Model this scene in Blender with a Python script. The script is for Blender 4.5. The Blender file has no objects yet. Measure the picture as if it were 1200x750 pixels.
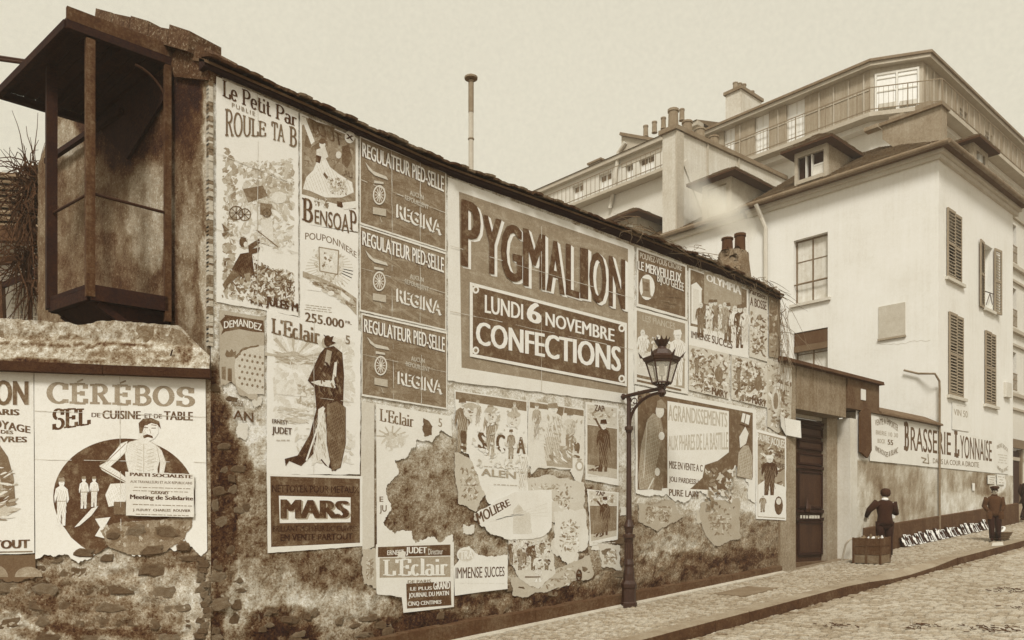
import bpy, bmesh, math, random
import numpy as np
from mathutils import Vector, Matrix
from mathutils.geometry import tessellate_polygon

# ------------------------------------------------------------------ camera, world, sun, exposure
SC = bpy.context.scene
COL = SC.collection
CAMZ = 2.14
FPX = 957.0            # focal length in photograph pixels (1200 wide)
HZ = 610.0             # row of the horizon
RX, RY = 0.7438, -0.6684      # camera right axis in the street's plan (x runs along the wall, y away from it)
FX, FY = 0.6684, 0.7438       # camera view axis

cam_data = bpy.data.cameras.new("camera")
cam = bpy.data.objects.new("camera", cam_data); COL.objects.link(cam)
cam_data.sensor_fit = 'HORIZONTAL'; cam_data.sensor_width = 36.0
cam_data.lens = FPX / 1200.0 * 36.0
cam_data.shift_y = (HZ - 375.0) / 1200.0
cam_data.clip_start = 0.1; cam_data.clip_end = 800.0
cam.location = (0, 0, CAMZ)
cam.rotation_euler = (math.radians(90), 0, math.atan2(RY, RX))
SC.camera = cam

world = bpy.data.worlds.new("World"); SC.world = world; world.use_nodes = True
wn = world.node_tree.nodes; wl = world.node_tree.links
for n in list(wn): wn.remove(n)
SUN_EL, SUN_AZ = math.radians(46), math.radians(230)   # azimuth: where the sun stands, clockwise from +y
w_out = wn.new('ShaderNodeOutputWorld'); w_bg = wn.new('ShaderNodeBackground')
w_sky = wn.new('ShaderNodeTexSky'); w_sky.sky_type = 'NISHITA'; w_sky.sun_disc = False
w_sky.sun_elevation = SUN_EL; w_sky.sun_rotation = SUN_AZ; w_sky.dust_density = 5.0
w_bw = wn.new('ShaderNodeRGBToBW')
w_geo = wn.new('ShaderNodeTexCoord')
w_noise = wn.new('ShaderNodeTexNoise'); w_noise.inputs['Scale'].default_value = 3.0; w_noise.inputs['Detail'].default_value = 5.0
w_grain = wn.new('ShaderNodeTexNoise'); w_grain.inputs['Scale'].default_value = 210.0; w_grain.inputs['Detail'].default_value = 2.0
w_ma = wn.new('ShaderNodeMath'); w_ma.operation = 'MULTIPLY_ADD'; w_ma.inputs[1].default_value = 0.10; w_ma.inputs[2].default_value = 0.95
w_mg = wn.new('ShaderNodeMath'); w_mg.operation = 'MULTIPLY_ADD'; w_mg.inputs[1].default_value = 0.14
w_m2 = wn.new('ShaderNodeMath'); w_m2.operation = 'MULTIPLY_ADD'; w_m2.inputs[1].default_value = 0.010   # nishita share, very weak
w_mul = wn.new('ShaderNodeVectorMath'); w_mul.operation = 'SCALE'
w_mul.inputs[0].default_value = (0.775, 0.728, 0.590)
wl.new(w_geo.outputs['Generated'], w_noise.inputs['Vector']); wl.new(w_geo.outputs['Generated'], w_grain.inputs['Vector'])
wl.new(w_noise.outputs['Fac'], w_ma.inputs[0])
wl.new(w_grain.outputs['Fac'], w_mg.inputs[0]); wl.new(w_ma.outputs[0], w_mg.inputs[2])
wl.new(w_sky.outputs[0], w_bw.inputs[0]); wl.new(w_bw.outputs[0], w_m2.inputs[0])
w_off = wn.new('ShaderNodeMath'); w_off.operation = 'ADD'; w_off.inputs[1].default_value = -0.11
wl.new(w_mg.outputs[0], w_off.inputs[0]); wl.new(w_off.outputs[0], w_m2.inputs[2])
wl.new(w_m2.outputs[0], w_mul.inputs['Scale']); wl.new(w_mul.outputs[0], w_bg.inputs['Color'])
w_bg.inputs['Strength'].default_value = 1.0
wl.new(w_bg.outputs[0], w_out.inputs['Surface'])

sun_data = bpy.data.lights.new("sun", 'SUN'); sun = bpy.data.objects.new("sun", sun_data); COL.objects.link(sun)
sun_data.energy = 2.9; sun_data.angle = math.radians(14); sun_data.color = (1.0, 0.965, 0.88)
sd = Vector((math.sin(SUN_AZ) * math.cos(SUN_EL), math.cos(SUN_AZ) * math.cos(SUN_EL), math.sin(SUN_EL)))
sun.rotation_euler = sd.to_track_quat('Z', 'Y').to_euler()
SC.view_settings.view_transform = 'Standard'; SC.view_settings.look = 'None'
SC.view_settings.exposure = 0.0; SC.view_settings.gamma = 1.0
ELIGHT = 0.92         # brightness a sunlit wall reaches for albedo 1, used to turn display tones into albedos

# ------------------------------------------------------------------ sepia palette (the print is toned: every pigment is a brown)
PAL = [(0.00, (30, 9, 2)), (0.12, (52, 25, 9)), (0.25, (82, 53, 27)), (0.40, (117, 96, 67)), (0.55, (153, 137, 108)),
       (0.70, (188, 177, 150)), (0.85, (217, 210, 187)), (1.00, (240, 234, 216))]
def s2l(c):
    c = c / 255.0
    return c / 12.92 if c <= 0.04045 else ((c + 0.055) / 1.055) ** 2.4
LT = (1.0, 0.94, 0.76)
def alb(rgb):
    return tuple(max(0.004, min(0.86, s2l(c) / (ELIGHT * LT[i]))) for i, c in enumerate(rgb)) + (1.0,)
MATS = {}
def mat(name, tone, c1=0.10, s1=2.0, c2=0.10, s2=22.0, rough=0.9, bump=0.25, attr=False, streak=0.0, fleck=0.0, metal=0.0, bscale=None, spec=0.25, wear=0.0, grain=0.07, gs=65.0):
    key = (name, tone, c1, s1, c2, s2, rough, bump, attr, streak, fleck)
    if key in MATS: return MATS[key]
    m = bpy.data.materials.new(name); m.use_nodes = True; nt = m.node_tree; N = nt.nodes; L = nt.links
    for n in list(N): N.remove(n)
    out = N.new('ShaderNodeOutputMaterial'); b = N.new('ShaderNodeBsdfPrincipled'); L.new(b.outputs[0], out.inputs[0])
    b.inputs['Roughness'].default_value = rough; b.inputs['Metallic'].default_value = metal
    b.inputs['Specular IOR Level'].default_value = spec
    tc = N.new('ShaderNodeTexCoord'); gi = N.new('ShaderNodeNewGeometry')
    def noise(scale, detail=6.0, rgh=0.6, vec=None):
        n = N.new('ShaderNodeTexNoise'); n.inputs['Scale'].default_value = scale; n.inputs['Detail'].default_value = detail
        n.inputs['Roughness'].default_value = rgh
        L.new(vec if vec else tc.outputs['Object'], n.inputs['Vector']); return n.outputs['Fac']
    def ma(a, k, c):
        n = N.new('ShaderNodeMath'); n.operation = 'MULTIPLY_ADD'; L.new(a, n.inputs[0]); n.inputs[1].default_value = k
        if isinstance(c, float): n.inputs[2].default_value = c
        else: L.new(c, n.inputs[2])
        return n.outputs[0]
    base = tone
    n1 = noise(s1, 5.0); n2 = noise(s2, 8.0, 0.7)
    if attr:
        at = N.new('ShaderNodeAttribute'); at.attribute_name = 'tone'
        v = ma(at.outputs['Fac'], 1.0, tone - 0.5 * (2.4 * c1 + 2.4 * c2))
        v = ma(n1, 2.4 * c1, v)
    else:
        oi = N.new('ShaderNodeObjectInfo')
        v = ma(oi.outputs['Random'], 0.03, tone - 0.5 * (2.4 * c1 + 2.4 * c2) - 0.015)
        v = ma(n1, 2.4 * c1, v)
    v = ma(n2, 2.4 * c2, v)
    if streak:
        mp = N.new('ShaderNodeMapping'); mp.inputs['Scale'].default_value = (9.0, 9.0, 0.5); L.new(tc.outputs['Object'], mp.inputs['Vector'])
        v = ma(noise(1.0, 6.0, 0.65, mp.outputs[0]), 2.4 * streak, ma(n1, 0.0, v)); v = ma(n1, 0.0, v)
        sb = N.new('ShaderNodeMath'); sb.operation = 'ADD'; L.new(v, sb.inputs[0]); sb.inputs[1].default_value = -1.2 * streak; v = sb.outputs[0]
    if fleck:
        nf = noise(48.0, 3.0, 0.75)
        mr = N.new('ShaderNodeMapRange'); mr.inputs['From Min'].default_value = 0.57; mr.inputs['From Max'].default_value = 0.64
        mr.inputs['To Min'].default_value = 0.0; mr.inputs['To Max'].default_value = -fleck; L.new(nf, mr.inputs['Value'])
        ad = N.new('ShaderNodeMath'); ad.operation = 'ADD'; L.new(v, ad.inputs[0]); L.new(mr.outputs[0], ad.inputs[1]); v = ad.outputs[0]
        nf2 = noise(31.0, 3.0, 0.75)
        mr = N.new('ShaderNodeMapRange'); mr.inputs['From Min'].default_value = 0.36; mr.inputs['From Max'].default_value = 0.43
        mr.inputs['To Min'].default_value = fleck; mr.inputs['To Max'].default_value = 0.0; L.new(nf2, mr.inputs['Value'])
        ad = N.new('ShaderNodeMath'); ad.operation = 'ADD'; L.new(v, ad.inputs[0]); L.new(mr.outputs[0], ad.inputs[1]); v = ad.outputs[0]
    if grain:     # pixel-fine grit
        ng = noise(gs, 3.0, 0.8); v = ma(ng, 2.6 * grain, v); ga = N.new('ShaderNodeMath'); ga.operation = 'ADD'; L.new(v, ga.inputs[0]); ga.inputs[1].default_value = -1.3 * grain; v = ga.outputs[0]
    if wear:      # rubbed and faded patches where the paper shows through the print
        nw = noise(7.0, 9.0, 0.78); mr = N.new('ShaderNodeMapRange'); mr.inputs['From Min'].default_value = 0.50; mr.inputs['From Max'].default_value = 0.70
        mr.inputs['To Min'].default_value = 0.06; mr.inputs['To Max'].default_value = wear; L.new(nw, mr.inputs['Value'])
        mx = N.new('ShaderNodeMix'); mx.data_type = 'FLOAT'; L.new(mr.outputs[0], mx.inputs[0]); L.new(v, mx.inputs[2]); mx.inputs[3].default_value = 0.76; v = mx.outputs[0]
    cr = N.new('ShaderNodeValToRGB'); e = cr.color_ramp.elements
    while len(e) > 1: e.remove(e[-1])
    e[0].position = PAL[0][0]; e[0].color = alb(PAL[0][1])
    for p, c in PAL[1:]:
        q = e.new(p); q.color = alb(c)
    L.new(v, cr.inputs[0]); L.new(cr.outputs[0], b.inputs['Base Color'])
    if bump:
        bp = N.new('ShaderNodeBump'); bp.inputs['Strength'].default_value = bump; bp.inputs['Distance'].default_value = 0.02
        L.new(noise(bscale or s2 * 1.3, 8.0, 0.7), bp.inputs['Height']); L.new(bp.outputs[0], b.inputs['Normal'])
    MATS[key] = m; return m
def ink(v):        # printed pigment on paper, slightly washed out and mottled
    v = round(v * 25) / 25.0
    return mat('printed_ink', v, c1=0.05, s1=3.0, c2=0.06, s2=30.0, rough=0.8, bump=0.12, bscale=7.0, wear=0.55, grain=0.15, gs=85.0)
def glass_mat():
    if 'glass' in MATS: return MATS['glass']
    m = bpy.data.materials.new('window_glass'); m.use_nodes = True; b = m.node_tree.nodes['Principled BSDF']
    b.inputs['Base Color'].default_value = (0.62, 0.57, 0.45, 1); b.inputs['Roughness'].default_value = 0.12
    b.inputs['Specular IOR Level'].default_value = 0.6; MATS['glass'] = m; return m

# ------------------------------------------------------------------ planes of the place, found from the photograph's perspective
def sight(px):
    r = (px - 600.0) / FPX
    return FX + r * RX, FY + r * RY
class Plane:
    def __init__(s, q, u):
        s.q = Vector(q); s.u = Vector(u).normalized(); n = Vector((s.u.y, -s.u.x))
        if n.dot(s.q) > 0: n = -n
        s.n = n
    def P(s, px, py, off=0.0):
        a, b = sight(px)
        t = s.q.dot(s.n) / (a * s.n.x + b * s.n.y)
        return Vector((a * t + s.n.x * off, b * t + s.n.y * off, CAMZ + (HZ - py) / FPX * t))
def cam2w(xc, zc): return (xc * RX + zc * FX, xc * RY + zc * FY)
def proj(x, y, z):
    xc = x * RX + y * RY; zc = x * FX + y * FY
    return 600 + FPX * xc / zc, HZ - (z - CAMZ) / zc * FPX
MW = Plane((0, 9.0), (1, 0))
CORNER = MW.P(247, 400)
GWD = Vector(cam2w(0.974, 0.227)).normalized()
GW = Plane((CORNER.x, CORNER.y), GWD)
SWD = Vector(cam2w(-0.804, 0.594)).normalized()
SWP = Plane((CORNER.x, CORNER.y), SWD)
AL = Plane((24.1, 0), (0, 1))
BL = Plane((31.9, 0), (0, 1))
BF = Plane((0, 12.8), (1, 0))
def gz(s): return 0.068 * s

# ------------------------------------------------------------------ objects
ORG = {}
def props(o, label=None, cat=None, group=None, kind=None):
    if label: o['label'] = label
    if cat: o['category'] = cat
    if group: o['group'] = group
    if kind: o['kind'] = kind
def thing(name, loc, label, cat, group=None):
    o = bpy.data.objects.new(name, None); COL.objects.link(o); o.location = loc; o.empty_display_size = 0.2
    ORG[o.name] = Vector(loc); props(o, label, cat, group); return o
class MB:
    def __init__(s): s.v = []; s.f = []; s.m = []; s.mats = []
    def mi(s, m):
        if m not in s.mats: s.mats.append(m)
        return s.mats.index(m)
    def face(s, pts, m):
        i = len(s.v); s.v += [tuple(p) for p in pts]; s.f.append(tuple(range(i, i + len(pts)))); s.m.append(s.mi(m))
    def raw(s, vs, fs, m):
        i = len(s.v); s.v += [tuple(p) for p in vs]; k = s.mi(m)
        for f in fs: s.f.append(tuple(i + j for j in f)); s.m.append(k)
    def hexa(s, a, m):     # 8 corners: bottom 4 then top 4, same order
        s.raw(a, [(3, 2, 1, 0), (4, 5, 6, 7), (0, 1, 5, 4), (1, 2, 6, 5), (2, 3, 7, 6), (3, 0, 4, 7)], m)
    def box(s, x0, x1, y0, y1, z0, z1, m):
        s.hexa([(x0, y0, z0), (x1, y0, z0), (x1, y1, z0), (x0, y1, z0), (x0, y0, z1), (x1, y0, z1), (x1, y1, z1), (x0, y1, z1)], m)
    def beam(s, a, b, w, h, m, up=(0, 0, 1)):
        a = Vector(a); b = Vector(b); d = (b - a).normalized(); up = Vector(up)
        sd_ = d.cross(up)
        if sd_.length < 1e-4: sd_ = d.cross(Vector((1, 0, 0)))
        sd_.normalize(); u = sd_.cross(d).normalized(); sd_ *= w / 2; u *= h / 2
        s.hexa([a - sd_ - u, a + sd_ - u, b + sd_ - u, b - sd_ - u, a - sd_ + u, a + sd_ + u, b + sd_ + u, b - sd_ + u], m)
    def tube(s, pts, r, m, n=8, cap=True):
        pts = [Vector(p) for p in pts]; k = len(pts)
        rs = r if isinstance(r, (list, tuple)) else [r] * k
        vs = []; prev = None
        for i, p in enumerate(pts):
            d = (pts[min(i + 1, k - 1)] - pts[max(i - 1, 0)])
            if d.length < 1e-9: d = Vector((0, 0, 1))
            d.normalize()
            if prev is None:
                a = d.cross(Vector((0, 0, 1)))
                if a.length < 1e-3: a = d.cross(Vector((1, 0, 0)))
            else: a = prev - d * prev.dot(d)
            a.normalize(); prev = a; b = d.cross(a)
            for j in range(n):
                t = 2 * math.pi * j / n; vs.append(p + (a * math.cos(t) + b * math.sin(t)) * rs[i])
        fs = [(i * n + j, i * n + (j + 1) % n, (i + 1) * n + (j + 1) % n, (i + 1) * n + j) for i in range(k - 1) for j in range(n)]
        if cap: fs += [tuple(range(n))[::-1], tuple(range((k - 1) * n, k * n))]
        s.raw(vs, fs, m)
    def loft(s, secs, m, n=14, ax=None):     # secs: (centre, rx, ry[, ax]); ax = unit vector of rx in plan
        vs = []; ax0 = Vector(ax) if ax else Vector((1, 0, 0))
        for q in secs:
            c = Vector(q[0]); a = Vector(q[3]) if len(q) > 3 else ax0; b = Vector((-a.y, a.x, 0))
            for j in range(n):
                t = 2 * math.pi * j / n; vs.append(c + a * q[1] * math.cos(t) + b * q[2] * math.sin(t))
        k = len(secs)
        fs = [(i * n + j, i * n + (j + 1) % n, (i + 1) * n + (j + 1) % n, (i + 1) * n + j) for i in range(k - 1) for j in range(n)]
        fs += [tuple(range(n))[::-1], tuple(range((k - 1) * n, k * n))]
        s.raw(vs, fs, m)
    def prism(s, poly, off, m):      # poly: 3D points, extruded by vector off
        poly = [Vector(p) for p in poly]; off = Vector(off); n = len(poly)
        tris = tessellate_polygon([poly])
        vs = poly + [p + off for p in poly]
        fs = [tuple(t) for t in tris] + [tuple(i + n for i in t)[::-1] for t in tris]
        fs += [(i, (i + 1) % n, (i + 1) % n + n, i + n) for i in range(n)]
        s.raw(vs, fs, m)
    def flat(s, poly, m):
        poly = [Vector(p) for p in poly]
        s.raw(poly, [tuple(t) for t in tessellate_polygon([poly])], m)
    def build(s, name, parent=None, label=None, cat=None, group=None, kind=None, org=None, smooth=False):
        if org is None: org = ORG[parent.name] if parent is not None else (Vector(s.v[0]) if s.v else Vector())
        org = Vector(org)
        me = bpy.data.meshes.new(name)
        me.from_pydata([(a - org.x, b - org.y, c - org.z) for a, b, c in s.v], [], s.f)
        for m in s.mats: me.materials.append(m)
        if len(s.mats) > 1: me.polygons.foreach_set('material_index', s.m)
        if smooth: me.polygons.foreach_set('use_smooth', [True] * len(me.polygons))
        me.update()
        bm = bmesh.new(); bm.from_mesh(me); bmesh.ops.recalc_face_normals(bm, faces=bm.faces[:]) if len(bm.faces) < 40000 and not getattr(s, 'keep', False) else None
        bm.to_mesh(me); bm.free()
        o = bpy.data.objects.new(name, me); COL.objects.link(o)
        if parent is not None: o.parent = parent
        else: o.location = org
        ORG[o.name] = org
        props(o, label, cat, group, kind); return o
def simple(name, fn, parent, **k):
    b = MB(); fn(b); return b.build(name, parent, **k)

# numpy value noise
def _h(ix, iy, seed):
    h = (ix.astype(np.int64) * 374761393 + iy.astype(np.int64) * 668265263 + seed * 1442695041) & 0xffffffff
    h = ((h ^ (h >> 13)) * 1274126177) & 0xffffffff
    return ((h ^ (h >> 16)) & 0xffffff) / float(0xffffff)
def vnoise(x, y, seed=0):
    x = np.asarray(x, float); y = np.asarray(y, float)
    ix = np.floor(x); iy = np.floor(y); fx = x - ix; fy = y - iy; fx = fx * fx * (3 - 2 * fx); fy = fy * fy * (3 - 2 * fy)
    a = _h(ix, iy, seed); b = _h(ix + 1, iy, seed); c = _h(ix, iy + 1, seed); d = _h(ix + 1, iy + 1, seed)
    return (a * (1 - fx) + b * fx) * (1 - fy) + (c * (1 - fx) + d * fx) * fy
def fbm(x, y, seed=0, o=4):
    t = 0; a = 0.5; n = 0
    for i in range(o):
        t = t + a * vnoise(x * 2 ** i, y * 2 ** i, seed + i * 17); n += a; a *= 0.55
    return t / n

# ------------------------------------------------------------------ lettering
TXT = {}; TXTW = {}
def inside(x, y, poly):
    c = False; j = len(poly) - 1
    for i in range(len(poly)):
        a, b = poly[i], poly[j]
        if (a[1] > y) != (b[1] > y) and x < (b[0] - a[0]) * (y - a[1]) / (b[1] - a[1]) + a[0]: c = not c
        j = i
    return c
def islands(n, fs):       # which connected stroke or letter a vertex belongs to, so overlapping strokes never share a plane
    p = list(range(n))
    def f(i):
        while p[i] != i: p[i] = p[p[i]]; i = p[i]
        return i
    for q in fs:
        for k in q[1:]: p[f(k)] = f(q[0])
    ids = {}; out = []
    for i in range(n): out.append(ids.setdefault(f(i), len(ids)) % 7)
    return out
def text_mesh(s, bold=0.02, shear=0.0, space=1.0):
    key = (s, bold, shear, space)
    if key in TXT: return TXT[key]
    c = bpy.data.curves.new('t', 'FONT'); c.body = s; c.size = 1.0; c.offset = 0.0; c.resolution_u = 3; c.shear = shear; c.space_character = space
    c.dimensions = '2D'; c.fill_mode = 'BOTH'
    o = bpy.data.objects.new('t', c); COL.objects.link(o)
    dg = bpy.context.evaluated_depsgraph_get(); me = bpy.data.meshes.new_from_object(o.evaluated_get(dg))
    vs = [tuple(v.co[:2]) for v in me.vertices]; fs = [tuple(p.vertices) for p in me.polygons]
    bpy.data.objects.remove(o); bpy.data.curves.remove(c); bpy.data.meshes.remove(me)
    xs = [v[0] for v in vs]; ys = [v[1] for v in vs]
    x0, x1, y0, y1 = min(xs), max(xs), min(ys), max(ys)
    vs = [((a - x0) / (x1 - x0), (b - y0) / (y1 - y0)) for a, b in vs]
    TXT[key] = (vs, fs); TXTW[key] = x1 - x0; return TXT[key]
# a small slab-serif pen alphabet: strokes per letter (x in units of cap height)
def arc(cx, cy, rx, ry, a0, a1, n=9):
    return [(cx + rx * math.cos(math.radians(a0 + (a1 - a0) * i / n)), cy + ry * math.sin(math.radians(a0 + (a1 - a0) * i / n))) for i in range(n + 1)]
def stem(x, y0=0.0, y1=1.0, a=1, b=1): return [('s', x, y0, y1, a, b)]
G = {
 'A': (0.80, [[(0.08, 0), (0.40, 1)], [(0.40, 1), (0.72, 0)], [(0.2, 0.33), (0.6, 0.33)], ('f', 0.08, 0), ('f', 0.72, 0)]),
 'B': (0.72, [('s', 0.15), arc(0.32, 0.76, 0.27, 0.24, 90, -90), arc(0.32, 0.27, 0.33, 0.27, 90, -90), [(0.15, 1), (0.32, 1)], [(0.15, .53), (0.32, .53)], [(0.15, 0), (0.32, 0)]]),
 'C': (0.76, [arc(0.42, 0.5, 0.34, 0.5, 50, 310, 14), [(0.66, 0.68), (0.66, 1.0)], [(0.66, 0.0), (0.66, 0.2)]]),
 'D': (0.78, [('s', 0.15), arc(0.32, 0.5, 0.36, 0.5, 90, -90, 12), [(0.15, 1), (0.32, 1)], [(0.15, 0), (0.32, 0)]]),
 'E': (0.70, [('s', 0.15), [(0.15, 1), (0.6, 1)], [(0.15, .52), (0.48, .52)], [(0.15, 0), (0.62, 0)], [(0.61, 1), (0.61, .76)], [(0.62, 0), (0.62, .25)], [(0.48, .4), (0.48, .64)]]),
 'I': (0.34, [('s', 0.17)]),
 'J': (0.5, [[(0.34, 1), (0.34, 0.2)], arc(0.19, 0.2, 0.15, 0.2, 0, -170), ('f', 0.34, 1)]),
 'L': (0.66, [('s', 0.15), [(0.15, 0), (0.6, 0)], [(0.6, 0), (0.6, 0.28)]]),
 'M': (0.98, [('s', 0.14), ('s', 0.84), [(0.14, 1), (0.49, 0.1)], [(0.49, 0.1), (0.84, 1)]]),
 'N': (0.80, [('s', 0.14), ('s', 0.68), [(0.14, 1), (0.68, 0)]]),
 'O': (0.82, [arc(0.41, 0.5, 0.34, 0.5, 0, 360, 20)]),
 'P': (0.70, [('s', 0.15), arc(0.34, 0.74, 0.28, 0.26, 90, -90), [(0.15, 1), (0.34, 1)], [(0.15, .48), (0.34, .48)]]),
 'R': (0.78, [('s', 0.15), arc(0.34, 0.76, 0.26, 0.24, 90, -90), [(0.15, 1), (0.34, 1)], [(0.15, .52), (0.34, .52)], [(0.36, .52), (0.66, 0)], ('f', 0.66, 0)]),
 'S': (0.66, [arc(0.33, 0.75, 0.23, 0.25, 30, 250, 9), arc(0.33, 0.26, 0.25, 0.26, 100, -150, 9), [(0.54, 0.7), (0.54, 1)], [(0.1, 0.0), (0.1, 0.28)]]),
 'T': (0.74, [('s', 0.37), [(0.06, 1), (0.68, 1)], [(0.06, 1), (0.06, .76)], [(0.68, 1), (0.68, .76)]]),
 'U': (0.80, [[(0.15, 1), (0.15, 0.3)], [(0.66, 1), (0.66, 0.3)], arc(0.405, 0.3, 0.255, 0.3, 180, 360), ('f', 0.15, 1), ('f', 0.66, 1)]),
 'Y': (0.76, [[(0.08, 1), (0.38, 0.48)], [(0.68, 1), (0.38, 0.48)], [(0.38, 0.48), (0.38, 0)], ('f', 0.08, 1), ('f', 0.68, 1), ('f', 0.38, 0)]),
 'a': (0.54, [arc(0.24, 0.18, 0.17, 0.18, 0, 360, 12), [(0.42, 0.48), (0.42, 0.0)], arc(0.25, 0.48, 0.17, 0.16, 0, 150), ('f', 0.46, 0)]),
 'e': (0.54, [arc(0.27, 0.32, 0.2, 0.32, 0, 320, 14), [(0.07, 0.34), (0.47, 0.34)]]),
 't': (0.40, [[(0.17, 0.9), (0.17, 0.14)], arc(0.28, 0.14, 0.11, 0.14, 180, 330), [(0.03, 0.62), (0.34, 0.62)]]),
 'i': (0.30, [[(0.15, 0.62), (0.15, 0)], ('f', 0.15, 0), [(0.15, 0.8), (0.15, 0.95)]]),
 'r': (0.44, [[(0.13, 0.64), (0.13, 0)], ('f', 0.13, 0), arc(0.28, 0.42, 0.15, 0.2, 160, 40)]),
 'l': (0.30, [[(0.15, 1.0), (0.15, 0)], ('f', 0.15, 0), [(0.03, 1.0), (0.15, 1.0)]]),
 'c': (0.50, [arc(0.26, 0.32, 0.18, 0.32, 50, 320, 14)]),
 "'": (0.2, [[(0.1, 1.0), (0.08, 0.78)]]),
}
def serif_mesh(s, wt=0.15, thin=0.065):
    key = ('serif', s, wt, thin)
    if key in TXT: return TXT[key]
    vs = []; fs = []; x = 0.0
    def stroke(pts, x):
        off = []
        k = len(pts)
        for i, p in enumerate(pts):
            a = pts[max(i - 1, 0)]; b = pts[min(i + 1, k - 1)]; dx, dy = b[0] - a[0], b[1] - a[1]; l = math.hypot(dx, dy) or 1; dx /= l; dy /= l
            w = (thin + (wt - thin) * abs(dy) ** 1.3) / 2; off.append((-dy * w, dx * w))
        e = 0.03
        b0 = len(vs)
        for (px, py), (ox, oy) in zip(pts, off): vs.append((x + px + ox, py + oy)); vs.append((x + px - ox, py - oy))
        for i in range(k - 1): fs.append((b0 + 2 * i, b0 + 2 * i + 1, b0 + 2 * i + 3, b0 + 2 * i + 2))
    for ch in s:
        if ch == ' ': x += 0.38; continue
        w, st = G[ch]
        for q in st:
            if isinstance(q, tuple) and q[0] == 's':
                stroke([(q[1], 0), (q[1], 1)], x)
                for yy in (0.03, 0.97): stroke([(q[1] - wt * 0.95, yy), (q[1] + wt * 0.95, yy)], x)
            elif isinstance(q, tuple) and q[0] == 'f':
                yy = 0.03 if q[2] == 0 else 0.97
                stroke([(q[1] - wt * 0.85, yy), (q[1] + wt * 0.85, yy)], x)
            else: stroke(q, x)
        x += w
    xs = [v[0] for v in vs]; x0, x1 = min(xs), max(xs)
    vs = [((a - x0) / (x1 - x0), b) for a, b in vs]
    TXT[key] = (vs, fs); return TXT[key]
def along(pl, u):
    if len(pl) == 2: return (pl[0][0] + (pl[1][0] - pl[0][0]) * u, pl[0][1] + (pl[1][1] - pl[0][1]) * u)
    L = [0.0]
    for a, b in zip(pl, pl[1:]): L.append(L[-1] + math.hypot(b[0] - a[0], b[1] - a[1]))
    t = u * L[-1]
    for i in range(len(pl) - 1):
        if t <= L[i + 1] or i == len(pl) - 2:
            k = (t - L[i]) / ((L[i + 1] - L[i]) or 1); return (pl[i][0] + (pl[i + 1][0] - pl[i][0]) * k, pl[i][1] + (pl[i + 1][1] - pl[i][1]) * k)

def jagged(pts, amp, step, rnd):
    out = []
    if any((len(a) > 2 and a[2] >= 2) or amp >= 2 for a in pts):      # torn: fractal edge
        for i, a in enumerate(pts):
            b = pts[(i + 1) % len(pts)]; am = a[2] if len(a) > 2 else amp
            seg = [(a[0], a[1]), (b[0], b[1])]; am *= .8
            while am > .25 and len(seg) < 40:
                n = [seg[0]]
                for p, q in zip(seg, seg[1:]):
                    if math.hypot(q[0] - p[0], q[1] - p[1]) > 1.4: n.append(((p[0] + q[0]) / 2 + rnd.uniform(-am, am) * .7, (p[1] + q[1]) / 2 + rnd.uniform(-am, am)))
                    n.append(q)
                if len(n) == len(seg): break
                seg = n; am *= .62
            out += seg[:-1]
        return out
    for i, a in enumerate(pts):
        b = pts[(i + 1) % len(pts)]; l = math.hypot(b[0] - a[0], b[1] - a[1]); n = max(1, int(l / step))
        am = a[2] if len(a) > 2 else amp
        for j in range(n):
            k = j / n; w = am if j else 0
            out.append((a[0] + (b[0] - a[0]) * k + rnd.uniform(-w, w), a[1] + (b[1] - a[1]) * k + rnd.uniform(-w, w)))
    return out
def ell(cx, cy, rx, ry, n=16, a0=0, a1=360):
    return [(cx + rx * math.cos(math.radians(a0 + (a1 - a0) * i / n)), cy + ry * math.sin(math.radians(a0 + (a1 - a0) * i / n))) for i in range(n + (0 if a1 - a0 == 360 else 1))]

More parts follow.
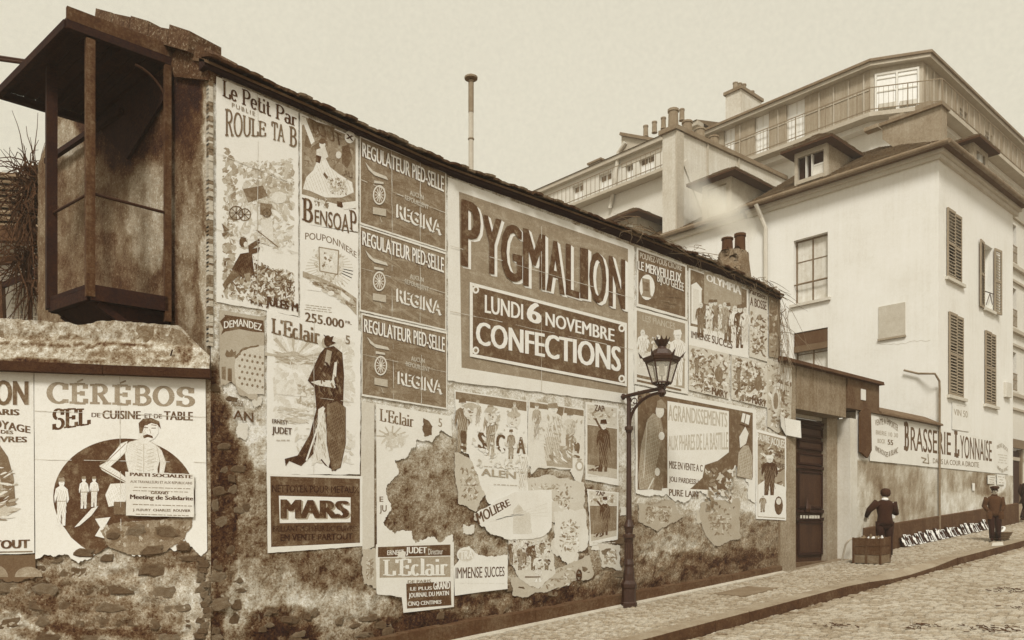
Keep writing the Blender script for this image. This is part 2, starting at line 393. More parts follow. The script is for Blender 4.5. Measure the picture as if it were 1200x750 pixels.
class Poster:
    """A printed sheet pasted flat on a wall: paper with real thickness, printed shapes and letters lying on it."""
    count = 0
    def __init__(s, label, plane, at, off=0.012, cat='poster', group=None, name='poster', parent=None, seed=0):
        Poster.count += 1; off += 0.0002 * (Poster.count % 40); s.pl = plane; s.off = off; s.k = 0; s.rnd = random.Random(seed + int(at[0] * 7 + at[1]))
        s.root = thing(name, plane.P(at[0], at[1], off), label, cat, group)
        s.il = MB(); s.le = MB(); s.il.keep = s.le.keep = True; s.top = off
    def lay(s, step=0.00005): s.top += step; return s.top
    def paper(s, pts, tone=0.86, jag=0.0, step=6, name='paper', th=0.003, lit=0.06):
        if jag or any(len(p) > 2 for p in pts): pts = jagged(pts, jag, step, s.rnd)
        a = [s.pl.P(p[0], p[1], s.top) for p in pts]
        s.top += th
        b = MB(); b.prism(a, Vector((s.pl.n.x, s.pl.n.y, 0)) * th, mat('poster_paper', round(tone, 2), c1=lit, s1=2.2, c2=0.045, s2=26.0, rough=0.85, bump=0.18, bscale=6.0))
        b.build(name, s.root); s.lay()
    def poly(s, pts, tone, le=False, up=True):
        if up: s.lay()
        (s.le if le else s.il).flat([s.pl.P(p[0], p[1], s.top) for p in pts], ink(tone))
    def line(s, a, b, w, tone, up=False):
        dx, dy = b[0] - a[0], b[1] - a[1]; l = math.hypot(dx, dy) or 1; ox, oy = -dy / l * w / 2, dx / l * w / 2
        s.poly([(a[0] + ox, a[1] + oy), (b[0] + ox, b[1] + oy), (b[0] - ox, b[1] - oy), (a[0] - ox, a[1] - oy)], tone, up=up)
    def frame(s, q, w, tone):
        s.lay()
        for i in range(4): s.line(q[i], q[(i + 1) % 4], w, tone)
    def text(s, st, top, bot, tone, bold=0.02, serif=False, up=True, wt=0.15, thin=0.065, shear=0.0, dx=0, dy=0, space=1.0):
        if not serif and bold > 0.006:
            text_mesh(st, .004, shear, space); e = bold * (bot[-1][0] - bot[0][0]) / TXTW[(st, .004, shear, space)]; sl = (bot[-1][1] - bot[0][1]) / max(1e-3, bot[-1][0] - bot[0][0])
            for q in ((-1, 1, -.4, .4, 0) if e > 1.0 else (-1, 1, 0)): s.text(st, top, bot, tone, .004, up=(up and q == -1), shear=shear, dx=dx + q * e, dy=dy + q * e * sl, space=space)
            return
        vs, fs = serif_mesh(st, wt, thin) if serif else text_mesh(st, bold, shear, space)
        if up: s.lay()
        out = []; isl = islands(len(vs), fs)
        for (u, v), il in zip(vs, isl):
            a = along(bot, min(max(u, 0), 1)); b = along(top, min(max(u, 0), 1))
            out.append(s.pl.P(a[0] + (b[0] - a[0]) * v + dx, a[1] + (b[1] - a[1]) * v + dy, s.top + il * 0.00004))
        s.le.raw(out, fs, ink(tone)); s.top += 0.0003 if up else 0.00005
    def block(s, st, top, bot, tone, shade, d=(1.5, 1.0), bold=0.04, n=3, **k):    # letters with a printed block edge
        for i in range(n, 0, -1): s.text(st, top, bot, shade, bold, dx=d[0] * i / n, dy=d[1] * i / n, **k)
        s.text(st, top, bot, tone, bold, **k)
    def lines(s, x0, x1, y0, y1, n, tone, w=0.8, sl=0.0, gap=3):     # rows of small print
        r = s.rnd; s.lay()
        for i in range(n):
            y = y0 + (y1 - y0) * (i + 0.5) / n; x = x0 + r.uniform(0, 3)
            while x < x1 - 2:
                l = min(r.uniform(2, 7), x1 - x); s.line((x, y + sl * (x - x0)), (x + l, y + sl * (x + l - x0)), w, tone); x += l + r.uniform(0.6, 1.6)
    def speck(s, q, n, size, tones, el=1.6, ang=None, up=True):      # quad of px corners TL TR BR BL
        r = s.rnd
        if up: s.lay()
        t0 = s.top; n = int(n * 1.7); size *= .72
        for i in range(n):
            u, v = r.random(), r.random(); s.top = t0 + 0.0005 * i / max(n, 1)
            a = (q[0][0] * (1 - u) + q[1][0] * u, q[0][1] * (1 - u) + q[1][1] * u); b = (q[3][0] * (1 - u) + q[2][0] * u, q[3][1] * (1 - u) + q[2][1] * u)
            x, y = a[0] * (1 - v) + b[0] * v, a[1] * (1 - v) + b[1] * v
            z = size * r.uniform(0.4, 1.5); th = r.uniform(0, math.pi) if ang is None else ang + r.uniform(-0.4, 0.4); m = r.choice((4, 5, 6))
            pp = []
            for j in range(m):
                t = 2 * math.pi * j / m + r.uniform(-0.4, 0.4); ex, ey = math.cos(t) * z * el * r.uniform(0.6, 1.2), math.sin(t) * z / el * r.uniform(0.6, 1.2)
                pp.append((x + ex * math.cos(th) - ey * math.sin(th), y + ex * math.sin(th) + ey * math.cos(th)))
            if all(inside(a_, b_, q) for a_, b_ in pp): s.poly(pp, r.choice(tones), up=False)
        s.top = t0 + 0.0006
    def hatch(s, poly, ang, gap, w, tone, up=True):        # drawn shading: fine strokes inside a shape
        if up: s.lay()
        ca, sa = math.cos(ang), math.sin(ang); R_ = [(x * ca + y * sa, -x * sa + y * ca) for x, y in poly]
        y = min(p[1] for p in R_) + gap * .5; y1 = max(p[1] for p in R_)
        while y < y1:
            xs = []
            for i in range(len(R_)):
                a, b = R_[i - 1], R_[i]
                if (a[1] > y) != (b[1] > y): xs.append(a[0] + (b[0] - a[0]) * (y - a[1]) / (b[1] - a[1]))
            xs.sort()
            for a, b in zip(xs[::2], xs[1::2]):
                a += s.rnd.uniform(0, .35) * (b - a); b -= s.rnd.uniform(0, .3) * (b - a)
                if b - a > .6: s.line((a * ca - y * sa, a * sa + y * ca), (b * ca - y * sa, b * sa + y * ca), w, tone)
            y += gap * s.rnd.uniform(.8, 1.2)
    def shape(s, poly, tone, ang=.8, gap=2.0, d=.14, w=.6):   # a tone with drawn shading and a contour
        s.poly(poly, tone); s.hatch(poly, ang, gap, w, max(.05, tone - d)); s.hatch(poly, ang + 1.3, gap * 1.7, w * .8, min(.95, tone + d * .8))
        s.lay()
        for i in range(len(poly)): s.line(poly[i - 1], poly[i], .45, max(.08, tone - .3))
    def man(s, x, y, h, coat, legs, skin=0.85, w=1.0, hat=None, arm=0):       # printed standing figure, feet at y
        u = h / 7.5
        s.lay()
        s.poly([(x - .75 * u * w, y - 3.6 * u), (x + .75 * u * w, y - 3.6 * u), (x + .6 * u * w, y), (x + .1 * u * w, y), (x, y - 2.4 * u), (x - .25 * u * w, y), (x - .8 * u * w, y)], legs)
        s.poly([(x - .4 * u * w, y - 6.3 * u), (x + .4 * u * w, y - 6.3 * u), (x + 1.0 * u * w, y - 5.8 * u), (x + 1.25 * u * w, y - 4.2 * u - arm * u), (x + .95 * u * w, y - 3.6 * u), (x + .8 * u * w, y - 4.8 * u), (x + .8 * u * w, y - 3.2 * u), (x - .8 * u * w, y - 3.2 * u), (x - .75 * u * w, y - 4.8 * u), (x - 1.15 * u * w, y - 3.6 * u), (x - 1.25 * u * w, y - 4.6 * u), (x - 1.0 * u * w, y - 5.9 * u)], coat)
        s.hatch([(x - .95 * u * w, y - 6 * u), (x + .95 * u * w, y - 6 * u), (x + .8 * u * w, y - .3 * u), (x - .8 * u * w, y - .3 * u)], 1.35, max(.9, u * .28), .5, coat + (.22 if coat < .5 else -.26))
        s.poly(ell(x, y - 6.8 * u, .5 * u * w, .65 * u, 8), skin); s.line((x - .2 * u * w, y - 6.9 * u), (x + .25 * u * w, y - 6.9 * u), .5, skin - .35); s.line((x - .05 * u * w, y - 6.5 * u), (x + .2 * u * w, y - 6.5 * u), .4, skin - .3)
        if hat is not None: s.poly([(x - .6 * u * w, y - 7.0 * u), (x - .5 * u * w, y - 7.6 * u), (x + .4 * u * w, y - 7.7 * u), (x + .6 * u * w, y - 7.0 * u)], hat)
    def done(s):
        q = getattr(s, 'big', None)
        if q:       # sheet joints and folds of a large poster
            s.lay(); rd = s.rnd
            for (u0, v0, u1, v1) in q[1]:
                a = None; n = 14
                for i in range(n + 1):
                    t = i / n; u = u0 + (u1 - u0) * t; v = v0 + (v1 - v0) * t; A = q[0]
                    x0, y0 = A[0][0] + (A[1][0] - A[0][0]) * u, A[0][1] + (A[1][1] - A[0][1]) * u; x1, y1 = A[3][0] + (A[2][0] - A[3][0]) * u, A[3][1] + (A[2][1] - A[3][1]) * u
                    c = (x0 + (x1 - x0) * v + rd.uniform(-.3, .3), y0 + (y1 - y0) * v + rd.uniform(-.3, .3))
                    if a and rd.random() < .8: s.line(a, c, rd.uniform(.3, .8), rd.choice((.74, .62, .8)))
                    a = c
        if s.il.v: s.il.build('illustration', s.root)
        if s.le.v: s.le.build('lettering', s.root)
        return s.root
# ------------------------------------------------------------------ ground: road, kerb, pavement
R = random.Random(11)
KP = 6.95            # distance of the kerb line from the camera's foot
S0, S1 = -6.0, 110.0
M_road = mat('road_bed', 0.40, 0.06, 1.5, 0.12, 40, bump=0.5)
M_stone = mat('paving_stone', 0.60, 0.07, 0.6, 0.13, 26, grain=.12, gs=45, bump=0.5, rough=0.8)
M_stone2 = mat('paving_stone_worn', 0.53, 0.07, 0.6, 0.13, 26, grain=.12, gs=45, bump=0.5, rough=0.8)
M_gut_ = mat('gutter_stone', 0.44, 0.10, 0.6, 0.18, 26, grain=.12, gs=45, bump=.5)
M_pave = mat('pavement_bed', 0.44, 0.08, 1.0, 0.12, 30, bump=0.5)
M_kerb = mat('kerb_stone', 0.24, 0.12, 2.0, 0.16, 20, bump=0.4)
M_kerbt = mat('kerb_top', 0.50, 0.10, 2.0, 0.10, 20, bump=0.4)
def kerb_drop(s):      # the kerb dips where the gateway crosses the pavement
    k = 0.14
    d = abs(s - 17.0)
    if d < 2.4: k = 0.045 + (0.095 * max(0, d - 0.7) / 1.7)
    return k
def roadz(s): return gz(s) - 0.14
def ground_sheet(name, x0, x1, y0, y1, zf, m, nx=60, ny=2):
    b = MB()
    for i in range(nx):
        for j in range(ny):
            xa, xb = x0 + (x1 - x0) * i / nx, x0 + (x1 - x0) * (i + 1) / nx; ya, yb = y0 + (y1 - y0) * j / ny, y0 + (y1 - y0) * (j + 1) / ny
            b.face([(xa, ya, zf(xa)), (xb, ya, zf(xb)), (xb, yb, zf(xb)), (xa, yb, zf(xa))], m)
    return b
far = ground_sheet('ground', -150, 400, -150, 400, lambda s: 0.068 * max(min(s, 110), -20) - 0.6, M_road, 40, 4)
far.build('ground', kind='structure')
road = ground_sheet('road', S0, S1, -14.0, KP - 0.11, lambda s: roadz(s) - 0.055, M_road).build('road', kind='structure')
pave = ground_sheet('pavement', S0, S1, KP + 0.11, 22.0, lambda s: gz(s) - 0.045, M_pave).build('pavement', kind='structure')
# setts: domed stones laid in courses across the street
def sett_mesh(b, x0, x1, y0, y1, zf, m, dz):
    xm, ym = (x0 + x1) / 2, (y0 + y1) / 2; i = 0.014
    t = [(x0 + i, y0 + i), (x1 - i, y0 + i), (x1 - i, y1 - i), (x0 + i, y1 - i)]
    jx = [R.uniform(-.007, .007) for _ in range(8)]
    bot = [(x0, y0, zf(x0) - 0.05), (x1, y0, zf(x1) - 0.05), (x1, y1, zf(x1) - 0.05), (x0, y1, zf(x0) - 0.05)]
    top = [(p[0] + jx[q], p[1] + jx[q + 4], zf(p[0]) + dz - 0.006 + R.uniform(-.004, .004)) for q, p in enumerate(t)]
    c = (xm, ym, zf(xm) + dz + 0.006)
    b.raw(bot + top + [c], [(0, 1, 5, 4), (1, 2, 6, 5), (2, 3, 7, 6), (3, 0, 4, 7), (4, 5, 8), (5, 6, 8), (6, 7, 8), (7, 4, 8)], m)
def setts(parent, x0, x1, y0, y1, zf, lx, ly, near, name):
    cells = []
    x = x0; row = 0
    while x < x1:
        w = lx * R.uniform(0.88, 1.12); y = y0 + R.uniform(0, 0.4) * ly
        while y < y1 - 0.04:
            l = ly * R.uniform(0.8, 1.2); l = min(l, y1 - y)
            cells.append((x, x + w - 0.012, y, y + l - 0.012)); y += l
        x += w
    def dist(c):
        zc = c[0] * FX + c[2] * FY; px, py = proj(c[0], c[2], zf(c[0]))
        return zc if (0 < px < 1200 and py < 752) else 1e6 + zc
    cells.sort(key=dist)
    rest = MB(); rest.keep = True
    for i, c in enumerate(cells):
        m = M_stone if R.random() < (0.6 if abs((c[2] + c[3]) / 2 - KP) > .5 else .15) else M_stone2; m = M_gut_ if (KP - .42 < c[2] < KP and R.random() < .5) else m; dz = R.uniform(-0.009, 0.009)
        if i < near:
            b = MB(); sett_mesh(b, *c, zf, m, dz); b.build('sett', parent)
        else: sett_mesh(rest, *c, zf, m, dz)
    rest.build('setts', parent, kind='stuff')
setts(road, 3.0, 46.0, 1.2, KP - 0.14, roadz, 0.12, 0.17, 290, 'road')
def pz(s): return gz(s) + 0.004
setts(pave, 3.5, 31.5, KP + 0.16, 8.90, lambda s: gz(s) + 0.0, 0.10, 0.13, 290, 'pavement')
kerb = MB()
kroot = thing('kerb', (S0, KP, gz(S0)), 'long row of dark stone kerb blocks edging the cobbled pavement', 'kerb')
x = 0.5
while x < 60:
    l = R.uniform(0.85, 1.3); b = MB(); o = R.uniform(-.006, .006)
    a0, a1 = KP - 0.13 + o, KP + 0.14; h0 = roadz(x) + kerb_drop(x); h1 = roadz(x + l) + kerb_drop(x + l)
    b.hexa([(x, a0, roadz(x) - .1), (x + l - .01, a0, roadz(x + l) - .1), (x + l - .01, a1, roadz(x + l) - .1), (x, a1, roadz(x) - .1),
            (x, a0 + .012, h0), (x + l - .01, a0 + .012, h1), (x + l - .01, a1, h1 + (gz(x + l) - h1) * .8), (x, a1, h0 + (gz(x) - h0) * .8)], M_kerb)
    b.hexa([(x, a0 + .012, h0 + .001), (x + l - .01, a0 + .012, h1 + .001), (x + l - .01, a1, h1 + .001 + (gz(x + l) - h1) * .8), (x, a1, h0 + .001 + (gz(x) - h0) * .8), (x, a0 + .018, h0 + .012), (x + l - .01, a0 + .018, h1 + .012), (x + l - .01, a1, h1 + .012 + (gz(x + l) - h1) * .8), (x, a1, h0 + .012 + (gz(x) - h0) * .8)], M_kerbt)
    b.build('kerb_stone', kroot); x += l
# iron cover in the pavement and the pale cement fillet under the wall
simple('iron_cover', lambda b: b.hexa([(12.3, 7.75, gz(12.3) - .02), (13.4, 7.75, gz(13.4) - .02), (13.4, 8.35, gz(13.4) - .02), (12.3, 8.35, gz(12.3) - .02), (12.3, 7.75, gz(12.3) + .014), (13.4, 7.75, gz(13.4) + .014), (13.4, 8.35, gz(13.4) + .014), (12.3, 8.35, gz(12.3) + .014)], mat('worn_cover', 0.42, .06, 3, .08, 30)), None,
       label='low worn rectangular cover set in the cobbled pavement beyond the lamp post', cat='manhole cover')

# ------------------------------------------------------------------ the long postered wall
S_L = CORNER.x; S_R = MW.P(912, 345).x
TOPL = [(247, 82), (350, 125), (420, 157), (525, 205), (640, 246), (745, 287), (808, 312), (880, 333), (915, 349)]
TOPW = [(MW.P(*p).x, MW.P(*p).z) for p in TOPL]
def topz(s): return float(np.interp(s, [p[0] for p in TOPW], [p[1] for p in TOPW]))
# stains: (px, py, rx, ry, change of tone)
BLOBS = [(480, 560, 60, 50, .03), (465, 600, 30, 20, -.06), (500, 540, 26, 20, .06), (600, 560, 60, 45, .10), (560, 660, 90, 40, .05), (300, 700, 60, 40, .14), (400, 715, 70, 30, .15), (360, 665, 70, 16, -.08),
         (285, 560, 22, 110, -.06), (290, 500, 18, 14, .22), (256, 600, 16, 200, -.24), (280, 470, 22, 40, .04), (600, 690, 110, 10, -.12), (690, 640, 40, 40, .08), (820, 620, 90, 35, .02),
         (640, 560, 40, 30, -.10), (850, 655, 80, 8, -.12), (735, 610, 10, 60, -.08), (520, 700, 30, 14, -.14), (480, 735, 60, 20, -.22), (330, 735, 40, 25, -.28),
         (640, 600, 30, 40, .14), (565, 600, 30, 22, -.12), (690, 560, 26, 20, -.1), (905, 560, 18, 60, .03), (845, 560, 40, 26, -.05), (780, 640, 30, 24, .10)]
def upper_tone(px, py):     # old paper layers make the upper wall pale; bare plaster below
    lim = np.interp(px, [240, 300, 430, 530, 735, 930], [400, 560, 520, 520, 590, 600])
    t = np.clip((lim - py) / 16.0 + 0.5 + (fbm(px / 22.0, py / 22.0, 5) - .5) * 3.0, 0, 1)
    return 0.47 + 0.30 * t
def wall_grid(plane, t0, t1, zbot, ztop, step, tonef, rough, seed, mtl, bulge=None):
    """displaced plaster sheet on a plane; t measured along plane.u from plane.q; carries a 'tone' stain attribute"""
    nx = max(2, int((t1 - t0) / step)); nz = max(2, int((ztop(t1) - zbot(t1) + ztop(t0) - zbot(t0)) / 2 / step))
    T = np.linspace(t0, t1, nx + 1); V = np.linspace(0, 1, nz + 1); TT, VV = np.meshgrid(T, V, indexing='ij')
    zb = np.array([zbot(t) for t in T])[:, None]; zt = np.array([ztop(t) for t in T])[:, None]; Z = zb + (zt - zb) * VV
    rg = rough(TT, Z) if callable(rough) else rough
    D = (fbm(TT * 1.3, Z * 1.3, seed) - 0.5) * 0.02 + (fbm(TT * 9, Z * 9, seed + 3) - 0.5) * 0.016 * rg
    if bulge is not None: D = D + bulge(TT, Z)
    D = np.minimum(D, 0.008) if bulge is None else D
    X = plane.q.x + plane.u.x * TT + plane.n.x * D; Y = plane.q.y + plane.u.y * TT + plane.n.y * D
    xc = X * RX + Y * RY; zc = X * FX + Y * FY
    px = 600 + FPX * xc / zc; py = HZ - (Z - CAMZ) / zc * FPX
    tone = tonef(px, py, TT, Z)
    vs = np.stack([X, Y, Z], -1).reshape(-1, 3)
    idx = np.arange((nx + 1) * (nz + 1)).reshape(nx + 1, nz + 1)
    fs = np.stack([idx[:-1, :-1], idx[1:, :-1], idx[1:, 1:], idx[:-1, 1:]], -1).reshape(-1, 4)
    return vs, fs, tone.reshape(-1)
def grid_obj(name, parent, vs, fs, tone, m, org, **k):
    me = bpy.data.meshes.new(name); org = np.array(org)
    me.from_pydata((vs - org).tolist(), [], fs.tolist()); me.materials.append(m)
    a = me.attributes.new('tone', 'FLOAT', 'POINT'); a.data.foreach_set('value', tone.astype(np.float32)); 
    me.polygons.foreach_set('use_smooth', [True] * len(me.polygons)); me.update()
    o = bpy.data.objects.new(name, me); COL.objects.link(o)
    if parent is not None: o.parent = parent
    else: o.location = org
    ORG[o.name] = Vector(org); props(o, **k); return o
def blobtone(px, py, t, blobs, seed, warp=18):
    wx = (fbm(px / 30.0, py / 30.0, seed) - .5) * warp * 2.5; wy = (fbm(px / 30.0 + 50, py / 30.0, seed + 1) - .5) * warp * 2.5
    for bx, by, rx, ry, d in blobs:
        q = ((px + wx - bx) / rx) ** 2 + ((py + wy - by) / ry) ** 2
        t = t + d * np.clip((1.25 - q) * 2.2, 0, 1)
    return t
M_plaster = mat('old_plaster', 0.0, 0.09, 2.6, 0.28, 24, bump=0.8, attr=True, fleck=0.15, streak=0.07, bscale=26, grain=.24, gs=48)
M_rubble = mat('rubble_stone', 0.35, 0.12, 3.0, 0.14, 24, bump=0.9, grain=.15, gs=40)
M_rubble2 = mat('rubble_stone_pale', 0.42, 0.12, 3.0, 0.14, 24, bump=0.9, grain=.15, gs=40)
M_timber = mat('dark_timber', 0.07, 0.08, 3.0, 0.14, 26, bump=0.4, streak=0.04)
bld = thing('workshop_building', (S_L, 9.0, gz(S_L)), 'long old rendered building covered in torn posters under a tiled lean-to roof', 'building')
def mwtone(px, py, T, Z):
    t = upper_tone(px, py)
    t = blobtone(px, py, t, BLOBS, 7)
    base = np.clip((Z - (0.068 * T) - 0.25) / 0.5, 0, 1)
    t = t - 0.14 * (1 - base) + (fbm(px / 9.0, py / 9.0, 9) - .5) * 0.34 + np.where(fbm(px / 5.0, py / 7.0, 19, 3) < .36, -.14, 0)
    # tone darkens in a narrow even band close below the eaves
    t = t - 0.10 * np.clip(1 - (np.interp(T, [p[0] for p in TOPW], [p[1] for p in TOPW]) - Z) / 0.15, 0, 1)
    return np.clip(t, 0.12, 0.92)
vs, fs, tn = wall_grid(MW, S_L, S_R, lambda s: gz(s) - 0.1, lambda s: topz(s) + 0.02, 0.032, mwtone, lambda T, Z: .8 + 4.5 * np.clip((1.9 - (Z - .068 * T)) / 1.2, 0, 1), 21, M_plaster)
front = grid_obj('wall', bld, vs, fs, tn, M_plaster, (S_L, 9.0, gz(S_L)))
body = MB()
for a, c in zip(TOPW, TOPW[1:]):     # the wall's thickness behind the plaster
    body.hexa([(a[0], 9.03, 0), (c[0], 9.03, 0), (c[0], 9.45, 0), (a[0], 9.45, 0), (a[0], 9.03, a[1]), (c[0], 9.03, c[1]), (c[0], 9.45, c[1]), (a[0], 9.45, a[1])], M_rubble2)
body.build('wall_core', bld)
# end of the high wall, seen above the gate lintel
simple('wall_end', lambda b: b.box(S_R - .01, S_R + .06, 8.985, 9.5, 0.5, topz(S_R) - 0.02, mat('wall_end_render', .42, .1, 3, .12, 20, bump=.6)), bld)
# plinth: a dark projecting band whose bottom carries a pale fillet
pl_m = mat('plinth_render', 0.26, .09, 2.0, .12, 18, bump=.7); fil_m = mat('cement_fillet', .66, .1, 3, .12, 22, bump=.5)
b = MB(); b2 = MB(); s = S_L
while s < S_R - 0.1:
    e = min(s + 0.35, S_R); h = 0.27 - 0.012 * (s - 3.5) + R.uniform(-.01, .01); o = 8.90 + R.uniform(-.006, .006)
    b.hexa([(s, o, gz(s) - .1), (e, o, gz(e) - .1), (e, 9.02, gz(e) - .1), (s, 9.02, gz(s) - .1), (s, o, gz(s) + h), (e, o, gz(e) + h), (e, 9.02, gz(e) + h + .02), (s, 9.02, gz(s) + h + .02)], pl_m)
    w = R.uniform(.02, .05)
    b2.hexa([(s, o - w - .05, gz(s) - .1), (e, o - w - .05, gz(e) - .1), (e, o, gz(e) - .1), (s, o, gz(s) - .1), (s, o - w - .05, gz(s) + .012), (e, o - w - .05, gz(e) + .012), (e, o, gz(e) + .035), (s, o, gz(s) + .035)], fil_m)
    s = e
b.build('plinth', bld); b2.build('fillet', bld)
# exposed rubble quoins at the wall's near end and holes lower down; each stone its own piece
def stone_mesh(w, h, d, seed):
    r = random.Random(seed); vs = []; n = 11
    for k, (sc, dd) in enumerate(((1.0, 0), (0.95, d * .75), (0.72, d))):
        for j in range(n):
            t = 2 * math.pi * j / n; q = 1.0 / max(abs(math.cos(t)), abs(math.sin(t))) ** 0.6
            f = sc * q * (0.66 + 0.5 * float(vnoise(j * 1.7, seed * 3.1, 3))); vs.append((math.cos(t) * w / 2 * f, dd * r.uniform(.8, 1.1), math.sin(t) * h / 2 * f))
    fs = [(k * n + j, k * n + (j + 1) % n, (k + 1) * n + (j + 1) % n, (k + 1) * n + j) for k in range(2) for j in range(n)] + [tuple(range(2 * n, 3 * n))]
    return vs, fs
STONES = []
for k in range(10):
    b = MB(); v, f = stone_mesh(1.0, 1.0, 1.0, k); b.raw(v, f, M_rubble if k % 3 else M_rubble2); o = b.build('stone_proto', None, org=(0, 0, 0))
    STONES.append(o.data); bpy.data.objects.remove(o)
def lay_stone(parent, plane, px, py, wpx, hpx, depth, rnd):
    p = plane.P(px, py, -0.02); a = plane.P(px - wpx / 2, py); c = plane.P(px + wpx / 2, py); w = (c - a).length
    h = (plane.P(px, py - hpx / 2).z - plane.P(px, py + hpx / 2).z)
    o = bpy.data.objects.new('stone', rnd.choice(STONES)); COL.objects.link(o); o.parent = parent
    ang = math.atan2(-plane.n.x, plane.n.y)
    o.location = p - ORG[parent.name]; o.rotation_euler = (0, rnd.uniform(-.15, .15), ang); o.scale = (w, depth, h)
r = random.Random(4)
y = 428.0
while y < 748:
    hh = r.uniform(8, 20); x = 245.0 + r.uniform(-2, 3)
    while x < 268:
        w = r.uniform(9, 24)
        if r.random() < .78: lay_stone(front, MW, x + w / 2 + 1, y + hh / 2 + r.uniform(-2, 2), w * .95, hh * .9, r.uniform(.012, .035), r)
        x += w
    y += hh
for (bx, by, rx, ry, n) in ((330, 738, 42, 24, 16), (400, 722, 60, 14, 7), (700, 655, 26, 24, 20), (470, 735, 50, 14, 8), (280, 650, 14, 60, 7), (600, 690, 50, 6, 6)):
    for i in range(n):
        x, yy = bx + r.uniform(-1, 1) * rx, by + r.uniform(-1, 1) * ry; lay_stone(front, MW, x, yy, r.uniform(9, 19), r.uniform(7, 13), r.uniform(.015, .04), r)
# small iron ring plate low on the wall
def ring(b):
    c = MW.P(677, 674); m = mat('rusty_iron', .22, .06, 5, .08, 40)
    for i in range(12):
        a0, a1 = 2 * math.pi * i / 12, 2 * math.pi * (i + 1) / 12
        b.tube([(c.x + .055 * math.cos(a0), 8.97, c.z + .085 * math.sin(a0)), (c.x + .055 * math.cos(a1), 8.97, c.z + .085 * math.sin(a1))], .012, m, 6)
    b.tube([(c.x, 9.0, c.z), (c.x, 8.95, c.z)], .03, m, 8)
simple('iron_ring', ring, bld)

# eaves and roof
ER = []; OV = 0.14
EP = Plane((0, 9.0 - OV), (1, 0))
EAVE = [(236, 60), (350, 110), (420, 142), (520, 187), (600, 216), (735, 266), (850, 311), (918, 345)]
EZ = [(EP.P(*p).x, EP.P(*p).z) for p in EAVE]
def ez(s): return float(np.interp(s, [p[0] for p in EZ], [p[1] for p in EZ]))
roof = MB(); m_under = mat('eaves_board', 0.05, .05, 2, .06, 30, bump=.4, streak=.03); m_slope = mat('roof_bed', .3, .1, 2, .1, 20)
SLP = 0.47
ss = list(np.linspace(EZ[0][0] + .05, EZ[-1][0], 25))
for a, c in zip(ss, ss[1:]):
    y0 = 9.0 - OV + .03; y1 = 11.1; za, zc = ez(a) - .05, ez(c) - .05
    roof.hexa([(a, y0, za - .03), (c, y0, zc - .03), (c, y1, zc + SLP * 2.1), (a, y1, za + SLP * 2.1), (a, y0, za), (c, y0, zc), (c, y1, zc + SLP * 2.1 + .05), (a, y1, za + SLP * 2.1 + .05)], m_slope)
roof = roof.build('roof', bld)
eb = MB()
for a, c in zip(ss, ss[1:]):       # boarded soffit and fascia
    za, zc = ez(a) - .05, ez(c) - .05
    eb.hexa([(a, 9.0 - OV + .05, za - .06), (c, 9.0 - OV + .05, zc - .06), (c, 9.06, topz(c) - .02), (a, 9.06, topz(a) - .02), (a, 9.0 - OV + .05, za), (c, 9.0 - OV + .05, zc), (c, 9.06, topz(c) + .12), (a, 9.06, topz(a) + .12)], m_under)
eb.build('eaves_board', roof)
TM = []
for k in range(6):
    b = MB(); rr = random.Random(k + 40); n = 5
    m = (mat('roof_tile', .30, .08, 4, .12, 30, bump=.5), mat('roof_tile_mossy', .42, .10, 4, .14, 30, bump=.6), mat('roof_tile_dark', .22, .08, 4, .1, 30, bump=.5))[k % 3]
    vs = []
    for i in range(n + 1):
        x = -.5 + i / n; z = 0.3 * math.cos(x * 2.6) - .15; ed = rr.uniform(-.05, .04)
        vs += [(x, ed, z), (x, ed, z + .9), (x * .94, 1, z), (x * .94, 1, z + .9)]
    fs = []
    for i in range(n):
        q = 4 * i; fs += [(q, q + 4, q + 5, q + 1), (q + 1, q + 5, q + 7, q + 3), (q, q + 2, q + 6, q + 4), (q + 2, q + 3, q + 7, q + 6)]
    fs += [(0, 1, 3, 2), (4 * n, 4 * n + 2, 4 * n + 3, 4 * n + 1)]
    b.raw(vs, fs, m); o = b.build('tile_proto', None, org=(0, 0, 0)); TM.append(o.data); bpy.data.objects.remove(o)
rt = random.Random(9)
for row in range(3):
    s = EZ[0][0] + 0.06 + row * .05
    while s < EZ[-1][0] - .02:
        w = .155 * rt.uniform(.85, 1.15)
        o = bpy.data.objects.new('roof_tile', rt.choice(TM)); COL.objects.link(o); o.parent = roof
        z = ez(s + w / 2) - .035 + SLP * .2 * row + rt.uniform(-.008, .012)
        o.location = Vector((s + w / 2, 9.0 - OV - .02 + .2 * row + rt.uniform(-.035, .02), z)) - ORG[roof.name]
        sl = (ez(s + .3) - ez(s - .3)) / .6
        o.rotation_euler = (math.atan(SLP) - .10 + rt.uniform(-.05, .05), -math.atan(sl) + rt.uniform(-.04, .04), rt.uniform(-.05, .05)); o.scale = (w, .28, .032)
        s += w * .98
# rest of the building: far slope and back
bb = MB(); ma_ = mat('back_slope', .3, .1, 2, .1, 20)
zl, zr = ez(S_L) - .05 + SLP * 2.1, ez(S_R) - .05 + SLP * 2.1
bb.hexa([(S_L - .3, 11.1, zl - .06), (S_R, 11.1, zr - .06), (S_R, 13.6, zr - 1.6), (S_L - .7, 13.2, zl - 1.6), (S_L - .3, 11.1, zl), (S_R, 11.1, zr), (S_R, 13.6, zr - 1.5), (S_L - .7, 13.2, zl - 1.5)], ma_)
bb.box(S_L + .5, S_R, 13.0, 13.3, 0, zr - 1.5, M_rubble2); bb.box(S_R - .3, S_R - .02, 9.45, 13.0, 0, topz(S_R) - .1, M_rubble2)
bb.build('back_slope', roof)

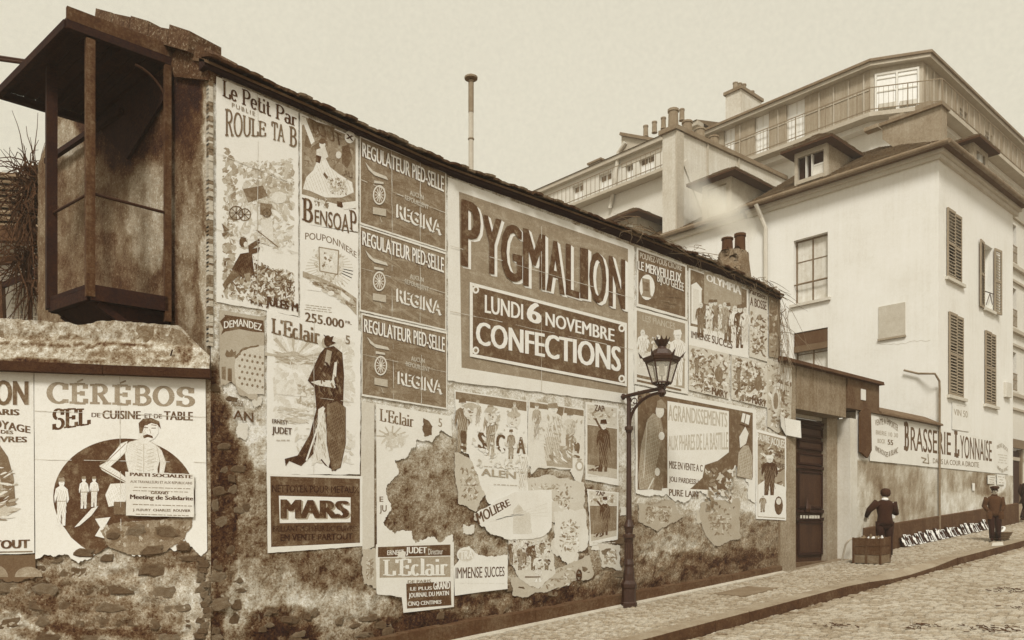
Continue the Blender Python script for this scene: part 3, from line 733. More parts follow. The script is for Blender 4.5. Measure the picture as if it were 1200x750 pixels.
# left side wall with its raking parapet
def sw(px, py, off=0.0): return SWP.P(px, py, off)
M_side = mat('side_render', 0.0, .12, 2.2, .16, 20, bump=.7, attr=True, streak=.07, fleck=.13)
def side_poly(t):   # top of the side wall by distance along it
    c0 = sw(247, 66); cr = sw(127, 36); e = sw(44, 195); m = sw(70, 118)
    def tt(p): return (Vector((p.x, p.y)) - SWP.q).dot(SWP.u)
    return float(np.interp(t, [tt(c0), tt(cr), tt(m), tt(e)], [c0.z, cr.z, m.z, e.z]))
tE = (Vector(sw(44, 195).xy) - SWP.q).dot(SWP.u)
SB = [(150, 140, 60, 60, -.14), (205, 90, 40, 40, -.14), (110, 330, 40, 60, -.03), (175, 250, 30, 70, .16), (140, 150, 40, 50, -.12), (85, 250, 20, 90, .04), (170, 330, 40, 30, -.05), (220, 130, 16, 60, -.12), (243, 230, 6, 180, .26), (222, 300, 10, 90, .12), (80, 160, 20, 20, .2), (200, 320, 8, 60, -.2)]  # side wall tone blobs; dark ones near the top paint the hood's shade
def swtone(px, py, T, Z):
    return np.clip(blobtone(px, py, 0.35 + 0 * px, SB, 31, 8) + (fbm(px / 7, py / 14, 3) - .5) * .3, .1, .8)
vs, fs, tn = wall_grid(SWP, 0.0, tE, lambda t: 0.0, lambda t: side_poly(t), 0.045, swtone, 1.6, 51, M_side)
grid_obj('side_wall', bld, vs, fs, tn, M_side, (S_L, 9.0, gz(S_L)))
simple('side_wall_core', lambda b: [b.hexa([tuple(SWP.q + SWP.u * t0 + SWP.n * o0) + (0,) for t0, o0 in ((t, -.03), (t + .28, -.03), (t + .28, -.35), (t, -.35))] + [tuple(SWP.q + SWP.u * t0 + SWP.n * o0) + (side_poly(t0) - .01,) for t0, o0 in ((t, -.03), (t + .28, -.03), (t + .28, -.35), (t, -.35))], M_rubble2) for t in np.arange(0.1, tE - .28, .28)], bld)
M_cop = mat('mossy_coping', .28, .12, 4, .2, 24, bump=1.0, fleck=.22)
cop = MB(); rr = random.Random(2)
pa, pb = sw(232, 66), sw(121, 35); n = 5
for i in range(n):
    a = pa.lerp(pb, i / n); c = pa.lerp(pb, (i + 1) / n - .008); u = SWP.n.to_3d() * .13; v = SWP.n.to_3d() * -.3
    h = .22 + rr.uniform(-.02, .02) ; 
    cop.hexa([a + u, c + u, c + v, a + v, a + u * .8 + Vector((0, 0, h)), c + u * .8 + Vector((0, 0, h + rr.uniform(-.02, .02))), c + v + Vector((0, 0, h)), a + v + Vector((0, 0, h))], M_cop)
    cop.build('coping_stone', bld); cop = MB()
ck = MB(); q_ = [sw(209, 92), sw(248, 96), sw(249, 76), sw(250, 64), sw(246, 58), sw(230, 54), sw(214, 57), sw(207, 66), sw(205, 80)]
ck.prism([p + SWP.n.to_3d() * .05 for p in q_], SWP.n.to_3d() * -.4, M_cop); ck.build('pier_cap', bld)
# corner pier's rough edge of render
rr = random.Random(6); pe = MB()
for i in range(70):
    y = 85 + i * 4.6; p = MW.P(247, y); w = rr.uniform(.03, .07)
    pe.box(p.x - .03, p.x + .02, 8.975 + rr.uniform(0, .01), 9.05, p.z - .03, p.z + .015 + rr.uniform(0, .02), fil_m if rr.random() < .5 else M_rubble2)
pe.build('broken_edge', bld)

# timber hoist balcony with its hood on the side wall
def SP(k, m, z):     # k metres out from the side wall foot point, m metres along it
    c = cam2w(-3.95 - .744 * k - .804 * m, 9.54 - .668 * k + .594 * m); return Vector((c[0], c[1], z))
def zpx(pt, py): return CAMZ + (HZ - py) / FPX * (pt.x * FX + pt.y * FY)
KO = .90; ML = .90
W0, W1, W2, W3 = SP(.10, -.05, 0), SP(KO, 0, 0), SP(KO, ML, 0), SP(.03, ML, 0)
bal = thing('hoist_balcony', SP(KO / 2, ML / 2, zpx(W1, 340)), 'dark timber and iron hoist balcony under a flat hood, jutting from the side wall', 'balcony')
zf = zpx(W1, 332); M_iron = mat('painted_iron', .14, .05, 3, .06, 40, bump=.2, rough=.6)
M_board = mat('weathered_board', .24, .12, 4, .16, 26, bump=.6, streak=.10)
hz_ = SP(1.13 * 1.047, 0, 0); ztop_ = zpx(SP(1.0, 0, 0), 30)
for nm, q, w in (('post', W0, .07), ('post', W1, .09), ('post', W2, .11)):
    simple(nm, lambda b: b.beam(q + Vector((0, 0, zf - (.15 if q is not W0 else .3))), q + Vector((0, 0, ztop_ - .12)), w, w, M_timber if q is W2 else M_board, up=(W1 - W0)), bal)
simple('floor_frame', lambda b: [b.beam(p + Vector((0, 0, zf - .1)), q + Vector((0, 0, zf - .1)), .07, .17, M_timber) for p, q in ((W0, W1), (W1, W2), (W2, W3))], bal)
for k in range(6):
    a = SP(.02 + .155 * k, .02, zf - .06); c = SP(.02 + .155 * k, ML, zf - .06); d = (W1 - W0).normalized() * .145
    simple('floor_board', lambda b: b.hexa([a, a + d, c + d, c, a + Vector((0, 0, .03)), a + d + Vector((0, 0, .03)), c + d + Vector((0, 0, .03)), c + Vector((0, 0, .03))], M_timber), bal)
zs = zf - .18
simple('soffit_box', lambda b: b.hexa([SP(.02, .06, zs - .32), SP(.45, .1, zs - .36), SP(.5, ML - .2, zs - .36), SP(.02, ML - .1, zs - .32), SP(.02, .02, zs), SP(KO - .05, .02, zs), SP(KO - .05, ML, zs), SP(.02, ML, zs)], M_timber), bal)
for m_ in (.04, ML - .04): simple('brace', lambda b: b.beam(SP(.03, m_, zs - .5), SP(KO - .1, m_, zs - .02), .07, .08, M_timber), bal)
simple('rail', lambda b: (b.tube([W0 + Vector((0, 0, zpx(W0, 250))), W1 + Vector((0, 0, zpx(W1, 226)))], .018, M_iron), b.tube([W1 + Vector((0, 0, zpx(W1, 226))), W2 + Vector((0, 0, zpx(W2, 251)))], .016, M_iron)), bal)
zh = ztop_; H0, H1, H2, H3 = SP(-.02, -.02, zh), SP(1.14, -.02, zh), SP(1.14, 1.68, zh - .22), SP(-.02, 1.68, zh - .22); up = Vector((0, 0, .04))
hood = MB()
for k in range(9):
    a, c = H0.lerp(H1, k / 9), H0.lerp(H1, (k + 1) / 9 - .006); d, e = H3.lerp(H2, k / 9), H3.lerp(H2, (k + 1) / 9 - .006)
    hb = MB(); j = Vector((0, 0, rr.uniform(0, .012))); hb.hexa([a + j, c + j, e + j, d + j, a + up + j, c + up + j, e + up + j, d + up + j], M_timber); hb.build('hood_board', bal)
simple('hood_rafter', lambda b: [b.beam(p - Vector((0, 0, .05)), q - Vector((0, 0, .05)), .06, .09, M_timber) for p, q in ((H0, H1), (H1, H2), (H2, H3), (H0.lerp(H1, .5), H3.lerp(H2, .5)))], bal)
simple('hood_fascia', lambda b: b.beam(H0 + Vector((0, 0, .07)), H1 + Vector((0, 0, .07)), .05, .14, M_board), bal)
simple('hood_shade_board', lambda b: b.prism([sw(205, 92, .02), sw(200, 112, .02), sw(153, 188, .02), sw(126, 160, .02), sw(110, 120, .02), sw(110, 90, .02)], SWP.n.to_3d() * .03, M_timber), bal)  # dark board added on the wall to stand for shade below the hood
def arcbr(b):
    p = [SP(.05 + .5 * math.sin(t), .0, zh - .75 + .55 * math.cos(t) - .05) for t in np.linspace(.1, 1.5, 9)]; b.tube([SP(.05 + .42 * (1 - math.cos(t)), -.02, zh - .72 + .5 * math.sin(t)) for t in np.linspace(0, 1.5, 9)], .014, M_iron)
simple('curved_bracket', arcbr, bal)
simple('lower_purlin', lambda b: b.beam(sw(150, 134, .09), sw(62, 192, .09), .06, .07, M_timber), bal)
# two iron rods reaching from the left to the hood
rods = MB()
for (a, c) in (((-60, 58), (62, 76)), ((-60, 62), (30, 74))):
    pa_ = SP(1.2, 0, 0); zc = 9.9
    def q(px, py): return Vector(cam2w((px - 600) / FPX * zc, zc)).to_3d() + Vector((0, 0, CAMZ + (HZ - py) / FPX * zc))
    rods.tube([q(*a), q(*c)], .02, M_iron)
rods.build('tie_rods', None, label='pair of thin iron rods running left from the balcony hood', cat='iron rods')

# ------------------------------------------------------------------ gate wall on the left with coping
gw = thing('yard_wall', (CORNER.x, 9.0, gz(S_L)), 'rough rendered yard wall with crumbling coping carrying the salt poster', 'wall')
def gp(px, py, off=0): return GW.P(px, py, off)
GT0 = -4.2
def ttg(px): return (Vector(gp(px, 400).xy) - GW.q).dot(GW.u)
GB = [(60, 690, 70, 26, -.10), (190, 690, 60, 20, .08), (120, 720, 90, 12, -.05), (40, 640, 40, 16, -.14), (160, 625, 50, 12, .0), (100, 660, 60, 14, .12), (200, 655, 40, 10, -.08), (120, 742, 100, 8, -.2), (20, 735, 30, 20, .12), (230, 720, 14, 40, .16)]
def gtone(px, py, T, Z): return np.clip(blobtone(px, py, .47 + 0 * px, GB, 77, 12) + (fbm(px / 8, py / 8, 12) - .5) * .34, .1, .85)
zc_ = gp(120, 432).z
vs, fs, tn = wall_grid(GW, GT0, 0.0, lambda t: -0.6, lambda t: zc_, 0.025, gtone, lambda T, Z: 1 + 5.5 * np.clip((1.9 - Z) / .5, 0, 1), 91, M_plaster)
gwall = grid_obj('wall', gw, vs, fs, tn, M_plaster, (CORNER.x, 9.0, gz(S_L)))
def gq(t, off, z): return Vector((GW.q.x + GW.u.x * t + GW.n.x * off, GW.q.y + GW.u.y * t + GW.n.y * off, z))
simple('wall_core', lambda b: b.hexa([gq(GT0, -.02 - .02, -.6), gq(-.02, -.04, -.6), gq(-.02, -.45, -.6), gq(GT0, -.45, -.6), gq(GT0, -.04, zc_), gq(-.02, -.04, zc_), gq(-.02, -.45, zc_), gq(GT0, -.45, zc_)], M_rubble2), gw)
m_c1 = mat('coping_render', .47, .14, 2.5, .18, 18, bump=.7, fleck=.18, streak=.05); m_c2 = mat('coping_edge', .16, .06, 3, .08, 30, bump=.5)
zz = [gp(120, y).z for y in (440, 429, 402, 378)]
t = GT0; rr = random.Random(12)
while t < -.03:
    e = min(t + rr.uniform(1.1, 1.9), .03 - .02); j = rr.uniform(-.008, .008); b = MB()
    b.hexa([gq(t, .13 + j, zz[0]), gq(e, .13 + j, zz[0] - .004), gq(e, -.3, zz[0]), gq(t, -.3, zz[0]), gq(t, .14 + j, zz[1] - .01), gq(e, .14 + j, zz[1] - .006), gq(e, -.3, zz[1]), gq(t, -.3, zz[1])], m_c2)
    b.build('coping_slab', gw); t = e + .006; continue
    b = MB()
    b.hexa([gq(t, .12, zz[1] - .004), gq(e, .12, zz[1] - .004), gq(e, -.3, zz[1]), gq(t, -.3, zz[1]), gq(t, .03, zz[2] - .005), gq(e, .03, zz[2] - .007), gq(e, -.3, zz[2]), gq(t, -.3, zz[2])], m_c1)
    b.build('coping_slope', gw); t = e + .006
t = GT0
m_c3 = mat('coping_top_course', .52, .14, 2.5, .18, 18, bump=.7, fleck=.15)
while False:
    e = min(t + rr.uniform(.5, 1.3), -.28); b = MB(); j = rr.uniform(-.01, .01)
    b.hexa([gq(t, .035, zz[2] + .004), gq(e, .035, zz[2] + .004), gq(e, -.3, zz[2] + .004), gq(t, -.3, zz[2] + .004), gq(t, .03, zz[3] + j), gq(e, .03, zz[3] + j * .4), gq(e, -.3, zz[3]), gq(t, -.3, zz[3])], m_c3)
    b.build('top_block', gw); t = e + .012
def ctone(px, py, T, Z): return np.clip(blobtone(px, py, .60 + 0 * px, [(60, 395, 40, 6, -.12), (150, 415, 50, 5, -.14), (20, 425, 60, 4, -.2), (190, 395, 24, 6, -.10), (100, 424, 120, 3, -.18), (218, 410, 10, 14, -.2), (90, 404, 110, 1.6, -.3)], 57, 5) + (fbm(px / 6, py / 5, 14) - .5) * .5, .12, .88)
def csh(T, Z):      # a splayed lower slope under a nearly upright, worn top course
    k = np.clip((Z - zz[1]) / (zz[2] - zz[1]), 0, 1); up_ = (Z > zz[2])
    return .12 - .075 * k - np.where(up_, .035, 0) + (fbm(T * 3.1, Z * 3, 33) - .5) * .05 + (fbm(T * 14, Z * 14, 34) - .5) * .035
def ctop(t): return zz[3] - (.30 * max(0, (t + .32) / .3) if t > -.32 else 0) + (float(fbm(t * 2.2, 3.3, 35)) - .5) * .10 + (float(fbm(t * 9, 1.3, 36)) - .5) * .05
vs, fs, tn = wall_grid(GW, GT0, 0.0, lambda t: zz[1] - .012, ctop, .022, ctone, 1.0, 95, M_plaster, bulge=csh)
grid_obj('coping', gw, vs, fs, tn, M_plaster, (CORNER.x, 9.0, gz(S_L)))
cb_ = MB()
for t_ in np.arange(GT0, -.05, .1): cb_.hexa([gq(t_, .0, zz[1] - .02), gq(t_ + .1, .0, zz[1] - .02), gq(t_ + .1, -.3, zz[1] - .02), gq(t_, -.3, zz[1] - .02), gq(t_, .0, ctop(t_) - .03), gq(t_ + .1, .0, ctop(t_ + .1) - .03), gq(t_ + .1, -.3, ctop(t_ + .1) - .03), gq(t_, -.3, ctop(t_) - .03)], M_rubble2)
cb_.build('coping_back', gw)
simple('nail', lambda b: b.tube([gq(-.42, .05, gp(190, 421).z), gq(-.38, .12, gp(190, 414).z + .02)], .008, M_iron, 5), gw)
r = random.Random(15)
yy = 655
while yy < 750:
    x = r.uniform(-20, 0); hh = r.uniform(13, 20)
    while x < 236:
        w = r.uniform(18, 46)
        if r.random() < .8: lay_stone(gwall, GW, x + w / 2, yy + r.uniform(-3, 3), w * .9, hh * r.uniform(.6, .95), r.uniform(.008, .035), r)
        x += w + r.uniform(2, 14)
    yy += hh + 2
for cx, cy, w, h in ((160, 622, 30, 17), (196, 624, 34, 18), (215, 641, 18, 12), (134, 628, 18, 12), (100, 648, 30, 12), (180, 645, 36, 14)): lay_stone(gwall, GW, cx, cy, w, h, .055, r)
for i in range(16):
    x = 244 - r.uniform(0, 10); yy = 655 + i * 6; lay_stone(gwall, GW, x, yy, r.uniform(10, 18), r.uniform(8, 12), .04, r)

# ------------------------------------------------------------------ shed and creeper in the yard behind, far left
def YP(px, py, zc): c = cam2w((px - 600) / FPX * zc, zc); return Vector((c[0], c[1], CAMZ + (HZ - py) / FPX * zc))
shed = thing('yard_shed', YP(0, 600, 17), 'low brick outhouse with a sagging tiled roof behind the yard wall', 'shed')
m_sr = mat('shed_roof', .40, .1, 3, .14, 26, bump=.6); m_sb = mat('shed_brick', .62, .08, 3, .08, 30); m_sb2 = mat('shed_mortar', .84, .05, 3, .06, 30)
a, c, d, e = YP(-140, 262, 16), YP(44, 268, 16), YP(44, 205, 18.5), YP(-140, 190, 18.5)
simple('roof', lambda b: b.prism([a, c, d, e], (0, 0, -.12), m_sr), shed)
for k in range(9):
    p, q = a.lerp(e, k / 9), c.lerp(d, k / 9); simple('tile_course', lambda b: b.beam(p + Vector((0, 0, .02)), q + Vector((0, 0, .02)), .30, .035, m_sr, up=(0, -.5, 1)), shed)
simple('eaves_beam', lambda b: (b.beam(YP(-140, 272, 15.8), YP(44, 275, 15.8), .15, .3, M_board), b.beam(YP(-140, 318, 15.7), YP(46, 302, 15.7), .1, .14, M_board), b.beam(YP(-40, 352, 15.6), YP(44, 318, 15.6), .07, .1, M_timber)), shed)
wb = MB(); wb.prism([YP(-140, 620, 17), YP(60, 620, 17), YP(60, 270, 17), YP(-140, 270, 17)], (0.1, .2, 0), m_sb2); wb.build('wall', shed)
for i in range(21):
    for j in range(3):
        x0 = 14 + j * 12 + (5 if i % 2 else 0); yy = 334 + i * 2.6
        simple('brick', lambda b: b.prism([YP(x0, yy + 1.9, 16.96), YP(min(x0 + 10.6, 46), yy + 1.9, 16.96), YP(min(x0 + 10.6, 46), yy, 16.96), YP(x0, yy, 16.96)], (-.015, -.02, 0), m_sb), shed)
simple('post', lambda b: b.beam(YP(2, 376, 15.6), YP(0, 330, 15.6), .12, .12, M_board), shed)
m_tw = mat('dry_twig', .20, .06, 4, .08, 30, bump=0)
def twigs(b, starts, n, r0, spread, grav, seed, m=m_tw, seg=5, thick=.008):
    rr = random.Random(seed)
    for i in range(n):
        p = Vector(rr.choice(starts)) + Vector((rr.gauss(0, .06), rr.gauss(0, .06), rr.gauss(0, .06)))
        d = Vector((rr.gauss(0, 1) * spread[0], rr.gauss(0, 1) * spread[1], rr.gauss(0, 1) * spread[2])); pts = [p.copy()]
        for k in range(seg):
            d = d + Vector((rr.gauss(0, .5) * spread[0], rr.gauss(0, .5) * spread[1], rr.gauss(0, .5) * spread[2] + grav)); p = p + d * r0 / seg; pts.append(p.copy())
        b.tube(pts, [thick * (1 - .7 * k / seg) for k in range(seg + 1)], m, 3, cap=False)
b = MB(); b.keep = True
twigs(b, [YP(x, y, 13.4) for x, y in ((30, 215), (38, 200), (42, 230), (30, 260), (36, 290), (28, 310), (40, 330), (20, 300), (44, 210), (24, 235), (38, 250))], 420, .5, (.6, .3, .8), -.15, 3, thick=.014)
b.tube([YP(36, 390, 13.4), YP(34, 320, 13.4), YP(40, 260, 13.4), YP(36, 200, 13.4)], [.04, .03, .03, .015], m_tw, 6)
b.build('creeper', None, label='tangled bare creeper hanging beside the outhouse roof at far left', cat='creeper')
# ------------------------------------------------------------------ gateway beside the long wall
def mp(px, py, off=0.0): return MW.P(px, py, off)
def slab(b, plane_y, x0, x1, zb0, zb1, zt0, zt1, thick, m):     # block on the street side, sloping ends allowed
    b.hexa([(x0, plane_y, zb0), (x1, plane_y, zb1), (x1, plane_y + thick, zb1), (x0, plane_y + thick, zb0), (x0, plane_y, zt0), (x1, plane_y, zt1), (x1, plane_y + thick, zt1), (x0, plane_y + thick, zt0)], m)
gate = thing('gateway', (mp(932, 600).x, 9.0, gz(mp(932, 600).x)), 'rendered gateway with a panelled wooden door under a heavy plaster lintel', 'gateway')
M_lint = mat('lintel_render', .46, .09, 2, .13, 20, bump=.6, streak=.08); M_pale = mat('pale_render', .74, .07, 1.5, .07, 16, bump=.4, streak=.04)
M_mid = mat('grey_render', .50, .12, 1.6, .14, 18, bump=.6, streak=.06, fleck=.08)
xL, xG0, xG1, xP, xE = mp(912, 400).x, mp(932, 500).x, mp(992, 500).x, mp(990, 450).x, mp(1027, 450).x
ztop = mp(970, 438).z; zbt = mp(960, 484).z
simple('jamb_wall', lambda b: (b.box(xL + .06, xG0, 8.99, 9.45, gz(xL) - .2, ztop, M_mid),), gate)
simple('lintel', lambda b: slab(b, 8.97, xG0 + .002, xP - .003, zbt, zbt, ztop, ztop, .42, M_lint), gate)
simple('lintel_end_block', lambda b: slab(b, 8.93, xP, xE, mp(1010, 482).z, mp(1010, 482).z, ztop, ztop, .46, mat('dark_render', .30, .1, 3, .1, 22, bump=.6)), gate)
simple('coping', lambda b: b.hexa([(xL - .02, 8.82, ztop), (xE + .06, 8.82, ztop), (xE + .06, 9.6, ztop), (xL - .02, 9.6, ztop), (xL - .02, 8.84, ztop + .08), (xE + .06, 8.84, ztop + .08), (xE + .06, 9.5, ztop + .2), (xL - .02, 9.5, ztop + .2)], mat('gate_coping', .24, .08, 3, .1, 30, bump=.6)), gate)
xj = mp(996, 560).x
simple('pier', lambda b: b.box(xj - .01, mp(1004, 560).x, 8.985, 9.5, gz(xj) - .2, zbt + .01, M_pale), gate)
simple('reveal', lambda b: b.box(xG1 - .35, xj - .012, 9.30, 9.56, gz(xj) - .2, zbt + .3, M_mid), gate)
# plate on the end block
c = mp(1008, 463)
simple('number_plate', lambda b: b.box(c.x - .12, c.x + .12, 8.915, 8.929, c.z - .13, c.z + .13, mat('enamel_plate', .85, .03, 3, .03, 30, rough=.4)), gate)
# dark hexagonal panel hung on the wall
hp = [mp(1004, 484), mp(1009, 478), mp(1016, 481), mp(1017, 528), mp(1012, 537), mp(1004, 530)]
hx = MB(); hx.prism([Vector((p.x, 8.95, p.z)) for p in hp], (0, -.05, 0), mat('dark_panel', .24, .08, 3, .1, 30, bump=.4)); hx.build('wall_panel', None, label='narrow dark panel with pointed ends fixed to the wall right of the gate', cat='wall panel')
# door
M_door = mat('brown_door', .16, .06, 2, .08, 24, bump=.3, streak=.06, rough=.6); M_doord = mat('brown_door_frame', .10, .05, 2, .06, 24, bump=.3, streak=.04)
DP = Plane((0, 9.40), (1, 0))
def dp(px, py): return DP.P(px, py)
dr = thing('gate_door', (dp(950, 650).x, 9.4, gz(dp(950, 650).x)), 'heavy brown panelled carriage door with knocker, closed in the gateway', 'door')
x0, x1 = xG0 + .02, dp(980, 600).x
xm = dp(967, 600).x; zg = gz(x0)
def dbox(nm, xa, xb, za, zb, y0, y1, m=M_door): return simple(nm, lambda b: b.box(xa, xb, y0, y1, za, zb, m), dr)
zt = zbt + .25
dbox('leaf', x0 - .3, xm, zg + .02, dp(950, 492).z + .0, 9.44, 9.52)
dbox('frame_post', xm + .002, x1, zg - .05, zt, 9.33, 9.55, M_doord)
dbox('threshold', x0 - .3, x1, zg - .1, zg + .09, 9.26, 9.5, mat('threshold_stone', .3, .1, 3, .1, 24, bump=.5))
dbox('head_strip', x0 - .3, xm - .002, dp(950, 491).z, zt, 9.42, 9.5, M_pale)
px_l, px_r = dp(936, 600).x, dp(964, 600).x
for (ya, yb) in ((552, 596), (611, 650), (500, 512), (516, 527), (531, 545)):
    za, zb = dp(950, yb).z, dp(950, ya).z
    dbox('panel', px_l + .05, px_r - .05, za + .05, zb - .05, 9.415, 9.45)
    def mould(b):
        for (xa, xb, zc, zd) in ((px_l, px_r, za, za + .045), (px_l, px_r, zb - .045, zb), (px_l, px_l + .045, za + .046, zb - .046), (px_r - .045, px_r, za + .046, zb - .046)): b.box(xa, xb, 9.39, 9.44, zc, zd, M_doord)
    simple('moulding', mould, dr)
for yy in (548, 599, 608, 496):
    dbox('rail', x0 - .2, xm - .003, dp(950, yy).z - .03, dp(950, yy).z + .03, 9.375, 9.40, M_doord)
simple('knocker', lambda b: (b.loft([(dp(944, 600) + Vector((0, -.06, 0)), .09, .04), (dp(944, 596) + Vector((0, -.07, 0)), .10, .05), (dp(944, 590) + Vector((0, -.05, 0)), .05, .03), (dp(944, 583) + Vector((0, -.05, 0)), .015, .015)], M_iron, 8)), dr)
simple('paper_strip', lambda b: [b.box(px_l + .02 + k * .13, px_l + .02 + k * .13 + R.uniform(.06, .11), 9.364, 9.374, dp(950, 606.5).z - .02, dp(950, 605).z + .02, ink(.7)) for k in range(7)], dr)
# wheel guard
def guard(b):
    g = gz(mp(988, 650).x); x = mp(986, 655).x
    b.tube([(x, 9.0, g - .1)] + [(x + .15 - .15 * math.cos(t), 8.9 - .08 * math.sin(t), g + .33 + .13 * math.sin(t)) for t in np.linspace(0, math.pi / 1.6, 7)], .022, mat('pale_iron', .6, .08, 3, .08, 30), 7)
    
gg = MB(); guard(gg); gg.build('wheel_guard', None, label='curved iron wheel guard at the foot of the gate pier', cat='wheel guard')

# ------------------------------------------------------------------ brewery wall: low wall with painted sign, running on to the white house
bwall = thing('brewery_wall', (mp(1003, 600).x, 9.0, gz(mp(1003, 600).x)), 'low stained wall with painted lettering and dark plinth between gate and white house', 'wall')
xA, xB = mp(1004, 560).x + .004, AL.q.x - .01
ztw0, ztw1 = mp(1030, 486).z, mp(1090, 504).z
def bwt(px, py, T, Z):
    t = .53 + .22 * np.clip((Z - mp(1050, 600).z) / 1.2, 0, 1) * np.clip((px - 1040) / 60, 0, 1)
    t = blobtone(px, py, t, [(1130, 590, 40, 18, .14), (1000, 600, 24, 50, .12), (1050, 560, 30, 20, -.05), (1090, 620, 60, 8, -.08), (1100, 605, 30, 8, .08)], 44, 10)
    st = (fbm(T * 4, Z * 1.6, 8) - .5) * .28 + (fbm(T * 1.5, Z * 1.5, 9) - .5) * .30 + (fbm(T * 14, Z * 10, 10) - .5) * .22
    pale = (py < np.interp(px, [1003, 1180], [538, 556]))
    return np.clip(np.where(pale, .86, t + st), .1, .92)
vs, fs, tn = wall_grid(MW, xA, xB, lambda s: gz(s) - .1, lambda s: np.interp(s, [xA, xB], [ztw0, ztw0 - .0]), .06, bwt, .8, 61, M_plaster)
M_bw = mat('brewery_render', 0.0, 0.05, 1.4, 0.10, 22, bump=.5, attr=True, fleck=.06, grain=.10, gs=30)
bw_ = grid_obj('wall', bwall, vs, fs, tn, M_bw, (xA, 9.0, gz(xA)))
simple('wall_core', lambda b: b.box(xA, xB, 9.02, 9.35, 0, ztw0 - .02, M_mid), bwall)
m_cp = mat('wall_cap', .34, .09, 3, .12, 26, bump=.6)
x = xE + .02; rr = random.Random(3)
while x < xB - .05:
    e = min(x + .5, xB - .01); z = ztw0
    simple('cap_tile', lambda b: b.hexa([(x, 8.86, z), (e - .008, 8.86, z), (e - .008, 9.36, z), (x, 9.36, z), (x, 8.87, z + .05), (e - .008, 8.87, z + .05), (e - .008, 9.36, z + .30), (x, 9.36, z + .30)], m_cp), bwall); x = e
plm = mat('dark_plinth', .26, .08, 2, .1, 20, bump=.5, streak=.05)
def plinth(b):
    x = xA + .3
    while x < 30.0: e = x + .8; b.hexa([(x, 8.92, gz(x) - .1), (e, 8.92, gz(e) - .1), (e, 8.99, gz(e) - .1), (x, 8.99, gz(x) - .1), (x, 8.925, gz(x) + .62), (e, 8.925, gz(e) + .62), (e, 8.99, gz(e) + .64), (x, 8.99, gz(x) + .64)], plm); x = e
simple('plinth', plinth, bwall)

# ------------------------------------------------------------------ white corner house
HX0 = AL.q.x; HX1 = MW.P(1187, 400).x; HP1 = 15.0
zE = MW.P(1100, 182).z          # wall head under the cornice
house = thing('corner_house', (HX0, 9.0, gz(HX0)), 'cream rendered corner house with shuttered windows and slate roof with dormers', 'house')
M_house = mat('cream_render', .86, .08, .7, .05, 9, bump=.15, streak=.05, bscale=8, grain=.05, gs=30)
M_corn = mat('cornice_render', .72, .06, 1.5, .06, 20, bump=.3)
M_gut = mat('zinc_gutter', .42, .08, 3, .08, 20, rough=.6)
M_slate = mat('roof_slate', .40, .08, 2, .12, 18, bump=.5)
M_slate2 = mat('roof_slate_light', .54, .08, 2, .12, 18, bump=.5)
M_sash = mat('painted_sash', .80, .04, 3, .04, 20, rough=.6)
M_sashd = mat('old_sash', .38, .06, 3, .06, 20, rough=.6)
M_curt = mat('curtain', .76, .10, 5, .06, 30, streak=.1)
M_dark = mat('dim_room', .12, .03, 2, .03, 20)
M_blind = mat('brown_blind', .28, .05, 2, .06, 30, streak=.03)
M_shut = mat('grey_shutter', .50, .05, 3, .06, 20, rough=.7)
def walled(b, axis, fixed, a0, a1, z0, z1, holes, m, thick=.25, d=1, reveal=None):
    """wall plate with real openings; axis 'x' runs along x at y=fixed, axis 'y' runs along y at x=fixed. holes: (a,b,zlo,zhi)"""
    A = sorted({a0, a1} | {h[0] for h in holes} | {h[1] for h in holes}); Z = sorted({z0, z1} | {h[2] for h in holes} | {h[3] for h in holes})
    def pt(a, z, o): return (a, fixed + o * d, z) if axis == 'x' else (fixed + o * d, a, z)
    for i in range(len(A) - 1):
        for j in range(len(Z) - 1):
            ca, cz = (A[i] + A[i + 1]) / 2, (Z[j] + Z[j + 1]) / 2
            if any(h[0] < ca < h[1] and h[2] < cz < h[3] for h in holes): continue
            b.face([pt(A[i], Z[j], 0), pt(A[i + 1], Z[j], 0), pt(A[i + 1], Z[j + 1], 0), pt(A[i], Z[j + 1], 0)], m)
    for h in holes:
        for (p, q) in (((h[0], h[2]), (h[1], h[2])), ((h[1], h[2]), (h[1], h[3])), ((h[1], h[3]), (h[0], h[3])), ((h[0], h[3]), (h[0], h[2]))):
            b.face([pt(p[0], p[1], 0), pt(q[0], q[1], 0), pt(q[0], q[1], thick), pt(p[0], p[1], thick)], m)
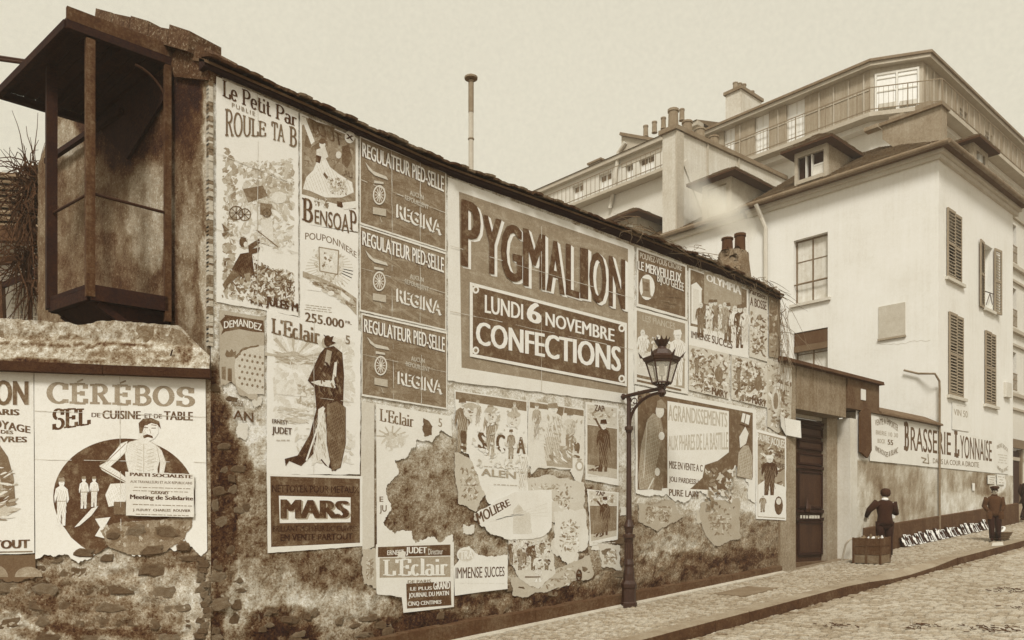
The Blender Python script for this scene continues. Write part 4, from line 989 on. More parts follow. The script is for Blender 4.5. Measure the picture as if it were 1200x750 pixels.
def window(parent, axis, fixed, a0, a1, z0, z1, d=1, depth=.18, panes=(2, 3), frame_m=None, curtain=None, sill=True, name='window', dark=False, fw=.05):
    fm = frame_m or M_sash
    def bx(b, p0, p1, q0, q1, o0, o1, m):
        o0, o1 = sorted((fixed + o0 * d, fixed + o1 * d))
        if axis == 'x': b.box(p0, p1, o0, o1, q0, q1, m)
        else: b.box(o0, o1, p0, p1, q0, q1, m)
    b = MB(); nx, nz = panes; W = (a1 - a0); H = (z1 - z0)
    bx(b, a0, a0 + fw, z0, z1, depth, depth + .06, fm); bx(b, a1 - fw, a1, z0, z1, depth, depth + .06, fm)
    bx(b, a0 + fw, a1 - fw, z0, z0 + fw, depth, depth + .058, fm); bx(b, a0 + fw, a1 - fw, z1 - fw, z1, depth, depth + .058, fm)
    for i in range(1, nx): bx(b, a0 + W * i / nx - fw * .5, a0 + W * i / nx + fw * .5, z0 + fw, z1 - fw, depth + .006, depth + .05, fm)
    for j in range(1, nz): bx(b, a0 + fw, a1 - fw, z0 + H * j / nz - fw * .3, z0 + H * j / nz + fw * .3, depth + .012, depth + .044, fm)
    f = b.build(name, parent)
    g = M_dark if dark else (curtain or M_curt)
    for i in range(nx):
        for j in range(nz):
            b = MB(); bx(b, a0 + W * i / nx + fw * .4, a0 + W * (i + 1) / nx - fw * .4, z0 + H * j / nz + fw * .2, z0 + H * (j + 1) / nz - fw * .2, depth + .022, depth + .03, g if not isinstance(g, list) else g[j % len(g)]); b.build('pane', f)
    if sill:
        b = MB(); bx(b, a0 - .1, a1 + .1, z0 - .09, z0 - .003, -.09, depth - .002, M_corn); b.build('sill', parent)
    return f
def shutter(parent, hinge, vec, z0, z1, m=M_shut):      # vec: horizontal direction and width of the leaf
    hinge = Vector(hinge); vec = Vector(vec); w = vec.length; u = vec.normalized(); n = Vector((u.y, -u.x, 0)); th = .04; zsg = -1 if n.y < 0 else 1
    def P(a, o, z): q = hinge + u * a + n * o; return (q.x, q.y, z)
    def bar(b, a0, a1, zz0, zz1, o0=0, o1=th): b.hexa([P(a0, o0, zz0), P(a1, o0, zz0), P(a1, o1, zz0), P(a0, o1, zz0), P(a0, o0, zz1), P(a1, o0, zz1), P(a1, o1, zz1), P(a0, o1, zz1)], m)
    b = MB(); bar(b, 0, .055, z0, z1); bar(b, w - .055, w, z0, z1)
    zm = (z0 + z1) / 2
    for zz in (z0, zm - .04, z1 - .08): bar(b, .056, w - .056, zz, zz + .08, .001, th - .001)
    s = b.build('shutter', parent)
    n_ = int((z1 - z0 - .2) / .085)
    me = None
    for half in ((z0 + .09, zm - .05), (zm + .05, z1 - .09)):
        k = max(1, int((half[1] - half[0]) / .085)); st = (half[1] - half[0]) / k
        for i in range(k):
            zz = half[0] + st * (i + .5)
            if me is None:
                b = MB(); p0 = hinge; b.hexa([tuple(Vector(P(a, o, z)) - Vector((hinge.x, hinge.y, 0))) for a, o, z in ((.056, -.004, -.036 * zsg), (w - .056, -.004, -.036 * zsg), (w - .056, .002, -.026 * zsg), (.056, .002, -.026 * zsg), (.056, .038, .024 * zsg), (w - .056, .038, .024 * zsg), (w - .056, .044, .034 * zsg), (.056, .044, .034 * zsg))], m)
                ob = b.build('slat', s, org=(0, 0, 0)); me = ob.data
            else:
                ob = bpy.data.objects.new('slat', me); COL.objects.link(ob); ob.parent = s
            ob.location = Vector((hinge.x, hinge.y, zz)) - ORG[s.name]
    return s
def wa(plane, pxa, pxb, pt, pb, ax):        # px rectangle on a plane -> a0,a1,z0,z1
    a = plane.P(pxa, pt); c = plane.P(pxb, pb); t = plane.P((pxa + pxb) / 2, pt); bt = plane.P((pxa + pxb) / 2, pb)
    p, q = (a.x, c.x) if ax == 'x' else (a.y, c.y); return min(p, q), max(p, q), bt.z, t.z
LW1 = wa(AL, 930, 970, 277, 353, 'y'); LW2 = wa(AL, 930, 970, 387, 440, 'y'); LW2 = (LW1[0], LW1[1], LW2[3] - (LW1[3] - LW1[2]), LW2[3])
def lo(p, h): return p
FW1 = wa(MW, 1109, 1127, 249, 329, 'x'); FW2 = wa(MW, 1153, 1163, 288, 363, 'x'); FW3 = wa(MW, 1111, 1129, 369, 465, 'x'); FW4 = wa(MW, 1153.5, 1167, 390, 475, 'x')
zbase = gz(HX0) - .2
b = MB(); walled(b, 'y', HX0, 9.0, HP1, 3.2, zE, [LW1, LW2], M_house)
walled(b, 'x', 9.0, HX0, HX1, zbase, zE, [FW1, FW2, FW3, FW4], M_house)
b.face([(HX1, 9.0, zbase), (HX1, HP1, zbase), (HX1, HP1, zE), (HX1, 9.0, zE)], M_house)
b.face([(HX0, HP1, zbase), (HX1, HP1, zbase), (HX1, HP1, zE), (HX0, HP1, zE)], M_house)
b.face([(HX0, 9.0, zbase), (HX0, HP1, zbase), (HX0, HP1, 3.2), (HX0, 9.0, 3.2)], M_house)
b.box(HX0 + .6, HX1 - .6, 9.6, HP1 - .6, zbase, zE - .1, M_dark)
b.keep = False
b.build('wall', house)
window(house, 'y', HX0, *LW1, panes=(2, 3), frame_m=M_sashd, fw=.05, depth=.16)
w2 = window(house, 'y', HX0, *LW2, panes=(2, 3), frame_m=M_sashd, fw=.05, depth=.2, sill=True)
simple('blind', lambda b: (b.box(HX0 + .03, HX0 + .12, LW2[0] + .01, LW2[1] - .01, LW2[3] - .42, LW2[3] - .01, M_blind), b.box(HX0 + .0, HX0 + .12, LW2[0] + .01, LW2[1] - .01, LW2[3] - .62, LW2[3] - .43, mat('blind_drop', .36, .05, 3, .05, 30))), house)
simple('crossbar', lambda b: b.tube([(HX0 + .05, LW1[0], LW1[2] + .62), (HX0 + .05, LW1[1], LW1[2] + .62)], .025, M_sashd, 6), house)
for (f, op) in ((FW1, 0), (FW2, 1), (FW3, 0), (FW4, 0)):
    window(house, 'x', 9.0, *f, panes=(2, 3), dark=False, curtain=[M_curt, M_dark], fw=.06, depth=.2)
    hw = (f[1] - f[0]) / 2
    if not op:
        shutter(house, (f[0], 8.985, 0), (hw - .005, 0, 0), f[2], f[3]); shutter(house, (f[1], 8.985, 0), (-hw + .005, 0, 0), f[2], f[3])
    else:
        shutter(house, (f[0] - .02, 8.96, 0), (-hw * 1.25, -.05, 0), f[2] - .05, f[3]); shutter(house, (f[1] + .02, 8.96, 0), (hw * 1.25, -.05, 0), f[2] - .05, f[3])
        simple('window_bar', lambda b: (b.tube([(f[0], 8.97, f[2] + .5), (f[1], 8.97, f[2] + .55)], .015, M_iron, 5), b.tube([(f[0] + .1, 8.97, f[2] + .1), ((f[0] + f[1]) / 2, 8.95, f[2] + .5), (f[1] - .1, 8.97, f[2] + .2)], .012, M_iron, 5)), house)
# blocked opening plaque on the left face
PQ = wa(AL, 1030, 1061, 357, 395, 'y')
simple('render_patch', lambda b: b.box(HX0 - .03, HX0 - .001, *PQ, mat('rough_patch', .68, .07, 4, .10, 30, bump=.6)), house)
simple('patch_ledge', lambda b: b.box(HX0 - .06, HX0 - .001, PQ[0] - .02, PQ[1] + .02, PQ[2] - .06, PQ[2] - .002, mat('patch_ledge', .52, .1, 3, .1, 20)), house)
# cornice: three steps, then gutter
def ringb(b, o0, z0, z1, m, x1=HX1 + .25):
    b.box(HX0 - o0, HX0 + .3, 9.0 - o0, HP1, z0, z1, m); b.box(HX0 + .301, x1, 9.0 - o0, 9.3, z0 + .001, z1 - .001, m)
simple('cornice', lambda b: (ringb(b, .10, zE - .12, zE, M_corn), ringb(b, .20, zE + .001, zE + .098, M_corn)), house)
ZG = zE + .24
simple('eaves_soffit', lambda b: ringb(b, .36, zE + .10, zE + .14, mat('soffit_board', .30, .06, 3, .06, 20)), house)
gl = [(HX0 - .42, HP1 + .1, ZG - .1), (HX0 - .42, 8.58, ZG - .1), (HX1 + .3, 8.58, ZG - .1)]
simple('gutter', lambda b: (b.tube(gl[:2], .07, M_gut, 10), b.tube(gl[1:], .07, M_gut, 10)), house)
for k in range(11): simple('gutter_joint', lambda b: b.tube([(HX0 + k * .62, 8.58, ZG - .1), (HX0 + k * .62 + .05, 8.58, ZG - .1)], .08, M_gut, 10), house)
for k in range(8): simple('gutter_joint', lambda b: b.tube([(HX0 - .42, 9 + k * .8, ZG - .1), (HX0 - .42, 9.05 + k * .8, ZG - .1)], .08, M_gut, 10), house)
# roof, hipped at the street corner
RZ = 1.9; ro = .34
e0, e1, e2, e3 = Vector((HX0 - ro, 9 - ro, ZG - .06)), Vector((HX1 + .3, 9 - ro, ZG - .06)), Vector((HX1 + .3, HP1, ZG - .06)), Vector((HX0 - ro, HP1, ZG - .06))
r0, r1, r2 = Vector((HX0 + 3.0, 12.0, ZG + RZ)), Vector((HX1, 12.0, ZG + RZ)), Vector((HX0 + 3.0, HP1, ZG + RZ))
rb = MB(); rb.keep = True
rb.face([e0, e1, r1, r0], M_slate); rb.face([e3, e0, r0, r2], M_slate); rb.face([r0, r1, e2 + Vector((0, 0, RZ)), r2], M_slate); rb.face([e1, e2, r1], M_slate); rb.face([e3, e2, r2], M_slate)
hroof = rb.build('roof', house)
sl = MB(); sl.keep = True; rr = random.Random(8)
def slates(sl, A, B, C, D, rows, w):     # A-B eave, D-C ridge
    for i in range(rows):
        u0, u1 = i / rows, (i + 1.3) / rows
        a, c = A.lerp(D, u0), B.lerp(C, u0); a2, c2 = A.lerp(D, min(u1, 1)), B.lerp(C, min(u1, 1)); n = max(1, int((c - a).length / w))
        nrm = (B - A).cross(D - A).normalized()
        if nrm.z < 0: nrm = -nrm
        for k in range(n):
            s0, s1 = (k + .04) / n, (k + .96) / n; h = .028 + rr.uniform(0, .02)
            sl.face([a.lerp(c, s0) + nrm * h, a.lerp(c, s1) + nrm * h, a2.lerp(c2, s1) + nrm * .006, a2.lerp(c2, s0) + nrm * .006], M_slate if rr.random() < .6 else M_slate2)
            sl.face([a.lerp(c, s0), a.lerp(c, s1), a.lerp(c, s1) + nrm * h, a.lerp(c, s0) + nrm * h], M_slate)
slates(sl, e0, e1, r1, r0, 22, .26); slates(sl, e3, e0, r0, r2, 22, .26); sl.build('slates', hroof, kind='stuff')
# dormers: local frame x along facade, y inward, z up
def dormer(parent, fr, w, h, depth, openw, oh=.32, name='dormer', dark=True, rh=.55, cheek=None, openbox=True):
    M_ck = cheek or mat('dormer_cheek', .52, .11, 2.5, .12, 20, bump=.6, fleck=.1)
    M_rf = mat('dormer_slate', .40, .09, 2.5, .12, 20, bump=.6); M_fc = mat('dormer_front', .60, .08, 3, .08, 24, bump=.3); M_un = mat('dormer_soffit', .20, .06, 3, .06, 30)
    d = MB(); P = fr
    def hx(b, x0, x1, y0, y1, z0, z1, m): b.hexa([P(x0, y0, z0), P(x1, y0, z0), P(x1, y1, z0), P(x0, y1, z0), P(x0, y0, z1), P(x1, y0, z1), P(x1, y1, z1), P(x0, y1, z1)], m)
    f = (w - openw) / 2
    b = MB(); hx(b, 0, f, 0, .12, 0, h, M_fc); hx(b, w - f, w, 0, .12, 0, h, M_fc); hx(b, f, w - f, .0, .12, h - .16, h, M_fc); hx(b, f, w - f, -.05, .12, 0, .12, M_fc)
    dm = b.build(name, parent)
    b = MB(); hx(b, 0.0, .07, .121, depth, -.4, h - .002, M_ck); hx(b, w - .07, w, .121, depth, -.4, h - .002, M_ck); b.build('cheek', dm)
    b = MB(); hx(b, f, w - f, .13, .16, .12, h - .16, M_dark if dark else M_curt); b.build('opening', dm)
    if openbox:
        b = MB(); ow = openw / 2 * .9
        for s_ in (0, 1):
            hx(b, w / 2 + s_ * ow * .5 - ow * .4, w / 2 + s_ * ow * .5 - ow * .34, -.02, .12, .14, h - .2, M_sash)
        hx(b, w / 2 + .02, w - f - .03, .08, .12, h * .45, h * .5, M_sash); hx(b, w / 2 + .06, w - f - .03, .09, .13, .15, h * .45, M_curt); b.build('casement', dm)
    b = MB(); z0 = h; z1 = h + .06
    q = [P(-oh, -oh, z1), P(w + oh, -oh, z1), P(w + oh, depth, z1), P(-oh, depth, z1)]; t0, t1 = P(w / 2, w * .45, z1 + rh), P(w / 2, depth, z1 + rh)
    b.face([q[0], q[1], t0], M_rf); b.face([q[1], q[2], t1, t0], M_rf); b.face([q[3], q[0], t0, t1], M_rf); b.face([q[2], q[3], t1], M_rf)
    hx(b, -oh, w + oh, -oh, depth, z0, z1 - .004, M_un); b.keep = True; b.build('dormer_roof', dm)
    b = MB(); b.keep = True
    for A, B, C, D in ((q[0], q[1], t0, t0), (q[1], q[2], t1, t0), (q[3], q[0], t0, t1)): slates(b, Vector(A), Vector(B), Vector(C), Vector(D), 6, .24)
    b.build('dormer_slates', dm, kind='stuff')
    return dm
def frL(y0, x0, z0): return lambda x, y, z: Vector((x0 + y, y0 - x, z0 + z))      # faces -x, local x runs towards the street
def frF(x0, y0, z0): return lambda x, y, z: Vector((x0 + x, y0 + y, z0 + z))
DL = Plane((HX0 + .25, 0), (0, 1))
a, c = DL.P(931, 215), DL.P(969, 205)
zb = (DL.P(950, 212).z); zt = DL.P(950, 174).z
dormer(house, frL(a.y, HX0 + .25, zb), a.y - c.y, zt - zb, 2.3, (a.y - c.y) * .8)
DF = Plane((0, 9.12), (1, 0))
a, c = DF.P(1141, 190), DF.P(1158, 200); zb = DF.P(1150, 216).z; zt = DF.P(1150, 174).z
dormer(house, frF(a.x, 9.12, ZG - .1), c.x - a.x, zt - ZG + .1, 2.6, (c.x - a.x) * .6, oh=.26, rh=.4)
# fire wall stump on the roof
FWp = Plane((HX0 + 1.9, 0), (0, 1)); a = FWp.P(1034, 150); c = FWp.P(1103, 124)
m_fw = mat('fire_wall', .50, .10, 1.6, .12, 16, bump=.4, streak=.05)
zlow = FWp.P(1100, 180).z
def fwall(b):
    pts = [(a.y, a.z - .35)] + [(a.y + (c.y - a.y) * t, a.z - .35 - (a.z - zlow - .0) * math.sin(t * math.pi / 2) * .9) for t in (.15, .3, .5, .7)] + [(c.y, zlow - .2), (c.y, c.z), (a.y, c.z + (a.z - a.z) )]
    b.prism([Vector((HX0 + 1.9, p[0], p[1])) for p in pts], (.45, 0, 0), m_fw)
simple('fire_wall', fwall, house)
simple('fire_wall_coping', lambda b: b.box(HX0 + 1.8, HX0 + 2.45, c.y - .06, a.y + .06, c.z + .002, c.z + .10, M_gut), house)
simple('chimney_base', lambda b: [b.box(HX0 + 2.0, HX0 + 2.3, c.y + .35 + k * .8, c.y + .8 + k * .8, c.z + .101, c.z + .34 - k * .06, m_fw) for k in range(3)], house)
# rainwater pipes
simple('downpipe', lambda b: (b.tube([(HX0 - .45, HP1 - .55, ZG - .15), (HX0 - .2, HP1 - .6, ZG - .55), (HX0 - .12, HP1 - .7, ZG - .9), (HX0 - .12, HP1 - .7, 4.5)], .07, M_corn, 8)), house)
pp = mp(1098, 500).x
simple('wall_pipe', lambda b: (b.tube([(pp, 8.93, gz(pp) + .1), (pp, 8.93, mp(1098, 455).z), (pp - .02, 8.93, mp(1098, 447).z), (pp - .2, 8.98, mp(1094, 440).z + .05), (HX0 - .1, 9.5, mp(1094, 440).z + .15), (HX0 - .1, 9.9, mp(1094, 440).z + .3)], .03, M_gut, 7)), house)
simple('sill_board', lambda b: b.box(mp(1176, 440).x, mp(1182, 440).x, 8.9, 9.0, mp(1179, 466).z, mp(1179, 449).z, M_pale), house)

# ------------------------------------------------------------------ neighbour wing behind the house: pale facade with slate roof and two dormers
wing = thing('rear_wing', (HX0, HP1, 1.6), 'lower pale rear wing with slate roof and two dormers beyond the corner house', 'house')
ZW = zE - .1; WP1 = 27.5
hz1 = []
b = MB(); b.keep = True
b.face([(HX0 + .01, HP1 + .01, 1), (HX0 + .01, WP1, 1), (HX0 + .01, WP1, ZW), (HX0 + .01, HP1 + .01, ZW)], M_house); b.face([(HX0, WP1, 1), (HX0 + 7, WP1, 1), (HX0 + 7, WP1, ZW), (HX0, WP1, ZW)], M_house); b.build('wall', wing)
simple('cornice', lambda b: b.box(HX0 - .15, HX0 + .2, HP1 + .102, WP1, ZW, ZW + .16, M_corn), wing)
simple('gutter', lambda b: b.tube([(HX0 - .3, HP1 + .15, ZW + .2), (HX0 - .3, WP1, ZW + .2)], .08, M_gut, 8), wing)
b = MB(); b.keep = True; A_, B_, C_, D_ = Vector((HX0 - .3, WP1, ZW + .2)), Vector((HX0 - .3, HP1 + .01, ZW + .2)), Vector((HX0 + 3.6, HP1 + .01, ZW + 2.3)), Vector((HX0 + 3.6, WP1, ZW + 2.3))
b.face([A_, B_, C_, D_], M_slate); b.face([D_, C_, Vector((HX0 + 7.2, HP1, ZW + 1)), Vector((HX0 + 7.2, WP1, ZW + 1))], M_slate); wroof = b.build('roof', wing)
b = MB(); b.keep = True; slates(b, A_, B_, C_, D_, 20, .3); b.build('slates', wroof, kind='stuff')
M_ck2 = mat('dormer_cheek_pale', .66, .08, 2.5, .08, 20, bump=.4)
for (xa, xb, yt, yb, cu) in ((822, 856, 212, 246, M_curt), (720, 745, 257, 282, M_curt)):
    a, c = DL.P(xa, yt), DL.P(xb, yt); zt = DL.P((xa + xb) / 2, yt).z; zb = max(ZW + .15, zt - 1.7)
    dormer(wing, frL(a.y, HX0 + .3, zb), a.y - c.y, zt - zb, 2.6, (a.y - c.y) * .66, dark=False, cheek=M_ck2, openbox=False, rh=.5, oh=.4)

# ------------------------------------------------------------------ tall party wall with chimney pots between the wing and the block
PWy = AL.P(790, 160).y; pwz = AL.P(790, 151).z
party = thing('party_wall', (HX0, PWy, ZW), 'tall grey party wall with chimney pots and sloping pipe scars rising above the wing', 'wall')
m_pw = mat('party_render', .72, .10, .8, .10, 12, bump=.3, streak=.06); m_pwd = mat('party_flue', .64, .08, 1.2, .1, 14, bump=.3)
xe = BL.q.x - .05
simple('wall', lambda b: b.hexa([(HX0 + .1, PWy, ZW), (xe, PWy, ZW), (xe, PWy + .6, ZW), (HX0 + .1, PWy + .6, ZW), (HX0 + .1, PWy, pwz), (xe, PWy, pwz + .3), (xe, PWy + .6, pwz + .3), (HX0 + .1, PWy + .6, pwz)], m_pw), party)
simple('coping', lambda b: b.hexa([(HX0 - .02, PWy - .1, pwz), (xe, PWy - .1, pwz + .3), (xe, PWy + .7, pwz + .3), (HX0 - .02, PWy + .7, pwz), (HX0 - .02, PWy - .1, pwz + .16), (xe, PWy - .1, pwz + .46), (xe, PWy + .7, pwz + .46), (HX0 - .02, PWy + .7, pwz + .16)], M_gut), party)
simple('flue', lambda b: (b.box(HX0 + .08, HX0 + .5, PWy - .06, PWy - .002, ZW, pwz - .02, m_pwd), b.beam((HX0 + .6, PWy - .03, pwz - 1.0), (HX0 + 2.2, PWy - .03, pwz - 3.0), .05, .35, M_pale), b.box(HX0 + 2.0, HX0 + 2.08, PWy - .05, PWy - .002, ZW + 1, pwz + .1, m_pwd), b.box(HX0 + 4.1, HX0 + 4.18, PWy - .05, PWy - .002, ZW + 1, pwz + .2, m_pwd)), party)
M_pot = mat('chimney_pot', .46, .08, 3, .08, 20)
def pot(parent, x, y, z, h=.5, r=.14, m=None): simple('chimney_pot', lambda b: b.loft([((x, y, z), r * 1.15, r * 1.15), ((x, y, z + h * .1), r, r), ((x, y, z + h * .85), r * .92, r * .92), ((x, y, z + h * .88), r * 1.08, r * 1.08), ((x, y, z + h), r * 1.05, r * 1.05)], m or M_pot, 10), parent)
for k, (dx, hh) in enumerate(((.35, .75), (1.2, .55), (2.0, .5), (2.9, .45))): pot(party, HX0 + dx, PWy + .3, pwz + .16 + dx * .04, hh, .2)

# ------------------------------------------------------------------ tall apartment block with zinc attic storey
M_zinc = mat('zinc_sheet', .54, .07, .9, .08, 14, rough=.6, streak=.09); M_zinc2 = mat('zinc_sheet_pale', .62, .06, .9, .07, 14, rough=.6, streak=.07)
M_bw = mat('block_render', .80, .05, .8, .05, 14, bump=.1, streak=.03); M_bcor = mat('block_cornice', .62, .06, 2, .07, 20)
KX, KY = BL.q.x, 12.8
zAt = BF.P(1072, 62).z; zAb = BF.P(1072, 126).z; KC = BL.P(1020, 66); YE = BL.P(822, 150).y
block = thing('apartment_block', (KX, KY, gz(KX)), 'tall pale apartment block with zinc attic storey, balcony rail and chamfered corner', 'apartment building')
ch = KC.y - KY          # chamfer length along the left face
XE = 62.0
# chamfer: from (KX, KY+ch) to a point on the street facade
CH0 = Vector((KX, KY + ch)); 
CH1 = Vector((BF.P(1072, 62).x, KY))
if (CH1 - CH0).length < .5: CH1.x += 1
CX = CH1.x
# choose the corner so that the chamfer reads as in the photograph: left corner at px 1020, right corner at px 1072
def edge(p, q, z0, z1, b, m): b.face([(p[0], p[1], z0), (q[0], q[1], z0), (q[0], q[1], z1), (p[0], p[1], z1)], m)
CH0 = Vector((KX - 0.0, KC.y)); CH1 = Vector((KX + .9, KY)) if abs(CH1.x - KX) < .3 else CH1
pts = [(KX, YE), tuple(CH0), tuple(CH1), (XE, KY)]
wins_s = []
b = MB()
# attic storey
AW = [wa(BL, 921, 943, 113, 164, 'y'), wa(BL, 884, 901, 133, 178, 'y'), wa(BL, 848, 861, 150, 185, 'y')]
zAbt = zAb + .05
AW = [(w[0], w[1], zAbt + .02, zAbt + 2.15) for w in AW]
bb_ = MB(); walled(bb_, 'y', KX, CH0.y, YE, zAbt, zAt, AW, M_zinc); 
edge(CH0, CH1, zAbt, zAt, bb_, M_zinc2)
SW_ = [(x, x + .9, zAbt + .6, zAbt + 1.5) for x in (36.5, 39.5, 46, 52)]
walled(bb_, 'x', KY, CH1.x, XE, zAbt, zAt, SW_, M_zinc); bb_.box(KX + .5, XE, KY + 1.0, YE, zAbt, zAt - .02, M_dark)
attic = bb_.build('attic', block)
M_bright = mat('white_curtain', .92, .06, 3, .05, 20, streak=.08)
for w in AW: window(block, 'y', KX, *w, panes=(2, 3), curtain=M_bright, fw=.07, sill=False, depth=.12)
for w in SW_: window(block, 'x', KY, *w, panes=(2, 2), dark=True, fw=.05, sill=False, depth=.1)
# corner french window
mid = CH0.lerp(CH1, .5); u = (CH1 - CH0).normalized(); n2 = Vector((u.y, -u.x)); n2 = n2 if n2.dot(Vector((-1, -1))) > 0 else -n2
def cw(a, o, z): q = mid + u * a + n2 * o; return (q.x, q.y, z)
hwid = (CH1 - CH0).length * .42
def cb(b, a0, a1, z0, z1, o0, o1, m): b.hexa([cw(a0, o0, z0), cw(a1, o0, z0), cw(a1, o1, z0), cw(a0, o1, z0), cw(a0, o0, z1), cw(a1, o0, z1), cw(a1, o1, z1), cw(a0, o1, z1)], m)
wf = simple('corner_window', lambda b: (cb(b, -hwid, -hwid + .07, zAbt, zAt - .22, .01, .07, M_sash), cb(b, hwid - .07, hwid, zAbt, zAt - .22, .01, .07, M_sash), cb(b, -.04, .04, zAbt, zAt - .22, .01, .072, M_sash), cb(b, -hwid + .07, hwid - .07, zAt - .3, zAt - .22, .01, .068, M_sash), cb(b, -hwid + .07, hwid - .07, zAbt + 1.05, zAbt + 1.1, .01, .06, M_sash), cb(b, -hwid + .07, hwid - .07, zAbt + 1.55, zAbt + 1.59, .01, .06, M_sash)), block)
for s_ in (-1, 1): simple('pane', lambda b: cb(b, min(s_ * .05, s_ * (hwid - .08)), max(s_ * .05, s_ * (hwid - .08)), zAbt + .05, zAt - .3, .012, .03, M_bright), wf)
simple('flower_box', lambda b: (cb(b, -hwid * .9, -hwid * .1, zAbt + .1, zAbt + .3, .5, .7, M_pale), cb(b, hwid * .05, hwid * .8, zAbt + .1, zAbt + .28, .5, .7, M_pale)), block)
# standing seams of the zinc
sm = MB()
y = CH0.y + .25
while y < YE:
    if not any(w[0] - .1 < y < w[1] + .1 for w in AW): sm.box(KX - .05, KX - .001, y - .025, y + .025, zAbt, zAt - .1, M_zinc2)
    y += .62
x = CH1.x + .3
while x < XE: sm.box(x - .025, x + .025, KY - .05, KY - .001, zAbt, zAt - .1, M_zinc2); x += .62
sm.box(KX - .03, KX - .001, CH0.y, YE, zAt - .8, zAt - .77, M_zinc2); sm.build('zinc_seams', block, kind='stuff')
def skirt(nm, o, z0, z1, m, ov=.0):      # band following the block's outline
    L = [Vector((KX - o, YE)), Vector((KX - o, CH0.y - o * .4)), Vector((CH1.x - o * .4, KY - o)), Vector((XE, KY - o))]; I = [Vector((KX + .2, YE)), Vector((KX + .2, CH0.y + .2)), Vector((CH1.x + .2, KY + .2)), Vector((XE, KY + .2))]
    b = MB()
    for i in range(3):
        b.hexa([(*L[i], z0), (*L[i + 1], z0), (*I[i + 1], z0), (*I[i], z0), (*L[i], z1), (*L[i + 1], z1), (*I[i + 1], z1), (*I[i], z1)], m)
    return b.build(nm, block)
skirt('cornice', .30, zAt, zAt + .14, M_bcor); skirt('roof_edge', .38, zAt + .142, zAt + .24, M_gut); skirt('balcony_slab', .85, zAb - .16, zAb, M_bcor); skirt('slab_moulding', .4, zAb - .36, zAb - .162, M_bw)
simple('roof', lambda b: b.hexa([(KX - .2, YE, zAt + .2), (CH1.x, KY + .1, zAt + .2), (XE, KY - .1, zAt + .2), (XE, YE, zAt + .2), (KX + 3, YE, zAt + .7), (KX + 3.2, KY + 3, zAt + .7), (XE, KY + 3, zAt + .7), (XE, YE, zAt + .7)], M_slate), block)
# balcony rail
rl = MB(); o = .8
L = [Vector((KX - o, YE)), Vector((KX - o, CH0.y - o * .4)), Vector((CH1.x - o * .4, KY - o)), Vector((XE, KY - o))]
M_rail = mat('rail_iron', .46, .05, 3, .05, 30)
for i in range(3):
    p, q = L[i], L[i + 1]; n = int((q - p).length / .16)
    for zz in (.95, .12): rl.beam((*p, zAb + zz), (*q, zAb + zz), .03, .03, M_rail)
    for k in range(n + 1):
        c2 = p.lerp(q, k / n); rl.beam((*c2, zAb + .01), (*c2, zAb + .95), .010 if k % 8 else .03, .010 if k % 8 else .03, M_rail)
rl.build('balcony_rail', block)
# lower storeys of the street facade and the left face
b = MB(); FWN = []
zl = [zAb - 3.0 * k - .55 for k in range(1, 6)]
x = CH1.x + 1.2
while x < XE - 1.5:
    for k, z in enumerate(zl): FWN.append((x, x + 1.0, z, z + 1.85))
    x += 2.15
FWN = [w for w in FWN if w[2] > gz(w[0]) + 3.0]
walled(b, 'x', KY, CH1.x, XE, -.5, zAb - .36, FWN, M_bw); edge(CH0, CH1, -.5, zAb - .36, b, M_bw)
LWN = [(18.3, 19.2, zAb - 2.2, zAb - .9), (20.5, 21.4, zAb - 2.2, zAb - .9)]
walled(b, 'y', KX, CH0.y, YE, -.5, zAb - .36, LWN, M_bw); b.box(KX + .8, XE - .5, KY + .8, YE - .5, -.5, zAb - .5, M_dark); b.build('wall', block)
for w in LWN: window(block, 'y', KX, *w, panes=(2, 2), dark=True, fw=.06, depth=.14)
for w in FWN:
    px, py = proj(w[0], KY, w[2])
    if px < 1225: 
        window(block, 'x', KY, *w, panes=(2, 2), curtain=[M_curt, M_dark], fw=.06, depth=.2)
        simple('window_rail', lambda b: [b.box(w[0], w[1], KY - .05, KY - .02, w[2] + zz, w[2] + zz + .04, M_rail) for zz in (.05, .5, .8)] + [b.box(w[0] + .12 * k, w[0] + .12 * k + .02, KY - .045, KY - .025, w[2] + .09, w[2] + .8, M_rail) for k in range(9)], block)
for z in zl: simple('string_course', lambda b: (b.box(CH1.x, XE, KY - .16, KY - .002, z - .28, z - .12, M_bcor), b.box(CH1.x, XE, KY - .1, KY - .003, z + 2.1, z + 2.2, M_bcor)), block)
# shop front band at street level
simple('shop_front', lambda b: ([b.box(38 + 1.4 * k, 38.25 + 1.4 * k, KY - .2, KY - .004, gz(38), gz(38) + 2.9, M_sashd) for k in range(10)], b.box(37.8, 52, KY - .35, KY - .21, gz(38) + 2.9, gz(38) + 3.3, M_sashd), [b.box(38.26 + 1.4 * k, 39.39 + 1.4 * k, KY - .12, KY - .01, gz(38) + .2, gz(38) + 2.8, M_curt if k % 3 else M_dark) for k in range(9)]), block)
